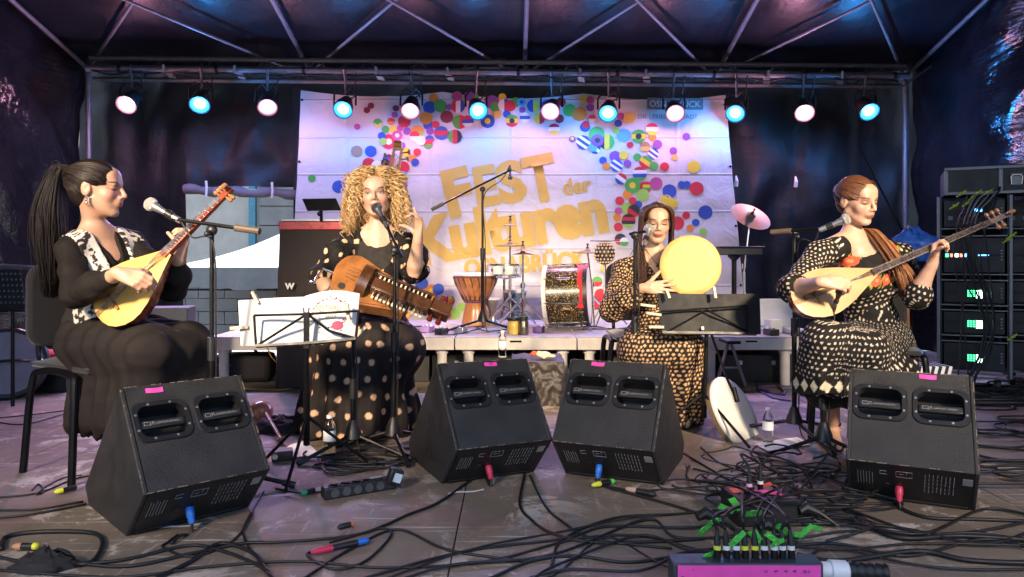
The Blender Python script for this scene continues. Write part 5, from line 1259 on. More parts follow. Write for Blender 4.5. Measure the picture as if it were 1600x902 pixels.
        mb = MB(); mb.box(CP(0, cl/2, -.008), (WW-.031, cl-.004, .016), Mc); kp(put('connector_panel', mb, DARKIN, root))
        mb = MB()
        for k in range(6): mb.box(CP(-.168+k*.0095, .10+.0*k, .0006), (.0018, .085-(k % 2)*.012, .0008), Mc)
        for k in range(8):
            for j in range(5): mb.box(CP(.045+k*.0125, .048+j*.0245+rng.uniform(-.003, .003), .0006), (.0022, .021-rng.random()*.008, .0008), Mc)
        mb.box(CP(.172, .06, .0006), (.03, .04, .0008), Mc)
        for (a, b, c_, d_) in ((-.085, .045, .022, .0018), (-.085, .065, .022, .0018), (-.096, .055, .0018, .02), (-.02, .04, .05, .0015), (-.02, .075, .05, .0015), (-.045, .0575, .0015, .035), (.005, .0575, .0015, .035), (-.028, .0575, .014, .0015), (-.012, .05, .0015, .018)): mb.box(CP(a, b, .0006), (c_, d_, .0008), Mc)
        o_ = kp(put('panel_print', mb, PRINT, root))
        mb = MB(); mb.lathe(CP(-.035, .135, .0), cn, [(.017, 0), (.017, .004), (.013, .004), (.013, .001), (0, .001)], 16); mb.lathe(CP(-.075, .135, 0), cn, [(.012, 0), (.012, .004), (0, .004)], 14); kp(put('socket', mb, BLACKP, root))
        mb = MB(); mb.box(CP(0, cl-.012, .002), (WW-.05, .012, .006), Mc); kp(put('bottom_rail', mb, BLACKP, root))
        mb = MB(); e_ = WW/2-.0155
        mb.add([V(sx*e_, -pE[0], pE[1]-.001) for sx in (-1, 1)]+[V(sx*e_, -pD[0], pD[1]) for sx in (1, -1)], [(0, 1, 2, 3)]); mb.add([V(-e_, -pD[0], pD[1]), V(e_, -pD[0], pD[1]), V(e_, -pC[0], .001), V(-e_, -pC[0], .001)], [(0, 1, 2, 3)]); mb.add([V(-e_, 0, .001), V(e_, 0, .001), V(e_, -pC[0], .001), V(-e_, -pC[0], .001)], [(0, 1, 2, 3)])
        kp(put('grille', mb, GRILL, root))
        mb = MB()
        for k in range(54):
            s_ = rng.uniform(-.2, .2); w_ = rng.uniform(.003, .022)
            if k % 3 == 0: mb.box(PN(s_, .0015, .0005), (w_, .003, .0014), Matrix((sdir, tdir, nout)).transposed())
            elif k % 3 == 1: mb.box(PN(s_, tlen-.002, .0005), (w_, .003, .0014), Matrix((sdir, tdir, nout)).transposed())
            else: mb.box(PN(rng.choice((-1, 1))*(WW/2-.003), rng.uniform(0, tlen), .0005), (.003, w_*1.5, .0014), Matrix((sdir, tdir, nout)).transposed())
        kp(put('chips', mb, WORN, root)); first[0] = keep
        for ch in root.children:
            if ch.name.split('.')[0] in ('screws', 'panel_print', 'chips'): ch['kind'] = 'stuff'
        wedge.CP = CP; wedge.cn = cn; wedge.cd = cd
    Mx = Matrix((sdir, tdir, nout)).transposed(); ts_, tt, num = tape
    mb = MB(); mb.grid(lambda u, v: PN(ts_-.028+.056*u, tt-.009+.018*v+.002*math.sin(u*3), .0012+.0012*math.sin(u*6)), 6, 2); tp = put('tape_label', mb, PINKT, root)
    if num:
        vs, fs = text_polys(num, .018); mb = MB(); mb.add([PN(ts_-.004+p[0], tt+.006-p[1], .004) for p in vs], [f[::-1] for f in fs]); put('tape_number', mb, INK, tp)
    pm_ = {'blue': BLUEP, 'red': REDP}[plug]; CP, cn, cd = wedge.CP, wedge.cn, wedge.cd
    mb = MB(); o = CP(-.035, .135, .003); dd = (cn+V(0, 0, -.55)).normalized(); mb.lathe(o, dd, [(.012, 0), (.0135, .006), (.0135, .03), (.011, .034), (.011, .048), (.007, .055)], 14); put('speaker_plug', mb, pm_, root)
    return M @ (o+dd*.055), M
WP = [(-1.331, 3.065, .772, 'blue', (-.10, .022, ''), 'black wedge monitor at the front left with a blue plug'), (-.113, 3.672, .427, 'red', (.03, .018, '2'), 'black wedge monitor left of centre with pink tape marked 2 and a dark red plug'), (.499, 3.649, -.401, 'blue', (-.08, .018, '1'), 'black wedge monitor right of centre with pink tape marked 1 and a blue plug'), (1.776, 3.301, -.476, 'red', (.06, .016, ''), 'black wedge monitor at the front right with a red plug')]
plugs = [wedge(x*.82, y*.82, t, pl, tp, lb)[0] for x, y, t, pl, tp, lb in WP]
# ================================================================== chairs
CHF = mat('black_upholstery', (.013, .012, .012), .85, var=.2, scale=60, sheen=.3)
def chair(M, label, first=[None]):
    if first[0] is not None: return dup(first[0], M, label)
    root = thing('stacking_chair', label, 'chair', M=M, group='black upholstered chairs of the players')
    mb = MB(); mb.grid(lambda u, v: V(-.22+.44*u, -.22+.44*v, .455+.03*(1-(2*u-1)**4)*(1-(2*v-1)**4)), 12, 12); mb.box((0, 0, .445), (.44, .44, .022)); put('seat', mb, CHF, root, bevel=.008)
    mb = MB(); pts = rrect(0, .69, .44, .36, .07); mb.prism(pts, V(0, .235, 0), V(1, 0, 0), V(0, 0, 1), V(0, 1, 0), .045); put('backrest', mb, CHF, root, bevel=.015)
    for sx in (-1, 1):
        mb = MB(); mb.tube(catmull([V(sx*.265, -.19, 0), V(sx*.245, -.17, .36), V(sx*.235, -.13, .425), V(sx*.235, .10, .425), V(sx*.245, .16, .36), V(sx*.265, .19, 0)], 6), .015, 10); put('leg_frame', mb, BLACKM, root)
        mb = MB(); mb.tube(catmull([V(sx*.17, .20, .43), V(sx*.17, .26, .47), V(sx*.17, .265, .60)], 5), .011, 8); put('back_support', mb, BLACKM, root)
    mb = MB(); mb.tube([V(-.235, -.12, .425), V(.235, -.12, .425)], .01, 8); mb.tube([V(-.235, .10, .425), V(.235, .10, .425)], .01, 8); put('cross_bar', mb, BLACKM, root)
    first[0] = root; return root
def chM(c, fwd): f = Vector(fwd).normalized(); return TR((c[0], c[1], 0), math.atan2(f.x, -f.y))
chair(chM((-1.74, 3.21), V(.85, -.53, 0)), 'black chair under the player with the ponytail at far left')
chair(chM((.80, 4.33), V(.0, -1, 0)), 'black chair under the frame drum player, mostly hidden by her dress')
chair(chM((1.80, 3.76), V(-.35, -.93, 0)), 'black chair behind the red-haired lute player')
# ================================================================== stands and microphones
def tripod(root, c, r, ztop, az0, m=BLACKM):
    mb = MB(); mb.lathe(V(c.x, c.y, .075), V(0, 0, 1), [(.02, 0), (.036, .005), (.032, .03), (.02, .07), (.014, .085)], 14); put('hub', mb, BLACKP, root, world=True)
    for k in range(3):
        a = az0+k*2.0944; mb = MB(); e = V(c.x+math.cos(a)*r, c.y+math.sin(a)*r, .014); s_ = V(c.x, c.y, .088)+V(math.cos(a), math.sin(a), 0)*.02
        mb.tube([s_, e], .009, 8); lg = put('leg', mb, m, root, world=True); mb = MB(); dd = (e-s_).normalized(); mb.tube([e-dd*.035, e+dd*.012], .0135, 8); put('rubber_foot', mb, RUBBER, lg, world=True)
def mic(root, head, tail, white=False, small=False):
    head, tail = Vector(head), Vector(tail); d = (head-tail).normalized(); L = (head-tail).length; s_ = .7 if small else 1
    mb = MB(); mb.lathe(tail, d, [(.010*s_, 0), (.012*s_, .01), (.0125*s_, L*.55), (.018*s_, L*.78), (.019*s_, L*.80)], 16); put('mic_body', mb, mat('mic_body_grey', (.10, .10, .105), .35, .6) if not white else mat('mic_body_silver', (.45, .45, .46), .3, .8), root, world=True)
    mb = MB(); mb.lathe(tail, d, [(.019*s_, L*.80), (.026*s_, L*.85), (.0275*s_, L*.92), (.025*s_, L*.99), (.016*s_, L*1.04), (0, L*1.055)], 18); put('mic_grille', mb, mat('mic_mesh_white', (.62, .60, .56), .45, .5, bump=.8, bscale=900) if white else mat('mic_mesh_dark', (.12, .12, .13), .4, .7, bump=.8, bscale=900), root, world=True)
    mb = MB(); mb.lathe(tail, d, [(.0125*s_, L*.25), (.016*s_, L*.27), (.016*s_, L*.45), (.0125*s_, L*.47)], 14); put('mic_clip', mb, BLACKP, root, world=True)
def mic_stand(base, top, boom0, boom1, label, mh=None, mt=None, white=False, r=.30, az=.4, weight=True, small=False, m=BLACKM, trip=True, z0=0.0):
    base, top, boom0, boom1 = map(Vector, (base, top, boom0, boom1))
    root = thing('microphone_stand', label, 'microphone stand', loc=tuple(base), group='black microphone stands')
    if trip:
        mb = MB(); mb.lathe(V(base.x, base.y, z0+.075), V(0, 0, 1), [(.02, 0), (.042, .004), (.036, .03), (.020, .075), (.014, .085)], 14); put('hub', mb, BLACKP, root, world=True)
        for k in range(3):
            a = az+k*2.0944; mb = MB(); e = V(base.x+math.cos(a)*r, base.y+math.sin(a)*r, z0+.014); s_ = V(base.x, base.y, z0+.09)+V(math.cos(a), math.sin(a), 0)*.02
            mb.tube([s_, e], .009, 8); lg = put('leg', mb, m, root, world=True); dd = (e-s_).normalized(); mb = MB(); mb.tube([e-dd*.035, e+dd*.012], .0135, 8); put('rubber_foot', mb, RUBBER, lg, world=True)
    mid = base.lerp(top, .55); mb = MB(); mb.tube([V(base.x, base.y, z0+.08), mid], .0125, 10); mb.tube([mid, top], .0085, 10); put('pole', mb, m, root, world=True)
    mb = MB(); mb.tube([mid+(base-mid).normalized()*.05, mid+(top-mid).normalized()*.04], .017, 10); put('clutch', mb, BLACKP, root, world=True)
    bd = (boom1-boom0).normalized(); mb = MB(); mb.tube([boom0, boom1], .0075, 8); put('boom', mb, m, root, world=True)
    mb = MB(); mb.ball(top, (.022, .018, .022)); mb.tube([top, top+V(.0, -.04, -.015)], .006, 6); mb.ball(top+V(0, -.045, -.015), .011); put('boom_clamp', mb, BLACKP, root, world=True)
    if weight: mb = MB(); mb.tube([boom0-bd*.01, boom0+bd*.09], .014, 10); put('counterweight', mb, mat('grip_brown', (.10, .07, .05), .5) , root, world=True)
    if mh is not None: mic(root, mh, mt, white, small)
    cb = MB(); s0 = Vector(mt) if mt is not None else boom1; bp = [s0, s0.lerp(top, .35)+V(.01, -.02, -.05), top+V(.012, -.02, -.05), mid+V(.02, -.012, .1), base+V(.022, -.012, .35), V(base.x+.03, base.y-.02, z0+.02), V(base.x+.16, base.y-.10, z0+.008)]
    cb.tube(catmull(bp, 6), .0035, 6); put('mic_cable', cb, RUBBER, root, world=True)
    return root
mic_stand(V(W(331, 400, 2.84).x, 2.84, 0), W(331, 360, 2.84), W(402, 361, 2.80), W(268, 342, 2.86), 'microphone stand with white-headed microphone before the player with the ponytail', W(231, 317, 2.87), W(283, 346, 2.86), True, az=2.2)
mic_stand(V(W(615, 400, 3.42).x, 3.42, 0), W(617, 392, 3.42), W(628, 402, 3.40), W(600, 344, 3.50), 'microphone stand in front of the singing woman with curls', W(587, 322, 3.56), W(606, 356, 3.48), False, r=.28, az=.9, weight=False)
mic_stand(V(W(552, 400, 3.36).x, 3.36, 0), W(552, 520, 3.36), W(548, 530, 3.36), W(556, 470, 3.40), 'short microphone stand between the singer and the white music stand', None, None, az=1.8, weight=False, r=.26)
mic_stand(V(W(992, 400, 3.78).x, 3.78, 0), W(992, 368, 3.78), W(984, 366, 3.78), W(1008, 362, 3.82), 'tall microphone stand beside the frame drum player', W(1015, 355, 3.92), W(1006, 384, 3.84), True, az=.3, weight=False)
mic_stand(V(W(1241, 400, 3.66).x, 3.66, 0), W(1241, 366, 3.66), W(1208, 363, 3.68), W(1292, 357, 3.52), 'boom microphone stand before the red-haired lute player', W(1326, 341, 3.46), W(1280, 360, 3.52), True, r=.34, az=2.75)
mic_stand(V(W(1287, 400, 3.32).x, 3.32, 0), W(1284, 548, 3.32), W(1278, 566, 3.33), W(1305, 478, 3.24), 'short microphone stand aimed at the pale lute body', W(1313, 455, 3.20), W(1303, 480, 3.24), False, r=.30, az=3.3, weight=False, small=True)
mic_stand(V(W(754, 400, 5.52).x, 5.52, RZ), W(754, 296, 5.52), W(676, 327, 5.50), W(797, 266, 5.60), 'tall boom stand on the rear platform above the drums', W(797, 280, 5.62), W(797, 258, 5.62), False, r=.34, az=-2.6, z0=RZ, small=True)
mic_stand(V(W(1420, 400, 5.9).x, 5.9, 0), W(1421, 380, 5.9), W(1430, 400, 5.9), W(1343, 232, 6.0), 'dark boom stand against the back tarp behind the red-haired player', None, None, az=.4)
# ---- music stands
def wire_music_stand():
    root = thing('music_stand', 'black wire music stand holding white sheets at the left', 'music stand', loc=tuple(V(W(478, 400, 3.06).x, 3.06, 0)), group='music stands')
    d = 2.975; P = lambda px, py, dd=0: W(px, py, d+dd)
    mb = MB()
    for a, b in (((397, 493), (478, 491)), ((478, 491), (560, 486)), ((397, 493), (400, 541)), ((560, 486), (556, 530)), ((478, 492), (402, 540)), ((482, 492), (514, 517)), ((514, 517), (556, 529))): mb.tube([P(*a), P(*b)], .0055, 6)
    put('desk_wires', mb, BLACKM, root, world=True)
    mb = MB(); mb.bar(P(400, 541, -.01), P(478, 537, -.01), .010, .028, V(0, -1, .3)); mb.bar(P(478, 537, -.01), P(557, 530, -.01), .010, .028, V(0, -1, .3)); put('ledge', mb, BLACKM, root, world=True)
    mb = MB(); mb.bar(P(479, 488, -.012), P(479, 545, -.012), .022, .010, V(0, -1, 0)); mb.tube([P(474, 481, -.012), P(475, 489, -.012)], .003, 5); mb.tube([P(483, 481, -.012), P(482, 489, -.012)], .003, 5); put('spine', mb, BLACKM, root, world=True)
    c = V(W(479, 400, 3.06).x, 3.06, 0); mb = MB(); mb.tube([V(c.x, c.y, .12), P(479, 540)], .010, 10); mb.tube([V(c.x, c.y, .12), V(c.x, c.y, .34)], .0135, 10); put('pole', mb, BLACKM, root, world=True)
    for k in range(3):
        a = .5+k*2.0944; mb = MB(); e = V(c.x+math.cos(a)*.27, c.y+math.sin(a)*.27, .01); mb.tube([V(c.x, c.y, .24), e], .007, 6); put('leg', mb, BLACKM, root, world=True)
    return root
wire_music_stand()
PEG = mat('clothes_peg_wood', (.62, .52, .38), .6)
bk1 = thing('sheet_music', 'open white sheets with a printed festival page pegged on the wire stand', 'sheet music', loc=tuple(W(478, 500, 3.02)))
def page(x0, y0, x1, y1, x2, y2, x3, y3, bulge, dd=0):
    def fn(u, v):
        px = (x0*(1-u)+x1*u)*(1-v)+(x3*(1-u)+x2*u)*v; py = (y0*(1-u)+y1*u)*(1-v)+(y3*(1-u)+y2*u)*v-bulge*math.sin(u*math.pi)*(1-v)
        return W(px, py, 3.03+dd-.03*math.sin(u*math.pi)+.05*(1-v))
    return fn
f1 = page(372, 470, 476, 464, 478, 536, 376, 541, 1); f2 = page(476, 463, 562, 459, 556, 529, 478, 536, 7)
for nm, f in (('page', f1), ('page', f2)): mb = MB(); mb.grid(f, 16, 8); mb.grid(lambda u, v: f(u, v)+V(0, .006, 0), 16, 8); put(nm, mb, mat('music_paper', (.56, .57, .58), .8, var=.05), bk1, world=True, smooth=180)
def ptext(body, u0, v0, size, m, wid=None):
    vs, fs = text_polys(body, 1.0); a = np.array(vs); w = a[:, 0].max()-a[:, 0].min(); mb = MB()
    mb.add([f2(u0+(p[0]-a[:, 0].min())/w*wid, v0-p[1]*size)+V(0, -.003, 0) for p in vs], fs); put('printed_text', mb, m, bk1, world=True, smooth=0)
PGOLD = mat('print_olive', (.30, .27, .12), .6); PRED = mat('print_crimson', (.52, .04, .10), .6)
ptext('FESTIVAL?', .22, .40, .17, PGOLD, .46); ptext('2023', .38, .56, .13, PGOLD, .20)
mb = MB(); r2 = random.Random(3)
for k in range(70):
    a = k/70*6.283; u = .47+.33*math.cos(a)+r2.gauss(0, .012); v = .44+.30*math.sin(a)+r2.gauss(0, .015)
    c = f2(u, v)+V(0, -.003, 0); s_ = r2.uniform(.0018, .004); mb.add([c+V(-s_, 0, -s_), c+V(s_, 0, -s_*.3), c+V(s_*.6, 0, s_), c+V(-s_*.8, 0, s_*.7)], [(0, 1, 2, 3)], k % 3)
put('printed_wreath', mb, [INK, PGOLD, PRED], bk1, world=True)
mb = MB(); c0 = (.62, .70); mb.add([f2(*c0)+V(0, -.004, 0)]+[f2(c0[0]+.11*math.cos(a*.3927), c0[1]+.09*math.sin(a*.3927))+V(0, -.004, 0) for a in range(16)], [(0, 1+a, 1+(a+1) % 16) for a in range(16)]); put('printed_badge', mb, PRED, bk1, world=True)
mb = MB()
for v_, u0, u1 in ((.80, .25, .72), (.84, .3, .68), (.93, .42, .78)): mb.add([f2(u0, v_)+V(0, -.003, 0), f2(u1, v_)+V(0, -.003, 0), f2(u1, v_+.014)+V(0, -.003, 0), f2(u0, v_+.014)+V(0, -.003, 0)], [(0, 1, 2, 3)])
put('printed_line', mb, INK, bk1, world=True)
def peg(p0, p1, label):
    mb = MB(); p0, p1 = Vector(p0), Vector(p1); mb.bar(p0+V(0, -.004, 0), p1+V(0, -.007, 0), .012, .006, V(0, -1, 0)); mb.bar(p0+V(0, .006, 0), p1+V(0, .009, 0), .012, .006, V(0, -1, 0)); mb.tube([p0.lerp(p1, .45)+V(-.006, 0, 0), p0.lerp(p1, .45)+V(.006, 0, 0)], .006, 8)
    put('clothes_peg', mb, PEG, None, label, 'clothes peg', 'clothes pegs holding the music')
peg(W(394, 456, 3.06), W(404, 474, 3.04), 'wooden peg on top of the blank white sheet'); peg(W(360, 513, 3.03), W(388, 511, 3.03), 'wooden peg at the left edge of the blank white sheet'); peg(W(542, 475, 3.0), W(545, 500, 3.0), 'pale peg over the printed festival page'); peg(W(556, 526, 3.02), W(571, 511, 3.02), 'pale peg at the lower right corner of the festival page')
m2 = thing('music_stand', 'black folding desk music stand before the frame drum player', 'music stand', loc=(W(1105, 400, 3.68).x, 3.68, 0), group='music stands')
FOLD = mat('black_folder', (.010, .010, .011), .6, var=.2, spec=.3); d = 3.66
mb = MB()
for a, b in (((1032, 487), (1104, 482)), ((1104, 482), (1168, 478)), ((1168, 478), (1168, 520)), ((1104, 484), (1168, 518)), ((1104, 484), (1040, 520))): mb.tube([W(*a, d-.02), W(*b, d-.02)], .005, 6)
put('desk_wires', mb, BLACKM, m2, world=True)
mb = MB(); mb.bar(W(1034, 520, d-.03), W(1182, 522, d-.03), .012, .03, V(0, -1, .3)); put('ledge', mb, BLACKM, m2, world=True)
mb = MB(); c = V(W(1100, 400, d+.02).x, d+.02, 0); mb.tube([V(c.x, c.y, .1), W(1104, 520, d)], .010, 10); mb.tube([V(c.x, c.y, .1), V(c.x, c.y, .30)], .014, 10); put('pole', mb, BLACKM, m2, world=True)
for k in range(3):
    a = 1.1+k*2.0944; mb = MB(); mb.tube([V(c.x, c.y, .22), V(c.x+math.cos(a)*.28, c.y+math.sin(a)*.28, .01)], .007, 6); put('leg', mb, BLACKM, m2, world=True)
mb = MB(); mb.tube([W(1112, 524, d-.02), W(1135, 590, d-.35), W(1150, 622, d-.42)], .006, 6); mb.tube([W(1146, 606, d-.40), W(1152, 628, d-.43)], .011, 8); put('hanging_mic_clip', mb, BLACKM, m2, world=True)
fo = thing('music_folder', 'open black folder resting on the folding music stand', 'folder', loc=tuple(W(1105, 520, d)))
for (a, b, c_, e_) in (((1028, 458), (1106, 460), (1110, 520), (1034, 519)), ((1106, 460), (1187, 459), (1189, 523), (1110, 520))):
    f = lambda u, v: W((a[0]*(1-u)+b[0]*u)*(1-v)+(e_[0]*(1-u)+c_[0]*u)*v, (a[1]*(1-u)+b[1]*u)*(1-v)+(e_[1]*(1-u)+c_[1]*u)*v, d-.004+.05*(1-v)-.012*math.sin(u*3.14))
    mb = MB(); mb.grid(f, 10, 6); mb.grid(lambda u, v: f(u, v)+V(0, .008, 0), 10, 6); put('cover', mb, FOLD, fo, world=True, smooth=180)
mb = MB(); mb.box(W(1098, 513, d-.03), (.012, .002, .016)); put('sticker', mb, WHITEPL, fo, world=True)
for (a, b, t_) in (((1001, 474), (1024, 477), 'upper'), ((1010, 487), (1033, 490), 'middle'), ((1014, 509), (1037, 509), 'lower')): peg(W(a[0], a[1]+2, 3.66), W(b[0], b[1]+2, 3.66), '%s of the three pegs on the left edge of the black folder' % t_)
peg(W(1041, 452, 3.66), W(1046, 466, 3.64), 'left peg on top of the black folder'); peg(W(1115, 448, 3.66), W(1118, 466, 3.64), 'right peg on top of the black folder')
md = thing('music_stand', 'dark perforated music desk behind the player at far left', 'music stand', loc=(-3.1, 4.5, 0), group='music stands'); dd = 4.45
mb = MB(); mb.prism([(-38, 0), (0, 0), (4, 1), (12, 64), (-26, 66), (-38, 60)], W(28, 421, dd), V(dd/FPX, 0, 0), V(0, 0, -dd/FPX), V(0, 1, 0), .004); put('desk', mb, FOLD, md, world=True)
mb = MB()
for i in range(6):
    for j in range(6): mb.lathe(W(-4+i*7+j*1.2, 428+j*9, dd-.001), V(0, -1, 0), [(.007, 0), (.006, .002), (0, .002)], 8)
put('perforations', mb, mat('dull_grey_hole', (.10, .10, .12), .4), md, world=True)
mb = MB(); mb.tube([V(W(20, 400, dd+.02).x, dd+.02, 0), W(20, 486, dd+.02)], .011, 8); mb.bar(W(-10, 487, dd-.02), W(42, 485, dd-.02), .012, .03, V(0, -1, 0)); put('pole', mb, BLACKM, md, world=True)
# ================================================================== rear platform: percussion
def onr(px, d): p = W(px, 400, d); return V(p.x, d, RZ+.001)
def lug_rods(root, c, ax, r, h0, h1, n, m=CHROME, a0=0.):
    x, y, d = basis(ax)
    for k in range(n):
        a = a0+2*math.pi*k/n; o = (x*math.cos(a)+y*math.sin(a))*(r+.008)
        mb = MB(); mb.tube([c+d*h0+o, c+d*h1+o], .004, 6); mb.tube([c+d*(h0+(h1-h0)*.35)+o, c+d*(h0+(h1-h0)*.65)+o], .009, 8); put('tension_rod', mb, m, root, world=True)
# djembe
c = onr(743, 6.15); dj = thing('djembe', 'carved reddish wooden djembe on the rear platform', 'djembe', loc=tuple(c))
DJW = mat('djembe_wood', (.32, .12, .03), .35, var=.4, scale=30, coat=.3); fibre(DJW, (1, 1, .12))
mb = MB(); mb.lathe(c, V(0, 0, 1), [(.115, 0), (.112, .03), (.095, .12), (.085, .17), (.095, .20), (.15, .29), (.178, .37), (.182, .41)], 28); put('shell', mb, DJW, dj, world=True)
mb = MB(); mb.lathe(c, V(0, 0, 1), [(.18, .405), (.186, .408), (.186, .425), (.176, .430), (0, .432)], 28); put('drum_skin', mb, SKINW, dj, world=True)
ROPE = mat('dark_rope', (.05, .03, .02), .8, var=.3)
for k in range(18):
    a = k*math.pi/9; mb = MB(); P0 = lambda r, z, b: c+V(math.cos(b)*r, math.sin(b)*r, z); mb.tube([P0(.187, .40, a), P0(.170, .34, a+.06), P0(.100, .20, a+.17), P0(.187, .40, a+.35)], .004, 5); put('rope', mb, ROPE, dj, world=True)
mb = MB()
for z, r in ((.19, .098), (.205, .104), (.395, .189)): mb.lathe(c, V(0, 0, 1), [(r, z-.005), (r+.005, z), (r, z+.005)], 28)
put('rope_ring', mb, mat('purple_rope', (.12, .05, .12), .7), dj, world=True)
# goblet drums
def goblet(px, d, s, m, label):
    c = onr(px, d); t = thing('goblet_drum', label, 'goblet drum', loc=tuple(c), group='small goblet drums')
    mb = MB(); mb.lathe(c, V(0, 0, 1), [(.075*s, 0), (.055*s, .05*s), (.05*s, .16*s), (.07*s, .22*s), (.105*s, .28*s), (.115*s, .33*s)], 24); put('shell', mb, m, t, world=True)
    mb = MB(); mb.lathe(c, V(0, 0, 1), [(.115*s, .325*s), (.122*s, .33*s), (.122*s, .35*s), (.11*s, .352*s), (0, .352*s)], 24); put('drum_head', mb, SKINW, t, world=True)
goblet(770, 6.2, .62, mat('dull_steel', (.45, .44, .43), .35, .9), 'small plain steel goblet drum beside the djembe')
BLUEPAT = mat('blue_inlay', (.10, .18, .26), .3, var=.9, scale=60)
goblet(805, 6.1, .82, BLUEPAT, 'blue patterned goblet drum behind the chrome stands')
# snare on its stand
c = W(788, 430, 6.1); sn = thing('snare_drum', 'white and chrome snare drum on a stand above the goblet drums', 'snare drum', loc=(c.x, c.y, RZ))
c = V(c.x, c.y, c.z); PEARL = mat('white_pearl', (.75, .75, .74), .25, var=.08)
mb = MB(); mb.lathe(c, V(0, 0, 1), [(.13, 0), (.13, .085)], 28); put('shell', mb, PEARL, sn, world=True)
mb = MB(); 
for z in (0, .085): mb.lathe(c, V(0, 0, 1), [(.128, z-.008), (.14, z-.006), (.14, z+.008), (.128, z+.010)], 28)
put('hoop', mb, CHROME, sn, world=True); mb = MB(); mb.lathe(c, V(0, 0, 1), [(.13, .088), (.1, .090), (0, .090)], 24); put('drum_head', mb, SKINW, sn, world=True)
lug_rods(sn, c, V(0, 0, 1), .131, 0, .085, 8)
mb = MB(); mb.tube([c+V(0, 0, -.02), V(c.x, c.y, RZ+.1)], .011, 8); put('stand_pole', mb, CHROME, sn, world=True)
for k in range(3): a = k*2.09+.3; mb = MB(); mb.tube([V(c.x, c.y, RZ+.16), V(c.x+.2*math.cos(a), c.y+.2*math.sin(a), RZ+.01)], .008, 6); put('stand_leg', mb, CHROME, sn, world=True)
for k in range(3): a = k*2.09; mb = MB(); mb.tube([c+V(0, 0, -.03), c+V(.14*math.cos(a), .14*math.sin(a), -.012)], .007, 6); put('basket_arm', mb, CHROME, sn, world=True)
# cymbals
BRASS = mat('cymbal_bronze', (.40, .26, .15), .5, .8, var=.15, scale=20)
def cymbal_stand(px, d, cyms, label, tilt=(0, 0), base=True):
    c = onr(px, d); t = thing('cymbal_stand', label, 'cymbal stand', loc=tuple(c), group='cymbals on chrome stands'); top = 0
    for (cx, py, r, tx, ty) in cyms:
        z = W(cx, py, d).z; o = V(W(cx, py, d).x, d, z); top = max(top, z); ax = V(tx, ty, 1).normalized()
        mb = MB(); mb.lathe(o, ax, [(r, -.004), (r, -.0025), (r*.55, .006), (r*.22, .012), (r*.19, .026), (.012, .032), (.012, .036)], 36); cy_ = put('cymbal', mb, BRASS, t, world=True, smooth=50)
        mb = MB(); mb.lathe(o+ax*.034, ax, [(.012, 0), (.012, .012), (.006, .014), (.006, .03), (.011, .032), (.011, .042), (0, .043)], 10); put('wing_nut', mb, BLACKP, cy_, world=True)
    mb = MB(); mb.tube([c+V(0, 0, .12), V(c.x, c.y, (c.z+top)/2)], .0125, 10); mb.tube([V(c.x, c.y, (c.z+top)/2), V(o.x, o.y, top)], .008, 8); put('pole', mb, CHROME, t, world=True)
    mb = MB()
    for z in (.3, .55): mb.tube([V(c.x, c.y, c.z+(top-c.z)*z-.02), V(c.x, c.y, c.z+(top-c.z)*z+.02)], .019, 10)
    put('clutch', mb, CHROME, t, world=True)
    for k in range(3):
        a = k*2.09+.5; mb = MB(); mb.tube([V(c.x, c.y, c.z+.24), V(c.x+.24*math.cos(a), c.y+.24*math.sin(a), c.z+.01)], .009, 6); lg = put('leg', mb, CHROME, t, world=True)
        mb = MB(); mb.tube([V(c.x, c.y, c.z+.12), V(c.x+.12*math.cos(a), c.y+.12*math.sin(a), c.z+.125)], .006, 6); put('leg_strut', mb, CHROME, lg, world=True)
    return t
cymbal_stand(797, 6.0, [(797, 352, .055, .02, .0), (797, 384, .125, .0, .02)], 'tall chrome stand with two small splash cymbals in front of the banner')
cymbal_stand(817, 5.8, [(817, 397, .09, .0, .02), (817, 392, .088, .0, .0)], 'chrome hi-hat stand with a flat pair of cymbals')
cymbal_stand(925, 6.2, [(918, 395, .125, .02, .02)], 'chrome stand with a single flat cymbal beside the spotted shaker')
cymbal_stand(1163, 5.9, [(1173, 338, .165, .30, -.85)], 'large pinkish cymbal tilted forward on a stand at the right of the banner')
# big glitter drum
c0 = W(856, 470, 5.86); c1 = W(918, 468, 5.80); ax = (c1-c0).normalized(); r = .232; c0.z = c1.z = RZ+r+.022
bd = thing('bass_drum', 'big black glitter drum with chrome rods and a red cloth', 'drum', loc=((c0.x+c1.x)/2, 5.8, RZ))
def glitter():
    m = mat('gold_glitter', (.022, .016, .010), .3, var=.3, coat=.5); n = m.node_tree.nodes; l = m.node_tree.links; b = n['Principled BSDF']; tc = n.new('ShaderNodeTexCoord'); vo = n.new('ShaderNodeTexVoronoi'); vo.inputs['Scale'].default_value = 170; l.new(tc.outputs['Object'], vo.inputs['Vector'])
    sp = n.new('ShaderNodeSeparateColor'); l.new(vo.outputs['Color'], sp.inputs[0]); q = n.new('ShaderNodeMapRange'); q.inputs[1].default_value = .84; q.inputs[2].default_value = .95; l.new(sp.outputs[0], q.inputs[0])
    src = b.inputs['Base Color'].links[0].from_socket; mx = n.new('ShaderNodeMix'); mx.data_type = 'RGBA'; l.new(q.outputs[0], mx.inputs[0]); l.new(src, mx.inputs[6]); mx.inputs[7].default_value = (.75, .52, .10, 1); l.new(mx.outputs[2], b.inputs['Base Color']); return m
ln = (c1-c0).length; mb = MB(); mb.lathe(c0, ax, [(r, 0), (r, ln)], 48); put('shell', mb, glitter(), bd, world=True)
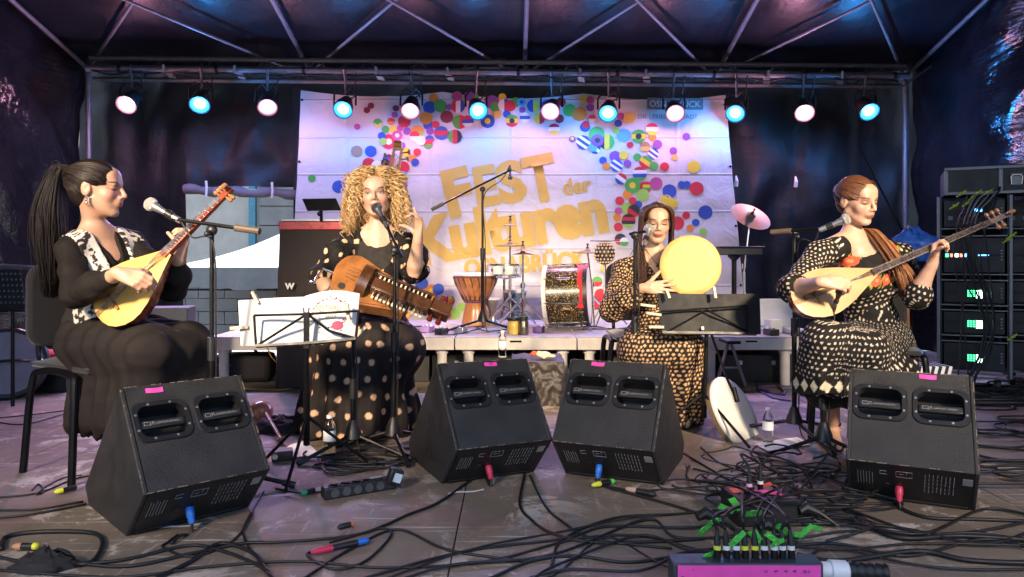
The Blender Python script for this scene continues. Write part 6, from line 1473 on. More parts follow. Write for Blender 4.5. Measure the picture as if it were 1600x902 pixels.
for h_ in (0, ln):
    mb = MB(); mb.lathe(c0+ax*h_, ax, [(r-.004, -.016), (r+.014, -.016), (r+.014, .016), (r-.004, .016), (r-.004, -.016)], 48); put('hoop', mb, BLACKP if h_ else mat('white_hoop', (.7, .68, .62), .4), bd, world=True)
    mb = MB(); mb.lathe(c0+ax*(h_+(-.012 if not h_ else .012)), ax*(-1 if not h_ else 1), [(r, 0), (r*.6, .002), (0, .002)], 40); put('drum_head', mb, SKINW, bd, world=True)
lug_rods(bd, c0, ax, r+.006, 0, ln, 8, a0=.2)
mb = MB(); REDC = mat('red_cloth', (.62, .02, .03), .8, sheen=.3, var=.2)
def redfn(u, v):
    a = -.75+v*2.7; rr = r+.012+.006*math.sin(v*23+u*5); x, y, d_ = basis(ax); p = V(0, 0, 1)*math.cos(a)+V(0, -1, 0)*math.sin(a); w = .055+.03*math.exp(-((a-.35)/.3)**2)
    return c0+ax*(ln*.70+w*u+.008*math.sin(v*17))+p*rr
mb.grid(redfn, 6, 40); put('red_cloth', mb, REDC, bd, world=True, smooth=180)
mb = MB(); e = c0+ax*(ln*.42)+V(0, -math.sin(1.95), math.cos(1.95))*(r+.003); mb.box(e, (.05, .004, .03), Matrix.Rotation(-.35, 3, 'X')); put('badge', mb, BRASS, bd, world=True)
for sx in (.2, .8): mb = MB(); mb.tube([c0+ax*ln*sx+V(0, -.12, -.19), c0+ax*ln*sx+V(0, -.20, -r-.012)], .008, 6); put('spur', mb, CHROME, bd, world=True)
# gourd shaker on a stand, electronic pad, keyboard table, laptop pile
c = W(945, 396, 6.05); sk = thing('beaded_shaker', 'round black and cream beaded shaker behind the spotted dress', 'shaker', loc=tuple(c))
mb = MB(); mb.ball(c, (.085, .085, .095), 20); put('ball', mb, mat('shaker_black', (.03, .025, .02), .5), sk, world=True)
mb = MB()
for j in range(7):
    for k in range(16):
        t = .5+j*.32; a = k*.3927+j*.2; mb.ball(c+V(.087*math.sin(t)*math.cos(a), .087*math.sin(t)*math.sin(a), .097*math.cos(t)), .009, 6)
o = put('beads', mb, mat('cream_bead', (.62, .45, .28), .4), sk, world=True); o['kind'] = 'stuff'
mb = MB(); mb.tube([c+V(0, 0, -.09), V(c.x, c.y, RZ+.12)], .011, 8); mb.tube([c+V(-.12, 0, .10), c+V(.12, 0, .10)], .005, 6); put('holder', mb, CHROME, sk, world=True)
for k in range(3): a = k*2.09; mb = MB(); mb.tube([V(c.x, c.y, RZ+.2), V(c.x+.18*math.cos(a), c.y+.18*math.sin(a), RZ+.01)], .008, 6); put('leg', mb, CHROME, sk, world=True)
kx = W(1150, 395, 5.7); ep = thing('electronic_pad', 'flat black electronic pad on a dark stand right of the frame drum', 'drum pad', loc=(kx.x, 5.7, RZ))
mb = MB(); mb.box((kx.x, 5.75, kx.z+.01), (.36, .26, .055)); mb.box((kx.x+.02, 5.70, kx.z+.042), (.34, .20, .012)); put('pad_body', mb, BLACKP, ep, world=True, bevel=.01)
mb = MB(); mb.tube([V(kx.x, 5.75, kx.z), V(kx.x, 5.75, RZ+.02)], .02, 10); mb.lathe(V(kx.x, 5.75, kx.z-.06), V(0, 0, 1), [(.02, 0), (.05, .03), (.05, .05)], 12); put('stand', mb, BLACKM, ep, world=True)
for k in range(3): a = k*2.09+1; mb = MB(); mb.tube([V(kx.x, 5.75, RZ+.2), V(kx.x+.22*math.cos(a), 5.75+.22*math.sin(a), RZ+.012)], .009, 6); put('leg', mb, BLACKM, ep, world=True)
# black draped keyboard table at the left with red keyboard and tablet
KD = 5.05; x0, x1 = W(437, 400, KD).x, W(545, 400, KD).x; zt = W(437, 362, KD).z
kt = thing('keyboard_table', 'keyboard stand hidden under a long black cloth left of the singer', 'table', loc=((x0+x1)/2, KD, 0))
CL_ = mat('black_table_cloth', (.030, .022, .020), .85, var=.2, sheen=.2)
def kfn(u, v):
    per = [(x0, KD), (x1, KD), (x1, KD+.42), (x0, KD+.42), (x0, KD)]; lens = [x1-x0, .42, x1-x0, .42]; tot = sum(lens); s_ = u*tot; i = 0
    while i < 3 and s_ > lens[i]: s_ -= lens[i]; i += 1
    t = min(1, s_/lens[i]); x = per[i][0]+(per[i+1][0]-per[i][0])*t; y = per[i][1]+(per[i+1][1]-per[i][1])*t
    fl_ = .012*math.sin(u*60)*v+.01*fbm((u*9, v*2, 3)); return V(x+(fl_+.02*v)*(1 if x > (x0+x1)/2 else -1), y+(fl_+.02*v)*(1 if y > KD+.2 else -1), zt*(1-v)+.01)
mb = MB(); mb.grid(kfn, 96, 10); mb.add([V(x0, KD, zt+.009), V(x1, KD, zt+.009), V(x1, KD+.42, zt+.009), V(x0, KD+.42, zt+.009)], [(0, 1, 2, 3)]); put('cloth', mb, CL_, kt, world=True, smooth=60)
vs, fs = text_polys('W', .055, .003); mb = MB(); mb.add([W(446, 447, KD-.045)+V(p[0], 0, p[1]-.02) for p in vs], fs); put('cloth_print', mb, WHITEPL, kt, world=True)
kb_ = thing('keyboard', 'red stage keyboard on top of the black draped table', 'keyboard', loc=((x0+x1)/2, KD, zt))
mb = MB(); mb.box(((x0+x1)/2+.0, KD+.17, zt+.042), (x1-x0+.03, .30, .06)); put('case', mb, mat('red_lacquer', (.50, .015, .02), .3, coat=.4), kb_, world=True, bevel=.006)
for k in range(24): mb = MB(); mb.box((x0+.02+k*(x1-x0-.03)/23.5, KD+.055, zt+.078), (.0165, .11, .012)); put('key', mb, WHITEPL, kb_, world=True)
for k in range(9): mb = MB(); mb.lathe(V(x0+.06+k*.045, KD+.22, zt+.072), V(0, 0, 1), [(.011, 0), (.010, .016), (0, .017)], 10); put('knob', mb, BLACKP, kb_, world=True)
tb = thing('tablet', 'dark tablet on a small holder above the red keyboard', 'tablet', loc=tuple(W(500, 350, KD)))
mb = MB(); a = W(472, 311, KD); b = W(525, 310, KD); c2 = W(533, 328, KD-.08); d2 = W(480, 329, KD-.08); nn = (b-a).cross(d2-a).normalized()*.006
mb.add([a, b, c2, d2, a+nn, b+nn, c2+nn, d2+nn], [(0, 1, 2, 3), (7, 6, 5, 4), (0, 4, 5, 1), (1, 5, 6, 2), (2, 6, 7, 3), (3, 7, 4, 0)]); put('case', mb, BLACKP, tb, world=True)
mb = MB(); mb.tube([W(502, 328, KD-.05), W(502, 345, KD), V(W(502, 400, KD).x, KD+.01, zt+.08)], .011, 8); mb.ball(W(500, 334, KD-.04), .02); put('holder', mb, BLACKM, tb, world=True)
# slim upright bass behind the singer
BD_ = 5.75; ub = thing('upright_bass', 'upright bass with golden scroll showing above the singer\'s hair', 'double bass', loc=(W(612, 400, BD_).x, BD_, RZ))
BW = mat('bass_varnish', (.45, .20, .04), .3, var=.25, coat=.4); s0 = W(622, 233, BD_); nb0 = W(617, 262, BD_); hb = W(610, 380, BD_)
mb = MB(); yx = (s0-nb0).normalized(); 
for sx in (-.034, .034): mb.bar(nb0+V(sx, 0, 0), s0+V(sx*.85, 0, 0), .016, .05, V(0, -1, 0))
mb.bar(s0+V(-.04, 0, .0), s0+V(.04, 0, .0), .05, .02, V(0, 0, 1)); mb.bar(nb0+V(-.04, 0, 0), nb0+V(.04, 0, 0), .05, .018, V(0, 0, 1)); mb.lathe(s0+V(-.03, 0, .03), V(1, 0, 0), [(.0, 0), (.035, 0), (.035, .06), (0, .06)], 16); put('pegbox', mb, BW, ub, world=True, bevel=.004)
mb = MB(); mb.bar(nb0, hb, .055, .04, V(0, -1, 0)); put('neck', mb, BW, ub, world=True, bevel=.006)
mb = MB(); body = catmull([V(x, y, 0) for x, y in ((0, .62), (.11, .58), (.17, .48), (.13, .36), (.10, .30), (.17, .18), (.19, .08), (.12, .0), (-.12, .0), (-.19, .08), (-.17, .18), (-.10, .30), (-.13, .36), (-.17, .48), (-.11, .58))], 4, True)
mb.prism([(p.x, p.y) for p in body], V(hb.x-.01, BD_-.05, RZ+.06), V(1, 0, 0), V(0, 0, 1), V(0, 1, 0), .12); put('body', mb, BW, ub, world=True, bevel=.01)
mb = MB(); mb.tube([V(hb.x, BD_, RZ), V(hb.x, BD_, RZ+.07)], .008, 8); put('endpin', mb, CHROME, ub, world=True)
mb = MB()
for k in range(4): mb.tube([s0+V(-.018+.012*k, -.02, -.04), nb0+V(-.018+.012*k, -.045, 0), hb+V(-.024+.016*k, -.06, -.15)], .0022, 5)
put('strings', mb, STRM, ub, world=True)
for k in range(4):
    sx = 1 if k % 2 else -1; mb = MB(); o = nb0.lerp(s0, .25+.18*k)+V(sx*.04, 0, 0); mb.lathe(o, V(sx, 0, .1), [(.006, 0), (.006, .04), (.02, .045), (.02, .06), (0, .062)], 10); put('tuner', mb, BRASS, ub, world=True)
# ================================================================== clutter on the platform and below it
def simple_box(name, label, cat, c, s, m, rz=0, extra=None, group=None, bev=.006):
    t = thing(name, label, cat, M=TR(c, rz), group=group); mb = MB(); mb.box((0, 0, s[2]/2), s); put('body', mb, m, t, bevel=bev)
    if extra: extra(t)
    return t
def lap(t):
    mb = MB(); mb.box((0, .11, .13), (.32, .008, .22), Matrix.Rotation(-.25, 3, 'X')); put('screen', mb, WHITEPL, t, bevel=.003)
simple_box('laptop', 'white laptop open at the right end of the rear platform', 'laptop', (onr(1222, 5.6)), (.32, .22, .018), WHITEPL, .2, lap)
simple_box('cardboard_box', 'small white box beside the laptop on the rear platform', 'box', onr(1208, 5.45), (.10, .08, .10), WHITEPL, .3)
YEL = mat('yellow_jar', (.75, .55, .12), .4)
def lid(t): mb = MB(); mb.lathe(V(0, 0, .10), V(0, 0, 1), [(.045, 0), (.045, .02), (0, .021)], 16); put('lid', mb, BLACKP, t)
t = thing('yellow_jar', 'squat yellow jar with black lid at the platform edge', 'jar', loc=tuple(onr(802, 5.36))); mb = MB(); mb.lathe(V(0, 0, 0), V(0, 0, 1), [(.040, 0), (.044, .01), (.044, .08), (.03, .10)], 18); put('jar', mb, YEL, t); lid(t)
t = thing('silver_thermos', 'small dark steel flask beside the yellow jar', 'flask', loc=tuple(onr(818, 5.33))); mb = MB(); mb.lathe(V(0, 0, 0), V(0, 0, 1), [(.034, 0), (.036, .01), (.036, .09), (.03, .10), (.028, .13), (0, .132)], 18); put('flask', mb, mat('dark_steel', (.2, .18, .14), .3, .8), t); mb = MB(); mb.lathe(V(0, 0, .1), V(0, 0, 1), [(.031, 0), (.031, .03), (0, .031)], 14); put('cap', mb, BLACKP, t)
cbox = [(640, 5.4), (668, 5.5), (690, 5.35), (720, 5.45), (842, 5.5), (1205, 5.3), (1235, 5.4)]
lb_ = ['left of the hurdy-gurdy pegs', 'beside the hurdy-gurdy end', 'in front of the djembe', 'right of the djembe foot', 'in front of the glitter drum', 'by the white box', 'by the laptop']
for k, (px, d_) in enumerate(cbox):
    t = thing('effect_pedal', 'small silver effect pedal on the platform %s' % lb_[k], 'effect pedal', M=TR(onr(px, d_), rng.uniform(-.5, .5)), group='pedals and adapters on the rear platform')
    mb = MB(); mb.box((0, 0, .022), (.07, .11, .044)); put('case', mb, [ALU, mat('violet_pedal', (.25, .16, .40), .4), BLACKP][k % 3], t, bevel=.005)
    for sx in (-.018, .018): mb = MB(); mb.lathe(V(sx, .025, .044), V(0, 0, 1), [(.009, 0), (.008, .014), (0, .015)], 10); put('knob', mb, WHITEPL, t)
    mb = MB(); mb.lathe(V(0, -.03, .044), V(0, 0, 1), [(.011, 0), (.011, .008), (0, .009)], 10); put('footswitch', mb, CHROME, t)
def floor_cable(pts, r, label, group, m=RUBBER, z=None, n=6, sub=8, lift=0.0):
    P = [(G(a, b) if z is None else W(a, b, z)) for a, b in pts] if not isinstance(pts[0], Vector) else pts
    P = [p+V(0, 0, r+.001+lift*rng.random()) for p in P]; mb = MB(); mb.tube(catmull(P, sub), r, n)
    return put('cable', mb, m, None, label, 'cable', group, smooth=180)
for k in range(7):
    xa = rng.uniform(-1.0, .8); P = [V(xa+rng.uniform(-.3, .3), rng.uniform(5.25, 5.9), RZ+.006) for _ in range(5)]
    floor_cable(P, .004, 'thin cable lying among the instruments on the rear platform', 'cables on the rear platform', [RUBBER, mat('violet_lead', (.2, .12, .35), .5)][k % 2])
sub = thing('covered_speaker', 'low box under a crumpled black cover behind the two middle monitors', 'speaker', loc=(W(838, 400, 4.55).x, 4.55, 0)); x0, x1 = W(800, 400, 4.5).x, W(882, 400, 4.5).x
mb = MB()
def sfn(u, v):
    per = 2*(u-.5); x = x0+(x1-x0)*u; w = .02*fbm((u*7, v*6, 2))+.012*math.sin(u*25+v*7)*v; return V(x+.02*v*per, 4.50-w-.03*v, .262*(1-v)+.0)
mb.grid(sfn, 36, 24); mb.grid(lambda u, v: V(x0+(x1-x0)*u, 4.50+.42*v, .262+.01*fbm((u*6, v*6, 8))), 20, 20)
mb.grid(lambda u, v: V(x0-.02*v+.012*fbm((u*6, v*5, 4)), 4.92-.42*u, .262*(1-v)), 20, 12); mb.grid(lambda u, v: V(x1+.02*v+.012*fbm((u*6, v*5, 6)), 4.50+.42*u, .262*(1-v)), 20, 12)
put('cover', mb, mat('crumpled_black_cover', (.035, .028, .026), .5, var=.4, bump=.8, bscale=25), sub, world=True, smooth=180)
mb = MB(); mb.box(((x0+x1)/2, 4.71, .13), (x1-x0-.03, .38, .24)); put('cabinet', mb, CAB, sub, world=True)
PET = mat('clear_pet', (.93, .96, .97), .06, var=.02, trans=1.0); WATER = PET; LABELM = mat('bottle_label', (.75, .78, .80), .5, var=.15, scale=60)
_pb = _mats['clear_pet'].node_tree.nodes['Principled BSDF']; _pb.inputs['IOR'].default_value = 1.2
def bottle(c, h, label):
    t = thing('water_bottle', label, 'bottle', loc=tuple(c), group='clear water bottles'); s_ = h/.20; r_ = .030*s_
    prof = [(r_*.85, 0), (r_, .006*s_)]+[(r_*(1-.05*(k % 2)), (.02+.012*k)*s_) for k in range(9)]+[(r_, .135*s_), (r_*.85, .155*s_), (r_*.45, .176*s_), (r_*.42, .186*s_)]
    mb = MB(); mb.lathe(V(0, 0, 0), V(0, 0, 1), prof, 18); put('body', mb, PET, t, smooth=60)
    mb = MB(); mb.lathe(V(0, 0, 0), V(0, 0, 1), [(r_*1.02, .075*s_), (r_*1.02, .125*s_)], 18); lb = put('paper_label', mb, LABELM, t)
    mb = MB(); mb.lathe(V(0, 0, .184*s_), V(0, 0, 1), [(r_*.5, 0), (r_*.5, .014*s_), (0, .015*s_)], 14); put('cap', mb, WHITEPL, t)
bottle(G(515, 712), .185, 'clear water bottle on the floor below the white music stand')
bottle(V(W(785, 400, 4.62).x, 4.62, .275), .17, 'water bottle standing on the covered box behind the middle monitors')
bottle(G(1200, 692), .170, 'water bottle on the floor beside the leaning white frame drum')
pl = thing('plush_toy', 'small cream plush toy with a red head on the covered box', 'toy', loc=(W(846, 400, 4.6).x, 4.6, .272)); c = W(850, 556, 4.62); c.z = .292
CRM = mat('cream_plush', (.75, .62, .38), .9, bump=.5, bscale=200); mb = MB(); mb.ball(c, (.045, .03, .022)); mb.ball(c+V(.045, 0, -.008), (.03, .018, .010)); mb.ball(c+V(-.03, .0, .006), (.022, .022, .018)); mb.ball(c+V(.0, -.022, -.012), (.014, .022, .010)); put('body', mb, CRM, pl, world=True)
mb = MB(); mb.ball(c+V(-.062, 0, .008), (.020, .018, .017)); mb.tube([c+V(-.078, 0, .006), c+V(-.09, 0, .004)], [.008, .002], 8); put('head', mb, mat('red_plush', (.60, .10, .04), .9), pl, world=True)
# ================================================================== left side clutter
c = W(10, 572, 4.72); lc = thing('drum_bag', 'lavender-lit round flat drum bag leaning at the far left edge', 'drum bag', loc=(c.x, c.y, 0)); nrm = V(.55, -.75, .35).normalized()
BAG = mat('grey_padded_cloth', (.20, .19, .23), .8, var=.15, bump=.3, bscale=20); mb = MB(); cc = V(c.x, c.y, .228); mb.lathe(cc, nrm, [(.215, -.09), (.235, -.07), (.235, -.02), (.22, 0), (.1, .014), (0, .016)], 36); put('shell', mb, BAG, lc, world=True)
mb = MB(); mb.lathe(cc, nrm, [(.233, -.022), (.240, -.012), (.226, .002)], 36); put('piping', mb, BLACKP, lc, world=True)
mb = MB(); x, y, _d = basis(nrm); mb.tube(catmull([cc+nrm*.012+x*.12, cc+nrm*.05+x*.06, cc+nrm*.05-x*.04, cc+nrm*.012-x*.10], 5), .010, 6); put('handle', mb, BLACKP, lc, world=True)
mb = MB(); mb.tube([W(-40, 414, 5.3), W(74, 420, 5.3)], .018, 10); put('rail', mb, STEEL, None, 'grey horizontal rail behind the player at far left', 'rail')
mb = MB(); mb.tube([W(-40, 489, 4.9), W(70, 491, 4.9)], .010, 8); put('rail', mb, STEEL, None, 'thin lower grey rail behind the far left chair', 'rail')
mb = MB(); pc = W(52, 545, 5.0); mb.ball(V(pc.x, 5.0, .24), (.17, .1, .05), 12); mb.ball(V(pc.x+.09, 5.0, .25), (.07, .08, .03), 10); put('red_cloth_bundle', mb, REDC, None, 'red cloth bundle on the dark case behind the far left chair', 'cloth')
simple_box('equipment_case', 'dark equipment case behind the far left chair', 'case', (W(40, 400, 5.05).x, 5.1, 0), (.7, .35, .23), BLACKP)
def gs(t):
    mb = MB(); mb.box((0, -.122, .20), (.20, .004, .30)); put('grille', mb, GRILL, t); mb = MB(); mb.box((.0, -.126, .30), (.02, .004, .10)); put('badge', mb, ALU, t)
simple_box('grey_speaker', 'grey speaker box behind the lute player at left', 'speaker', (W(262, 400, 4.6).x, 4.65, .33), (.24, .24, .26), mat('grey_cabinet', (.10, .10, .11), .5), .2, None)
def pole_(t): pass
mb = MB(); q = W(262, 400, 4.6); mb.tube([V(q.x, 4.65, 0), V(q.x, 4.65, .33)], .018, 8)
for k in range(3): a = k*2.09; mb.tube([V(q.x, 4.65, .2), V(q.x+.2*math.cos(a), 4.65+.2*math.sin(a), .01)], .009, 6)
put('speaker_tripod', mb, BLACKM, None, 'black tripod carrying the grey speaker at left', 'tripod')
def bg(t):
    mb = MB(); mb.tube(catmull([V(-.1, -.02, .2), V(-.06, -.05, .25), V(.06, -.05, .25), V(.1, -.02, .2)], 5), .010, 6); put('handle', mb, BLACKP, t)
    vs, fs = text_polys('PALMER', .03); mb = MB(); mb.add([V(-.16+p[0], -.132, .12+p[1]) for p in vs], fs); put('print', mb, PRINT, t)
simple_box('instrument_bag', 'soft black bag with small pale print under the rear platform at left', 'bag', (W(372, 400, 5.3).x, 5.42, 0), (.42, .26, .20), mat('black_nylon', (.022, .02, .02), .75, var=.3, bump=.5, bscale=30), .1, bg, bev=.04)
for (px, nm, w_) in ((620, 'dark case under the platform behind the singer', .5), (740, 'dark flat case under the platform below the djembe', .6), (1010, 'dark case under the platform behind the frame drum player', .5), (1180, 'dark trunk under the platform at the right', .5)):
    def clasp(t):
        for sx in (-.12, .12): mb = MB(); mb.box((sx, -.153, .14), (.03, .006, .03)); put('clasp', mb, ALU, t, bevel=.002)
    simple_box('equipment_case', nm, 'case', (W(px, 400, 5.4).x, 5.5, 0), (w_, .3, .20), BLACKP, rng.uniform(-.1, .1), clasp)
# A-frame folding stool under the right of the platform
st = thing('folding_stool', 'grey A-frame folding stand at the right front of the platform', 'stool', loc=(W(1141, 400, 4.9).x, 4.9, 0))
for a, b in (((1138, 535), (1120, 600)), ((1142, 535), (1165, 603))): mb = MB(); mb.tube([W(*a, 4.95), W(*b, 4.9)], .011, 8); put('leg', mb, STEEL, st, world=True)
mb = MB(); mb.box(W(1140, 533, 4.95), (.09, .2, .02)); put('top', mb, BLACKM, st, world=True); mb = MB(); mb.tube([W(1128, 575, 4.92), W(1155, 575, 4.92)], .007, 6); put('stretcher', mb, STEEL, st, world=True)
# gourd fiddle and black bag on the floor at left
gd = thing('gourd_fiddle', 'reddish round gourd fiddle lying on the floor behind the front left monitor', 'fiddle', loc=tuple(G(410, 660)))
c = G(408, 662); mb = MB(); mb.ball(c+V(0, 0, .062), (.065, .062, .060), 18); put('gourd', mb, mat('gourd_red', (.45, .16, .09), .3, coat=.5), gd, world=True)
mb = MB(); mb.tube([c+V(.03, -.03, .07), G(440, 694)+V(0, 0, .02)], [.012, .009], 8); mb.ball(G(440, 694)+V(0, 0, .02), .015); put('neck', mb, WOOD, gd, world=True)
mb = MB(); mb.tube([c+V(.035, -.02, .08), G(436, 690)+V(0, 0, .035)], .0015, 4); put('string', mb, STRM, gd, world=True)
bgm = MB(); cc = G(440, 672); bgm.grid(lambda u, v: cc+V(.16*math.cos(u*6.283)*math.sin(v*1.57)*(1+.2*fbm((u*5, v*3, 0))), .10*math.sin(u*6.283)*math.sin(v*1.57), .07*math.cos(v*1.57)+.02*fbm((u*6, v*6, 2))), 40, 12)
put('crumpled_bag', bgm, mat('black_bag_cloth', (.015, .014, .014), .8, bump=.5, bscale=40), None, 'crumpled black cloth bag on the floor beside the gourd fiddle', 'bag', smooth=180)
def sheet(pts, label):
    P = [G(a, b) for a, b in pts]; mb = MB()
    def fn(u, v): p = P[0].lerp(P[1], u).lerp(P[3].lerp(P[2], u), v); return p+V(0, 0, .004+.006*abs(math.sin(u*2+v)))
    mb.grid(fn, 8, 8); put('paper_sheet', mb, WHITEP, None, label, 'paper', 'paper sheets on the floor', smooth=180)
sheet(((452, 697), (478, 692), (502, 714), (430, 720)), 'white paper sheet on the floor left of the water bottle'); sheet(((1178, 695), (1245, 686), (1268, 697), (1200, 708)), 'white paper sheet on the floor by the right microphone stand')
di = thing('direct_box', 'small black box on the floor behind the front left monitor corner', 'audio box', M=TR(G(441, 718), .3)); mb = MB(); mb.box((0, 0, .022), (.09, .07, .044)); put('case', mb, BLACKP, di, bevel=.004); mb = MB(); mb.lathe(V(-.03, -.035, .022), V(0, -1, 0), [(.012, 0), (.012, .006), (0, .006)], 12); put('socket', mb, ALU, di)
# ================================================================== power strip and its plug
pa, pb = G(508, 779), G(612, 762); ax = (pb-pa).normalized(); yy = V(-ax.y, ax.x, 0); ps = thing('power_strip', 'black five-way power strip on the floor between the front monitors', 'power strip', M=Matrix((( ax.x, yy.x, 0, pa.x), (ax.y, yy.y, 0, pa.y), (0, 0, 1, 0), (0, 0, 0, 1)))); LL = (pb-pa).length
mb = MB(); mb.box((LL/2, 0, .022), (LL+.02, .055, .044)); put('case', mb, BLACKP, ps, bevel=.006)
fn_ = V(0, -.55, .83).normalized()
for k in range(5):
    o = V(.03+k*(LL-.06)/4.6, -.006, .0445); mb = MB(); mb.lathe(o, V(0, 0, 1), [(.021, 0), (.021, .0025), (.018, .0025), (.017, -.0), (0, -.0)], 20); sk_ = put('socket', mb, DARKIN, ps); mb = MB(); mb.lathe(V(o.x, -.0277, .022), V(0, -1, 0), [(.016, 0), (.016, .001), (.0135, .001), (.0135, .0002), (0, .0002)], 18); put('socket_ring', mb, mat('socket_sheen', (.07, .07, .075), .3), ps)
mb = MB(); mb.box((LL-.06, .01, .047), (.05, .012, .004)); put('rocker', mb, PRINT, ps)
ad = thing('plug_adapter', 'black plug adapter with a pale label on the end of the power strip', 'adapter', M=TR(G(617, 764), .35)); mb = MB(); mb.box((0, 0, .050), (.052, .05, .06), Matrix.Rotation(.35, 3, 'Y')); put('case', mb, BLACKP, ad, bevel=.006); mb = MB(); mb.box((.006, -.0265, .048), (.030, .002, .034), Matrix.Rotation(.35, 3, 'Y')); put('label', mb, mat('pale_blue_label', (.55, .66, .75), .4), ad)
# ================================================================== amplifier racks on the right
RALU = mat('rack_rail', (.20, .20, .21), .45, .7, var=.2); RK = mat('rack_black', (.016, .016, .018), .45, .2, var=.2); LEDG = mat('green_led', (.02, .2, .04), .4, emit=(.05, 1, .25), es=1.6); LEDW = mat('white_green_led', (.3, .5, .4), .4, emit=(.6, 1, .75), es=2.2); LEDB = mat('blue_led', (.02, .1, .4), .4, emit=(.08, .3, 1), es=1.8); LEDR = mat('red_led', (.4, .03, .02), .4, emit=(1, .12, .08), es=1.5)
def rack(px0, px1, d, label, leds):
    x0, x1 = W(px0, 400, d).x, W(px1, 400, d).x; zt = W(px0, 306, d).z; t = thing('amplifier_rack', label, 'amplifier rack', loc=((x0+x1)/2, d, 0), group='amplifier racks at the right of the stage'); dp = .5; w = x1-x0
    mb = MB(); mb.box((x0+.01, d+dp/2, zt/2+.05), (.02, dp, zt-.1)); mb.box((x1-.01, d+dp/2, zt/2+.05), (.02, dp, zt-.1)); mb.box(((x0+x1)/2, d+dp-.01, zt/2+.05), (w-.041, .02, zt-.1)); put('case', mb, RK, t, world=True)
    for x in (x0, x1): mb = MB(); mb.box((x, d-.002, zt/2+.05), (.020, .022, zt-.1)); put('corner_rail', mb, RALU, t, world=True, bevel=.003)
    ys = [(357, 369), (429, 438), (477, 485), (525, 534), (584, 590)]
    for a, b in ys: mb = MB(); za, zb = W(0, a, d).z, W(0, b, d).z; mb.box(((x0+x1)/2, d-.003, za), (w-.03, .022, .010)); mb.box(((x0+x1)/2, d-.003, zb), (w-.03, .022, .010)); put('edge_rail', mb, RALU, t, world=True, bevel=.002)
    un = [(312, 354), (372, 426), (441, 474), (488, 522), (537, 580)]
    for k, (a, b) in enumerate(un):
        za, zb = W(0, a, d).z, W(0, b, d).z; mb = MB(); mb.box(((x0+x1)/2, d+.05, (za+zb)/2), (w-.06, .06, abs(za-zb))); u = put('amplifier', mb, RK, t, world=True, bevel=.003)
        mb = MB(); mb.box(((x0+x1)/2, d+.0185, (za+zb)/2), (w-.09, .004, .012)); put('vent', mb, GRILL, u, world=True)
        cx = x0+w*.52; cz = (za+zb)/2
        if leds and k >= 2:
            mb = MB(); mb.box((cx+.022, d+.017, cz-.01), (.034, .003, .052)); put('display', mb, LEDW, u, world=True); mb = MB()
            for q in range(3):
                for r_ in range(4): mb.box((cx-.04+q*.016, d+.017, cz+.012-r_*.012), (.010, .003, .006))
            put('level_meter', mb, LEDG, u, world=True)
        elif leds and k == 1:
            for q, m_ in enumerate((LEDG, LEDR, LEDW, LEDR, LEDB)): mb = MB(); mb.box((x0+.05+q*.028, d+.017, cz), (.018, .003, .022)); put('indicator', mb, m_, u, world=True)
            mb = MB(); mb.box((x0+.26, d+.017, cz), (.06, .003, .008)); put('indicator', mb, LEDB, u, world=True)
        elif k == 0:
            mb = MB(); mb.box((cx+.02, d+.017, cz+.02), (.05, .003, .022)); put('display', mb, LEDB, u, world=True)
            for q in range(3): mb = MB(); mb.box((x0+.07+q*.07, d+.017, cz-.03), (.026, .003, .026)); put('button', mb, PRINT, u, world=True)
        for q in range(4): mb = MB(); mb.lathe(V(x1-.05, d+.016, cz-.03+q*.02), V(0, -1, 0), [(.006, 0), (.006, .006), (0, .007)], 8); put('knob', mb, PRINT if leds else BLACKP, u, world=True)
    for x in (x0+.07, x1-.07): mb = MB(); mb.lathe(V(x-.018, d+.05, .05), V(1, 0, 0), [(.0, 0), (.045, 0), (.05, .008), (.05, .028), (.045, .036), (0, .036)], 16); cs = put('caster', mb, BLACKP, t, world=True); mb = MB(); mb.lathe(V(x-.019, d+.05, .05), V(-1, 0, 0), [(.02, 0), (.02, .003), (0, .004)], 12); put('caster_hub', mb, BRASS, cs, world=True)
    return t
_r1 = rack(1474, 1570, 4.95, 'tall amplifier rack with green lit meters beside the red-haired player', True)
_r2 = rack(1574, 1672, 5.12, 'right-hand amplifier rack cut by the edge of the picture', False)
for _r in (_r1, _r2): _r.matrix_basis = _r.matrix_basis @ rot_z(-.5)
fc = thing('flight_case', 'black flight case with aluminium edges on top of the amplifier racks', 'flight case', loc=(W(1550, 400, 4.9).x, 5.0, W(0, 303, 4.95).z)); x0, x1 = W(1498, 400, 4.9).x, W(1660, 400, 4.9).x; z0, z1 = W(0, 304, 4.95).z+.008, W(0, 274, 4.9).z+.05
mb = MB(); mb.box(((x0+x1)/2, 5.12, (z0+z1)/2), (x1-x0, .45, z1-z0)); put('case', mb, RK, fc, world=True)
for z in (z0, z1): mb = MB(); mb.box(((x0+x1)/2, 4.894, z), (x1-x0+.02, .022, .022)); put('edge_rail', mb, RALU, fc, world=True, bevel=.003)
for x in (x0, W(1571, 400, 4.9).x): mb = MB(); mb.box((x, 4.89, (z0+z1)/2), (.026, .02, z1-z0-.023)); put('edge_rail', mb, RALU, fc, world=True, bevel=.003)
mb = MB(); mb.box((W(1592, 400, 4.9).x, 4.893, (z0+z1)/2), (.07, .006, .08)); put('latch_plate', mb, RALU, fc, world=True, bevel=.004); mb = MB(); mb.tube(catmull([V(W(1585, 0, 4.9).x, 4.885, z0+.05), V(W(1585, 0, 4.9).x, 4.875, z1-.06), V(W(1598, 0, 4.9).x, 4.875, z1-.06), V(W(1598, 0, 4.9).x, 4.885, z0+.05)], 4), .005, 6); put('handle', mb, CHROME, fc, world=True)
fc.matrix_basis = fc.matrix_basis @ rot_z(-.45)
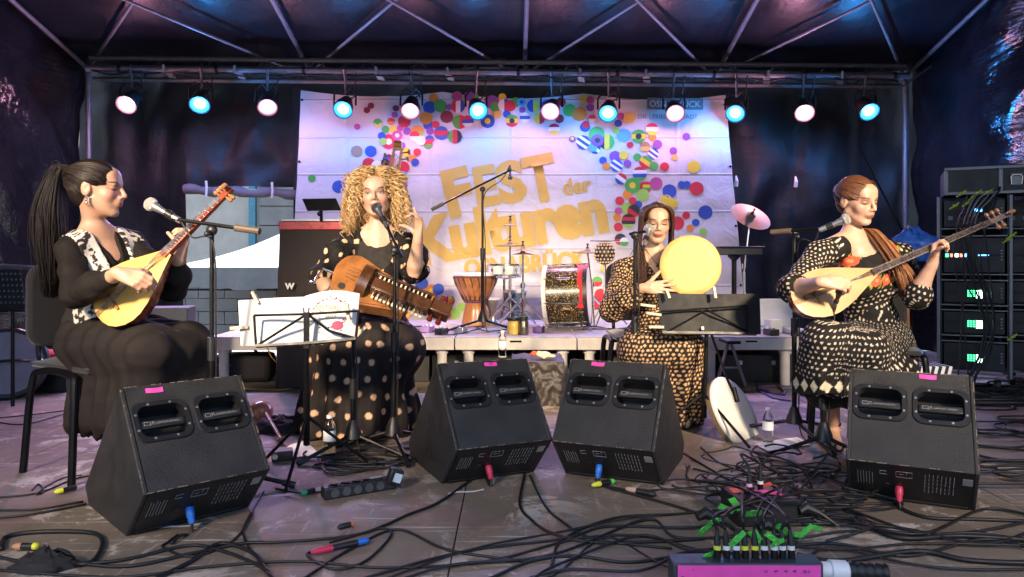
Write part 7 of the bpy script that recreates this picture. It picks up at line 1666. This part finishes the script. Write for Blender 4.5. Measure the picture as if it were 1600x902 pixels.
for k in range(9):
    p0 = W(1500+rng.uniform(0, 40), rng.uniform(318, 345), 4.86); p3 = W(1490+rng.uniform(-4, 30), 590, 4.80); mb = MB()
    P = [p0, p0+V(rng.uniform(-.05, .1), -.05, .10), W(1490+rng.uniform(-10, 60), rng.uniform(340, 420), 4.80), W(1485+rng.uniform(-12, 70), rng.uniform(450, 540), 4.82), V(p3.x, p3.y, .01)]
    mb.tube(catmull(P, 8), .005, 6); put('rack_cable', mb, RUBBER, None, 'black cable hanging down the front of the amplifier racks', 'cable', 'cables hanging on the amplifier racks', smooth=180)
for k, (px, py) in enumerate(((1503, 303), (1512, 318), (1528, 302), (1545, 300), (1492, 322), (1582, 368), (1575, 375), (1583, 527), (1520, 309))):
    mb = MB(); p = W(px, py, 4.80); mb.grid(lambda u, v: p+V(-.014+.03*u, -.004*math.sin(u*3), -.008+.016*v+.006*u), 3, 2); mb.tube([p+V(-.03, .01, -.02), p, p+V(.03, .01, .02)], .006, 6); put('tape_flag', mb, mat('lime_tape', (.45, .62, .04), .5), None, 'lime yellow tape flag on a rack cable', 'tape', 'lime tape flags on the rack cables')
for k in range(4):
    mb = MB(); P = [W(1505+k*6, 350, 4.84), W(1512+k*6, 330, 4.78), W(1520+k*9, 312, 4.78), W(1530+k*9, 302-k, 4.80)]; mb.tube(catmull(P, 5), .005, 6); put('rack_cable', mb, mat('grey_lead', (.25, .25, .24), .5), None, 'grey lead arching up over the rack top', 'cable', 'grey leads on the rack top')
# blue bundle and folded umbrella pole behind the red-haired player
bb = MB(); c = W(1432, 384, 4.3); bb.grid(lambda u, v: c+V(.11*math.cos(u*6.283)*math.sin(v*3.1416)*(1+.8*fbm((u*4+3, v*4, 1))), .08*math.sin(u*6.283)*math.sin(v*3.1416), .075*math.cos(v*3.1416)*(1+.7*fbm((u*5, v*4, 6)))), 40, 20)
put('blue_jacket', bb, mat('blue_nylon', (.02, .10, .45), .5, var=.2, bump=.5, bscale=30), None, 'bright blue jacket hanging on a stand behind the red-haired player', 'jacket', smooth=180)
st = thing('wooden_stand', 'thin coat stand carrying the blue jacket', 'stand', loc=(c.x, c.y, 0)); mb = MB(); mb.tube([V(c.x-.05, c.y, 0), V(c.x-.05, c.y, c.z+.12)], .010, 8); put('pole', mb, WOOD, st, world=True)
for k in range(3): a = k*2.09; mb = MB(); mb.tube([V(c.x-.05, c.y, .12), V(c.x-.05+.18*math.cos(a), c.y+.18*math.sin(a), .01)], .008, 6); put('leg', mb, WOOD, st, world=True)
t = thing('striped_bag', 'black and white striped bag under the red-haired player\'s chair', 'bag', loc=(W(1440, 400, 3.95).x, 3.95, 0)); c = W(1440, 0, 3.95)
for k in range(12): mb = MB(); mb.box((c.x-.10+k*.018, 3.95-.0, .28), (.0175, .16, .10), Matrix.Rotation(.25, 3, 'Y')); put('stripe_band', mb, [BLACKP, WHITEP][k % 2], t, world=True)
mb = MB(); mb.box((c.x, 3.95, .115), (.25, .2, .225)); put('base_box', mb, BLACKP, t, world=True, bevel=.01)
# ================================================================== stage boxes with plugs
sb = thing('stage_box', 'stage box with a pink taped front at the bottom right edge', 'stage box', loc=(.65, 2.06, 0)); y0 = 2.0; xa, xb = W(1052, 0, y0).x, W(1287, 0, y0).x; SBM = mat('stage_box_grey', (.05, .055, .065), .45, .3)
mb = MB(); mb.box(((xa+xb)/2, y0+.036, .033), (xb-xa, .072, .066)); put('case', mb, SBM, sb, world=True, bevel=.004)
mb = MB(); mb.grid(lambda u, v: V(xa+.012+(xb-xa-.02)*u, y0-.0015-.001*math.sin(u*9), .062-.042*v), 20, 2); put('pink_tape', mb, PINKT, sb, world=True)
for body, u, v_, s_ in (('D', .02, .052, .018), ('42', .60, .022, .010), ('44', .67, .022, .010), ('46', .74, .022, .010), ('48', .80, .022, .010), ('30 4', .87, .024, .011), ('"', .10, .022, .014)):
    vs, fs = text_polys(body, s_); mb = MB(); mb.add([V(xa+.012+(xb-xa-.02)*u+p[0], y0-.0045, .060-v_*.75+p[1]) for p in vs], fs); put('tape_writing', mb, INK, sb, world=True)
mb = MB(); mb.lathe(V(xb, y0+.036, .035), V(1, 0, -.05), [(.022, 0), (.022, .03), (.028, .032), (.028, .075), (.024, .08)], 18); put('multipin_collar', mb, WHITEPL, sb, world=True)
mb = MB(); mb.lathe(V(xb+.08, y0+.036, .033), V(1, .05, -.08), [(.025 if k % 2 else .021, .012*k) for k in range(10)], 16); put('strain_relief', mb, BLACKP, sb, world=True)
def plug(base, dr, band, label, group, ln=.075):
    t = thing('cable_plug', label, 'plug', loc=tuple(base), group=group); dr = Vector(dr).normalized()
    mb = MB(); mb.lathe(V(0, 0, 0), dr, [(.0095, 0), (.0095, .022)], 12); put('shell', mb, BLACKM, t); mb = MB(); mb.lathe(V(0, 0, 0), dr, [(.0103, .022), (.0103, .033)], 12); put('colour_band', mb, band, t)
    mb = MB(); mb.lathe(V(0, 0, 0), dr, [(.0095, .033), (.009, .045), (.006, .062), (.004, ln)], 12); put('boot', mb, RUBBER, t); return Vector(base)+dr*ln
tops = []
for k, px in enumerate((1121, 1136, 1151, 1165, 1180, 1195, 1210, 1223, 1237)):
    b = W(px, 870, y0+.036); b.z = .067; band = YELT if k in (0, 3, 4) else WHITEPL
    tops.append(plug(b, V(rng.uniform(-.04, .04), .12, 1), band, '%s-banded plug, %s from the left in the stage box row' % ('yellow' if band is YELT else 'white', ('first', 'second', 'third', 'fourth', 'fifth', 'sixth', 'seventh', 'eighth', 'ninth')[k]), 'plugs in the stage box'))
s2 = thing('stage_box', 'second small stage box with pink and orange tape in the cable tangle', 'stage box', loc=tuple(G(1190, 812))); p0 = G(1190, 815)
mb = MB(); mb.box((p0.x, p0.y+.03, .045), (.21, .16, .09), Matrix.Rotation(.1, 3, 'Z')); put('case', mb, BLACKP, s2, world=True, bevel=.006)
mb = MB(); mb.grid(lambda u, v: p0+V(-.02+.10*u, -.01+.05*v, .092+.004*math.sin(u*4)), 6, 3); put('pink_tape', mb, PINKT, s2, world=True)
mb = MB(); mb.grid(lambda u, v: p0+V(-.09+.07*u, .02+.05*v, .0915), 4, 3); mb.grid(lambda u, v: p0+V(.02+.04*u, .06+.03*v, .097+.01*u), 4, 3); put('orange_tape', mb, mat('orange_tape', (.85, .12, .05), .5), s2, world=True)
tops.append(plug(p0+V(-.035, .02, .09), V(0, .05, 1), mat('pink_white_band', (.8, .45, .6), .4), 'upright plug with a pale pink band on the second stage box', 'plugs in the second box', .09)); tops.append(plug(p0+V(.012, .05, .09), V(.03, .05, 1), WHITEPL, 'upright plug with a white band on the second stage box', 'plugs in the second box', .09))
for k, (px, py, zz) in enumerate(((1100, 828, .05), (1105, 870, .03), (1135, 795, .10), (1150, 788, .12), (1178, 802, .13), (1152, 842, .10), (1183, 842, .08), (1206, 840, .10), (1222, 828, .10), (1247, 836, .09), (1258, 830, .09), (1275, 825, .07), (1117, 815, .08), (1215, 848, .08))):
    zz += .035; c = G(px, py); d_ = c.y-(zz/CAMZ)*c.y; c = W(px, py, d_); a = rng.uniform(-1, 1); mb = MB(); w_ = rng.uniform(.028, .042); dirv = V(math.cos(a), 0, math.sin(a)); up_ = V(-math.sin(a)*.7, -.5, math.cos(a)*.7)
    mb.grid(lambda u, v: c+dirv*(w_*(u-.5)*1.3)+up_*(w_*(v-.5)*.8)+V(0, -.004*math.sin(u*3.1), 0), 5, 3); mb.tube([c-dirv*.012, c+V(0, .005, 0), c+dirv*.012], .0065, 6)
    put('tape_flag', mb, GREENT, None, 'bright green tape flag on a cable in the stage box tangle', 'tape', 'green tape flags in the tangle')
for k, (px, py) in enumerate(((1104, 832), (1160, 815), (1262, 822), (1200, 850), (1230, 815))):   # black bunched plugs
    c = G(px, py); mb = MB(); mb.tube([c+V(-.03, 0, .05), c+V(.0, .01, .06), c+V(.04, -.01, .045)], [.014, .02, .012], 10); mb.tube([c+V(.04, -.01, .045), c+V(.09, -.03, .01)], .005, 6); put('cable_plug', mb, BLACKP, None, 'black plug lying loose in the stage box tangle', 'plug', 'loose plugs in the tangle')
# ================================================================== cables on the floor
for k, t_ in enumerate(tops):
    e = G(rng.uniform(1060, 1330), rng.uniform(740, 800)); m_ = t_.lerp(e, .5); P = [t_, t_+V(rng.uniform(-.02, .02), .03, .035), m_+V(rng.uniform(-.08, .08), 0, .05), e+V(0, 0, .008), e+V(rng.uniform(-.2, .2), .2, .008)]
    mb = MB(); mb.tube(catmull(P, 8), .0045, 6); put('cable', mb, RUBBER, None, 'black cable rising from a plug in the stage box tangle', 'cable', 'cables plugged into the stage boxes', smooth=180)
rt = random.Random(21)
for k in range(22):                                       # the heap of coils behind the stage box
    cx, cy = rt.gauss(1215, 55), rt.gauss(770, 26); c = G(cx, cy); rx, ry = rt.uniform(.07, .24), rt.uniform(.06, .15); ph = rt.uniform(0, 6.28); turns = rt.uniform(.7, 1.8); z_ = .006+.0035*(k % 12); N = int(14*turns)+3
    P = [V(c.x+math.cos(ph+6.283*turns*i/N)*rx*(1+.18*math.sin(i*1.3)), c.y+math.sin(ph+6.283*turns*i/N)*ry*(1+.15*math.cos(i*1.7)), z_+.012*(1+math.sin(i*.9+k))) for i in range(N+1)]
    mb = MB(); mb.tube(catmull(P, 4), rt.choice((.0032, .0038, .0046)), 6); put('cable', mb, RUBBER, None, 'looped black cable in the heap behind the stage box', 'cable', 'cable heap behind the stage box', smooth=180)
for k in range(6):                                       # long runs fanning left from the heap
    y_ = 800+rt.uniform(-20, 70); P = [G(1150+rt.uniform(-30, 60), y_), G(1060+rt.uniform(-20, 20), y_+rt.uniform(-20, 25)), G(980+rt.uniform(-40, 40), y_+rt.uniform(-30, 35)), G(890+rt.uniform(-30, 30), y_+rt.uniform(10, 40)), G(760+rt.uniform(-60, 40), y_+rt.uniform(40, 70)), G(600+rt.uniform(-120, 60), max(925, y_+60))]
    floor_cable(P, rt.choice((.0034, .0044)), 'black cable running from the stage box heap towards the middle', 'cables fanning left from the heap', lift=.008)
for k in range(9):                                       # right-hand runs
    y_ = 800+rt.uniform(-10, 85); P = [G(1230+rt.uniform(-30, 60), y_), G(1320+rt.uniform(-20, 20), y_+rt.uniform(-18, 22)), G(1420+rt.uniform(-30, 30), min(895, y_+rt.uniform(-15, 30))), G(1520+rt.uniform(-20, 20), min(895, y_+rt.uniform(-15, 35))), G(1640, min(895, y_+rt.uniform(-10, 40)))]
    floor_cable(P, rt.choice((.0038, .005, .0075)), 'black cable running from the heap to the right edge', 'cables running to the right edge', lift=.010)
for k in range(12):                                       # coils by the right monitor and racks
    cx, cy = rt.uniform(1545, 1630), rt.uniform(655, 760); c = G(cx, cy); rx, ry = rt.uniform(.1, .3), rt.uniform(.06, .16); ph = rt.uniform(0, 6.28); turns = rt.uniform(.6, 1.5); N = int(12*turns)+3
    P = [V(c.x+math.cos(ph+6.283*turns*i/N)*rx, c.y+math.sin(ph+6.283*turns*i/N)*ry*(1+.2*math.sin(i)), .007+.004*(k % 6)) for i in range(N+1)]
    mb = MB(); mb.tube(catmull(P, 4), .0048, 6); put('cable', mb, RUBBER, None, 'looped black cable on the floor right of the front right monitor', 'cable', 'cables right of the front right monitor', smooth=180)
for k in range(9):
    cx, cy = rt.uniform(440, 640), rt.uniform(690, 735); c = G(cx, cy); rx, ry = rt.uniform(.08, .22), rt.uniform(.05, .13); ph = rt.uniform(0, 6.28); turns = rt.uniform(.6, 1.6); N = int(12*turns)+3
    P = [V(c.x+math.cos(ph+6.283*turns*i/N)*rx, c.y+math.sin(ph+6.283*turns*i/N)*ry*(1+.2*math.sin(i)), .006+.004*(k % 5)) for i in range(N+1)]
    mb = MB(); mb.tube(catmull(P, 4), .0042, 6); put('cable', mb, RUBBER, None, 'looped black cable on the floor in front of the singer', 'cable', 'cables in front of the singer', smooth=180)
for k in range(8):
    cx, cy = rt.uniform(1470, 1600), rt.uniform(600, 640); c = G(cx, cy); rx, ry = rt.uniform(.1, .35), rt.uniform(.06, .16); ph = rt.uniform(0, 6.28); N = 14
    P = [V(c.x+math.cos(ph+6.283*i/N)*rx, c.y+math.sin(ph+6.283*i/N)*ry, .007+.006*(k % 5)) for i in range(N+1)]
    mb = MB(); mb.tube(catmull(P, 4), .006, 6); put('cable', mb, RUBBER, None, 'looped black cable at the foot of the amplifier racks', 'cable', 'cables at the foot of the racks', smooth=180)
NAMED = [([(2, 862), (10, 843), (60, 835), (140, 836), (160, 850), (148, 878), (125, 886), (90, 878)], .008, 'thick black cable looping at the lower left corner'),
 ([(105, 882), (200, 888), (300, 868), (380, 852), (440, 850), (560, 838), (640, 806), (690, 785), (752, 740)], .006, 'black cable running from the lower left loop towards the left middle monitor'),
 ([(-20, 870), (60, 884), (180, 880), (290, 856), (340, 862), (400, 885), (430, 910)], .006, 'black cable crossing in front of the front left monitor'),
 ([(278, 838), (262, 850), (255, 858), (300, 872), (360, 850), (390, 815), (396, 800)], .0045, 'black cable hanging from the blue plug of the front left monitor'),
 ([(240, 910), (300, 880), (330, 858), (355, 853), (395, 868), (420, 900)], .007, 'black cable bending under the front left monitor'),
 ([(390, 862), (380, 830), (400, 790), (412, 770)], .004, 'thin cable rising beside the corner of the front left monitor'),
 ([(-10, 780), (60, 772), (110, 752), (140, 745)], .004, 'thin cable left of the front left monitor'), ([(-10, 800), (60, 798), (130, 786)], .005, 'lower thin cable left of the front left monitor'), ([(-10, 812), (50, 806), (135, 790)], .005, 'double cable ending at the front left monitor side'),
 ([(50, 768), (60, 758), (68, 770), (56, 774), (75, 760), (100, 748), (128, 744)], .0035, 'small looped cable beside the front left monitor'),
 ([(-10, 655), (60, 648), (120, 640)], .0035, 'thin cable on the pink-lit floor at far left'), ([(-10, 660), (40, 664), (110, 645)], .0035, 'second thin cable on the pink-lit floor at far left'),
 ([(430, 765), (470, 772), (505, 770)], .004, 'cable feeding the power strip'), ([(500, 862), (480, 870), (520, 892), (570, 880), (610, 840), (598, 828), (560, 838), (515, 850)], .005, 'coiled cable with the red and blue connectors'),
 ([(470, 910), (540, 865), (620, 830), (700, 862), (820, 880)], .005, 'black cable crossing the connectors at the bottom'), ([(-10, 893), (180, 905), (330, 888), (470, 880), (600, 890), (760, 880), (900, 845), (1000, 840), (1090, 862)], .005, 'long black cable along the bottom edge'),
 ([(820, 742), (812, 790), (830, 815), (860, 835), (920, 850), (1010, 850), (1100, 845)], .006, 'thick cable dropping from the left middle monitor to the right'), ([(828, 745), (850, 790), (875, 815), (930, 845), (1050, 860)], .005, 'second cable from behind the left middle monitor'),
 ([(930, 745), (945, 762), (990, 775), (1060, 795), (1110, 812)], .006, 'cable from the blue plug of the right middle monitor'), ([(940, 760), (1000, 768), (1100, 762), (1160, 760)], .004, 'thin cable passing the right middle monitor'),
 ([(1068, 710), (1110, 735), (1140, 752), (1180, 765)], .005, 'cable leaving the right middle monitor side'), ([(1095, 700), (1120, 722), (1150, 735), (1200, 750), (1230, 790)], .004, 'thin cable curving from the leaning drum to the heap'),
 ([(1390, 775), (1405, 795), (1450, 812), (1530, 815), (1620, 818)], .007, 'thick cable from the red plug of the front right monitor'),
 ([(1120, 740), (1135, 735), (1200, 732), (1245, 738), (1225, 755), (1150, 760), (1105, 752), (1108, 742)], .004, 'wide cable loop left of the heap'), ([(1270, 718), (1300, 712), (1312, 730), (1295, 748), (1275, 735), (1290, 715)], .004, 'small upright cable loop by the front right monitor'),
 ([(760, 910), (830, 880), (900, 872), (980, 882), (1060, 872)], .006, 'cable at the bottom middle'), ([(860, 890), (880, 845), (960, 812), (1050, 806), (1120, 800)], .005, 'cable arching from the bottom middle to the heap'),
 ([(650, 560), (640, 610), (660, 640), (650, 690), (690, 700)], .0035, 'thin cable between the singer and the left middle monitor')]
for pts, r_, lb in NAMED: floor_cable(pts, r_*.85, lb, None)
for k, (pp, px, py) in enumerate(((plugs[0], 268, 852), (plugs[1], 752, 742), (plugs[2], 932, 752), (plugs[3], 1392, 778))):
    e = G(px, py); mb = MB(); mb.tube(catmull([pp+V(0, .0, .004), pp+V(0, -.012, -.03), V(pp.x*.6+e.x*.4, pp.y*.6+e.y*.4-.02, .012), e+V(0, 0, .006)], 6), .0055, 6); put('cable', mb, RUBBER, None, 'black lead from the plug of the %s monitor' % ('front left', 'left middle', 'right middle', 'front right')[k], 'cable', smooth=180)
def connector(px0, py0, px1, py1, m1, m2, label):
    t = thing('cable_connector', label, 'connector', loc=tuple(G(px0, py0))); a, b = G(px0, py0)+V(0, 0, .016), G(px1, py1)+V(0, 0, .016); d_ = (b-a).normalized(); L_ = (b-a).length
    mb = MB(); mb.lathe(a, d_, [(.005, 0), (.010, L_*.12), (.0105, L_*.36)], 14); put('rear_sleeve', mb, m1, t, world=True); mb = MB(); mb.lathe(a, d_, [(.0098, L_*.36), (.0098, L_*.80)], 14); put('barrel', mb, BLACKP, t, world=True); mb = MB(); mb.lathe(a, d_, [(.0105, L_*.80), (.0105, L_*.94), (.006, L_)], 14); put('front_sleeve', mb, m2, t, world=True)
connector(486, 872, 576, 852, REDP, BLUEP, 'red and blue cable connector on the floor at the bottom left of centre'); connector(470, 778, 492, 772, mat('green_plug', (.02, .35, .12), .4), BLACKP, 'green and black connector beside the power strip'); connector(85, 776, 120, 768, YELT, BLACKP, 'black connector with yellow ring left of the front left monitor'); connector(925, 765, 960, 758, YELT, GREENT, 'yellow and green taped connector before the right middle monitor'); connector(20, 862, 60, 862, mat('copper_sleeve', (.5, .25, .12), .4), YELT, 'yellow banded connector in the lower left cable loop'); connector(978, 770, 1025, 780, mat('pale_tape_wrap', (.55, .35, .28), .6), BLACKP, 'pale taped cable joint right of the middle monitors'); connector(528, 832, 552, 826, BLACKP, mat('orange_sleeve', (.6, .14, .05), .5), 'black connector with an orange end above the red and blue one')
bgm = MB(); cc = G(72, 888); bgm.grid(lambda u, v: cc+V(.085*math.cos(u*6.283)*math.sin(v*1.57)*(1+.5*fbm((u*6, v*3, 0))), .05*math.sin(u*6.283)*math.sin(v*1.57), .05*math.cos(v*1.57)*(1+.5*fbm((u*6, v*6, 2)))), 36, 10)
put('black_cloth', bgm, mat('black_bag_cloth', (.015, .014, .014), .8), None, 'crumpled black cloth at the bottom left corner', 'cloth', smooth=180)
for px0, py0, px1, py1, lb in ((700, 774, 756, 768, 'white tape strip on the floor before the left middle monitor'), (240, 829, 312, 822, 'pale blue tape strip under the front left monitor'), (478, 722, 505, 716, 'white tape strip by the water bottle')):
    mb = MB(); a, b = G(px0, py0), G(px1, py1); mb.grid(lambda u, v: a.lerp(b, u)+V(0, .018*v, .0035+.002*math.sin(u*7)), 8, 2); put('tape_strip', mb, WHITEP, None, lb, 'tape')
# drummer items on the floor at right: beater, mallet, purple cables
floor_cable([(1180, 600), (1195, 612), (1225, 618), (1215, 605), (1185, 608), (1205, 622), (1235, 628)], .006, 'violet cable coil on the floor behind the right microphone stand', None, mat('violet_lead', (.2, .12, .35), .5))
floor_cable([(60, 600), (120, 606), (220, 600), (330, 606), (430, 611), (470, 606)], .006, 'yellow cable along the foot of the rear platform at left', None, mat('yellow_lead', (.40, .25, .06), .5)); floor_cable([(418, 545), (425, 560), (440, 570), (458, 545)], .004, 'yellow cable hanging at the platform leg', None, mat('yellow_lead', (.40, .25, .06), .5), z=5.1)
# ================================================================== tell look-alike cable runs apart by the order in which they leave the picture
_ord = ('nearest', 'second nearest', 'third nearest', 'fourth nearest', 'fifth nearest', 'sixth nearest', 'seventh nearest', 'eighth nearest', 'farthest')
_run = []
for o in col.objects:
    if o.get('group') == 'cables running to the right edge':
        co = np.empty(len(o.data.vertices)*3, dtype=np.float32); o.data.vertices.foreach_get('co', co); co = co.reshape(-1, 3)+np.array(o.location)
        _run.append((float(co[co[:, 0].argmax(), 1]), o))
for k, (y_, o) in enumerate(sorted(_run, key=lambda t: t[0])): o['label'] = 'black cable from the heap, %s to the camera at the right edge' % _ord[min(k, 8)]
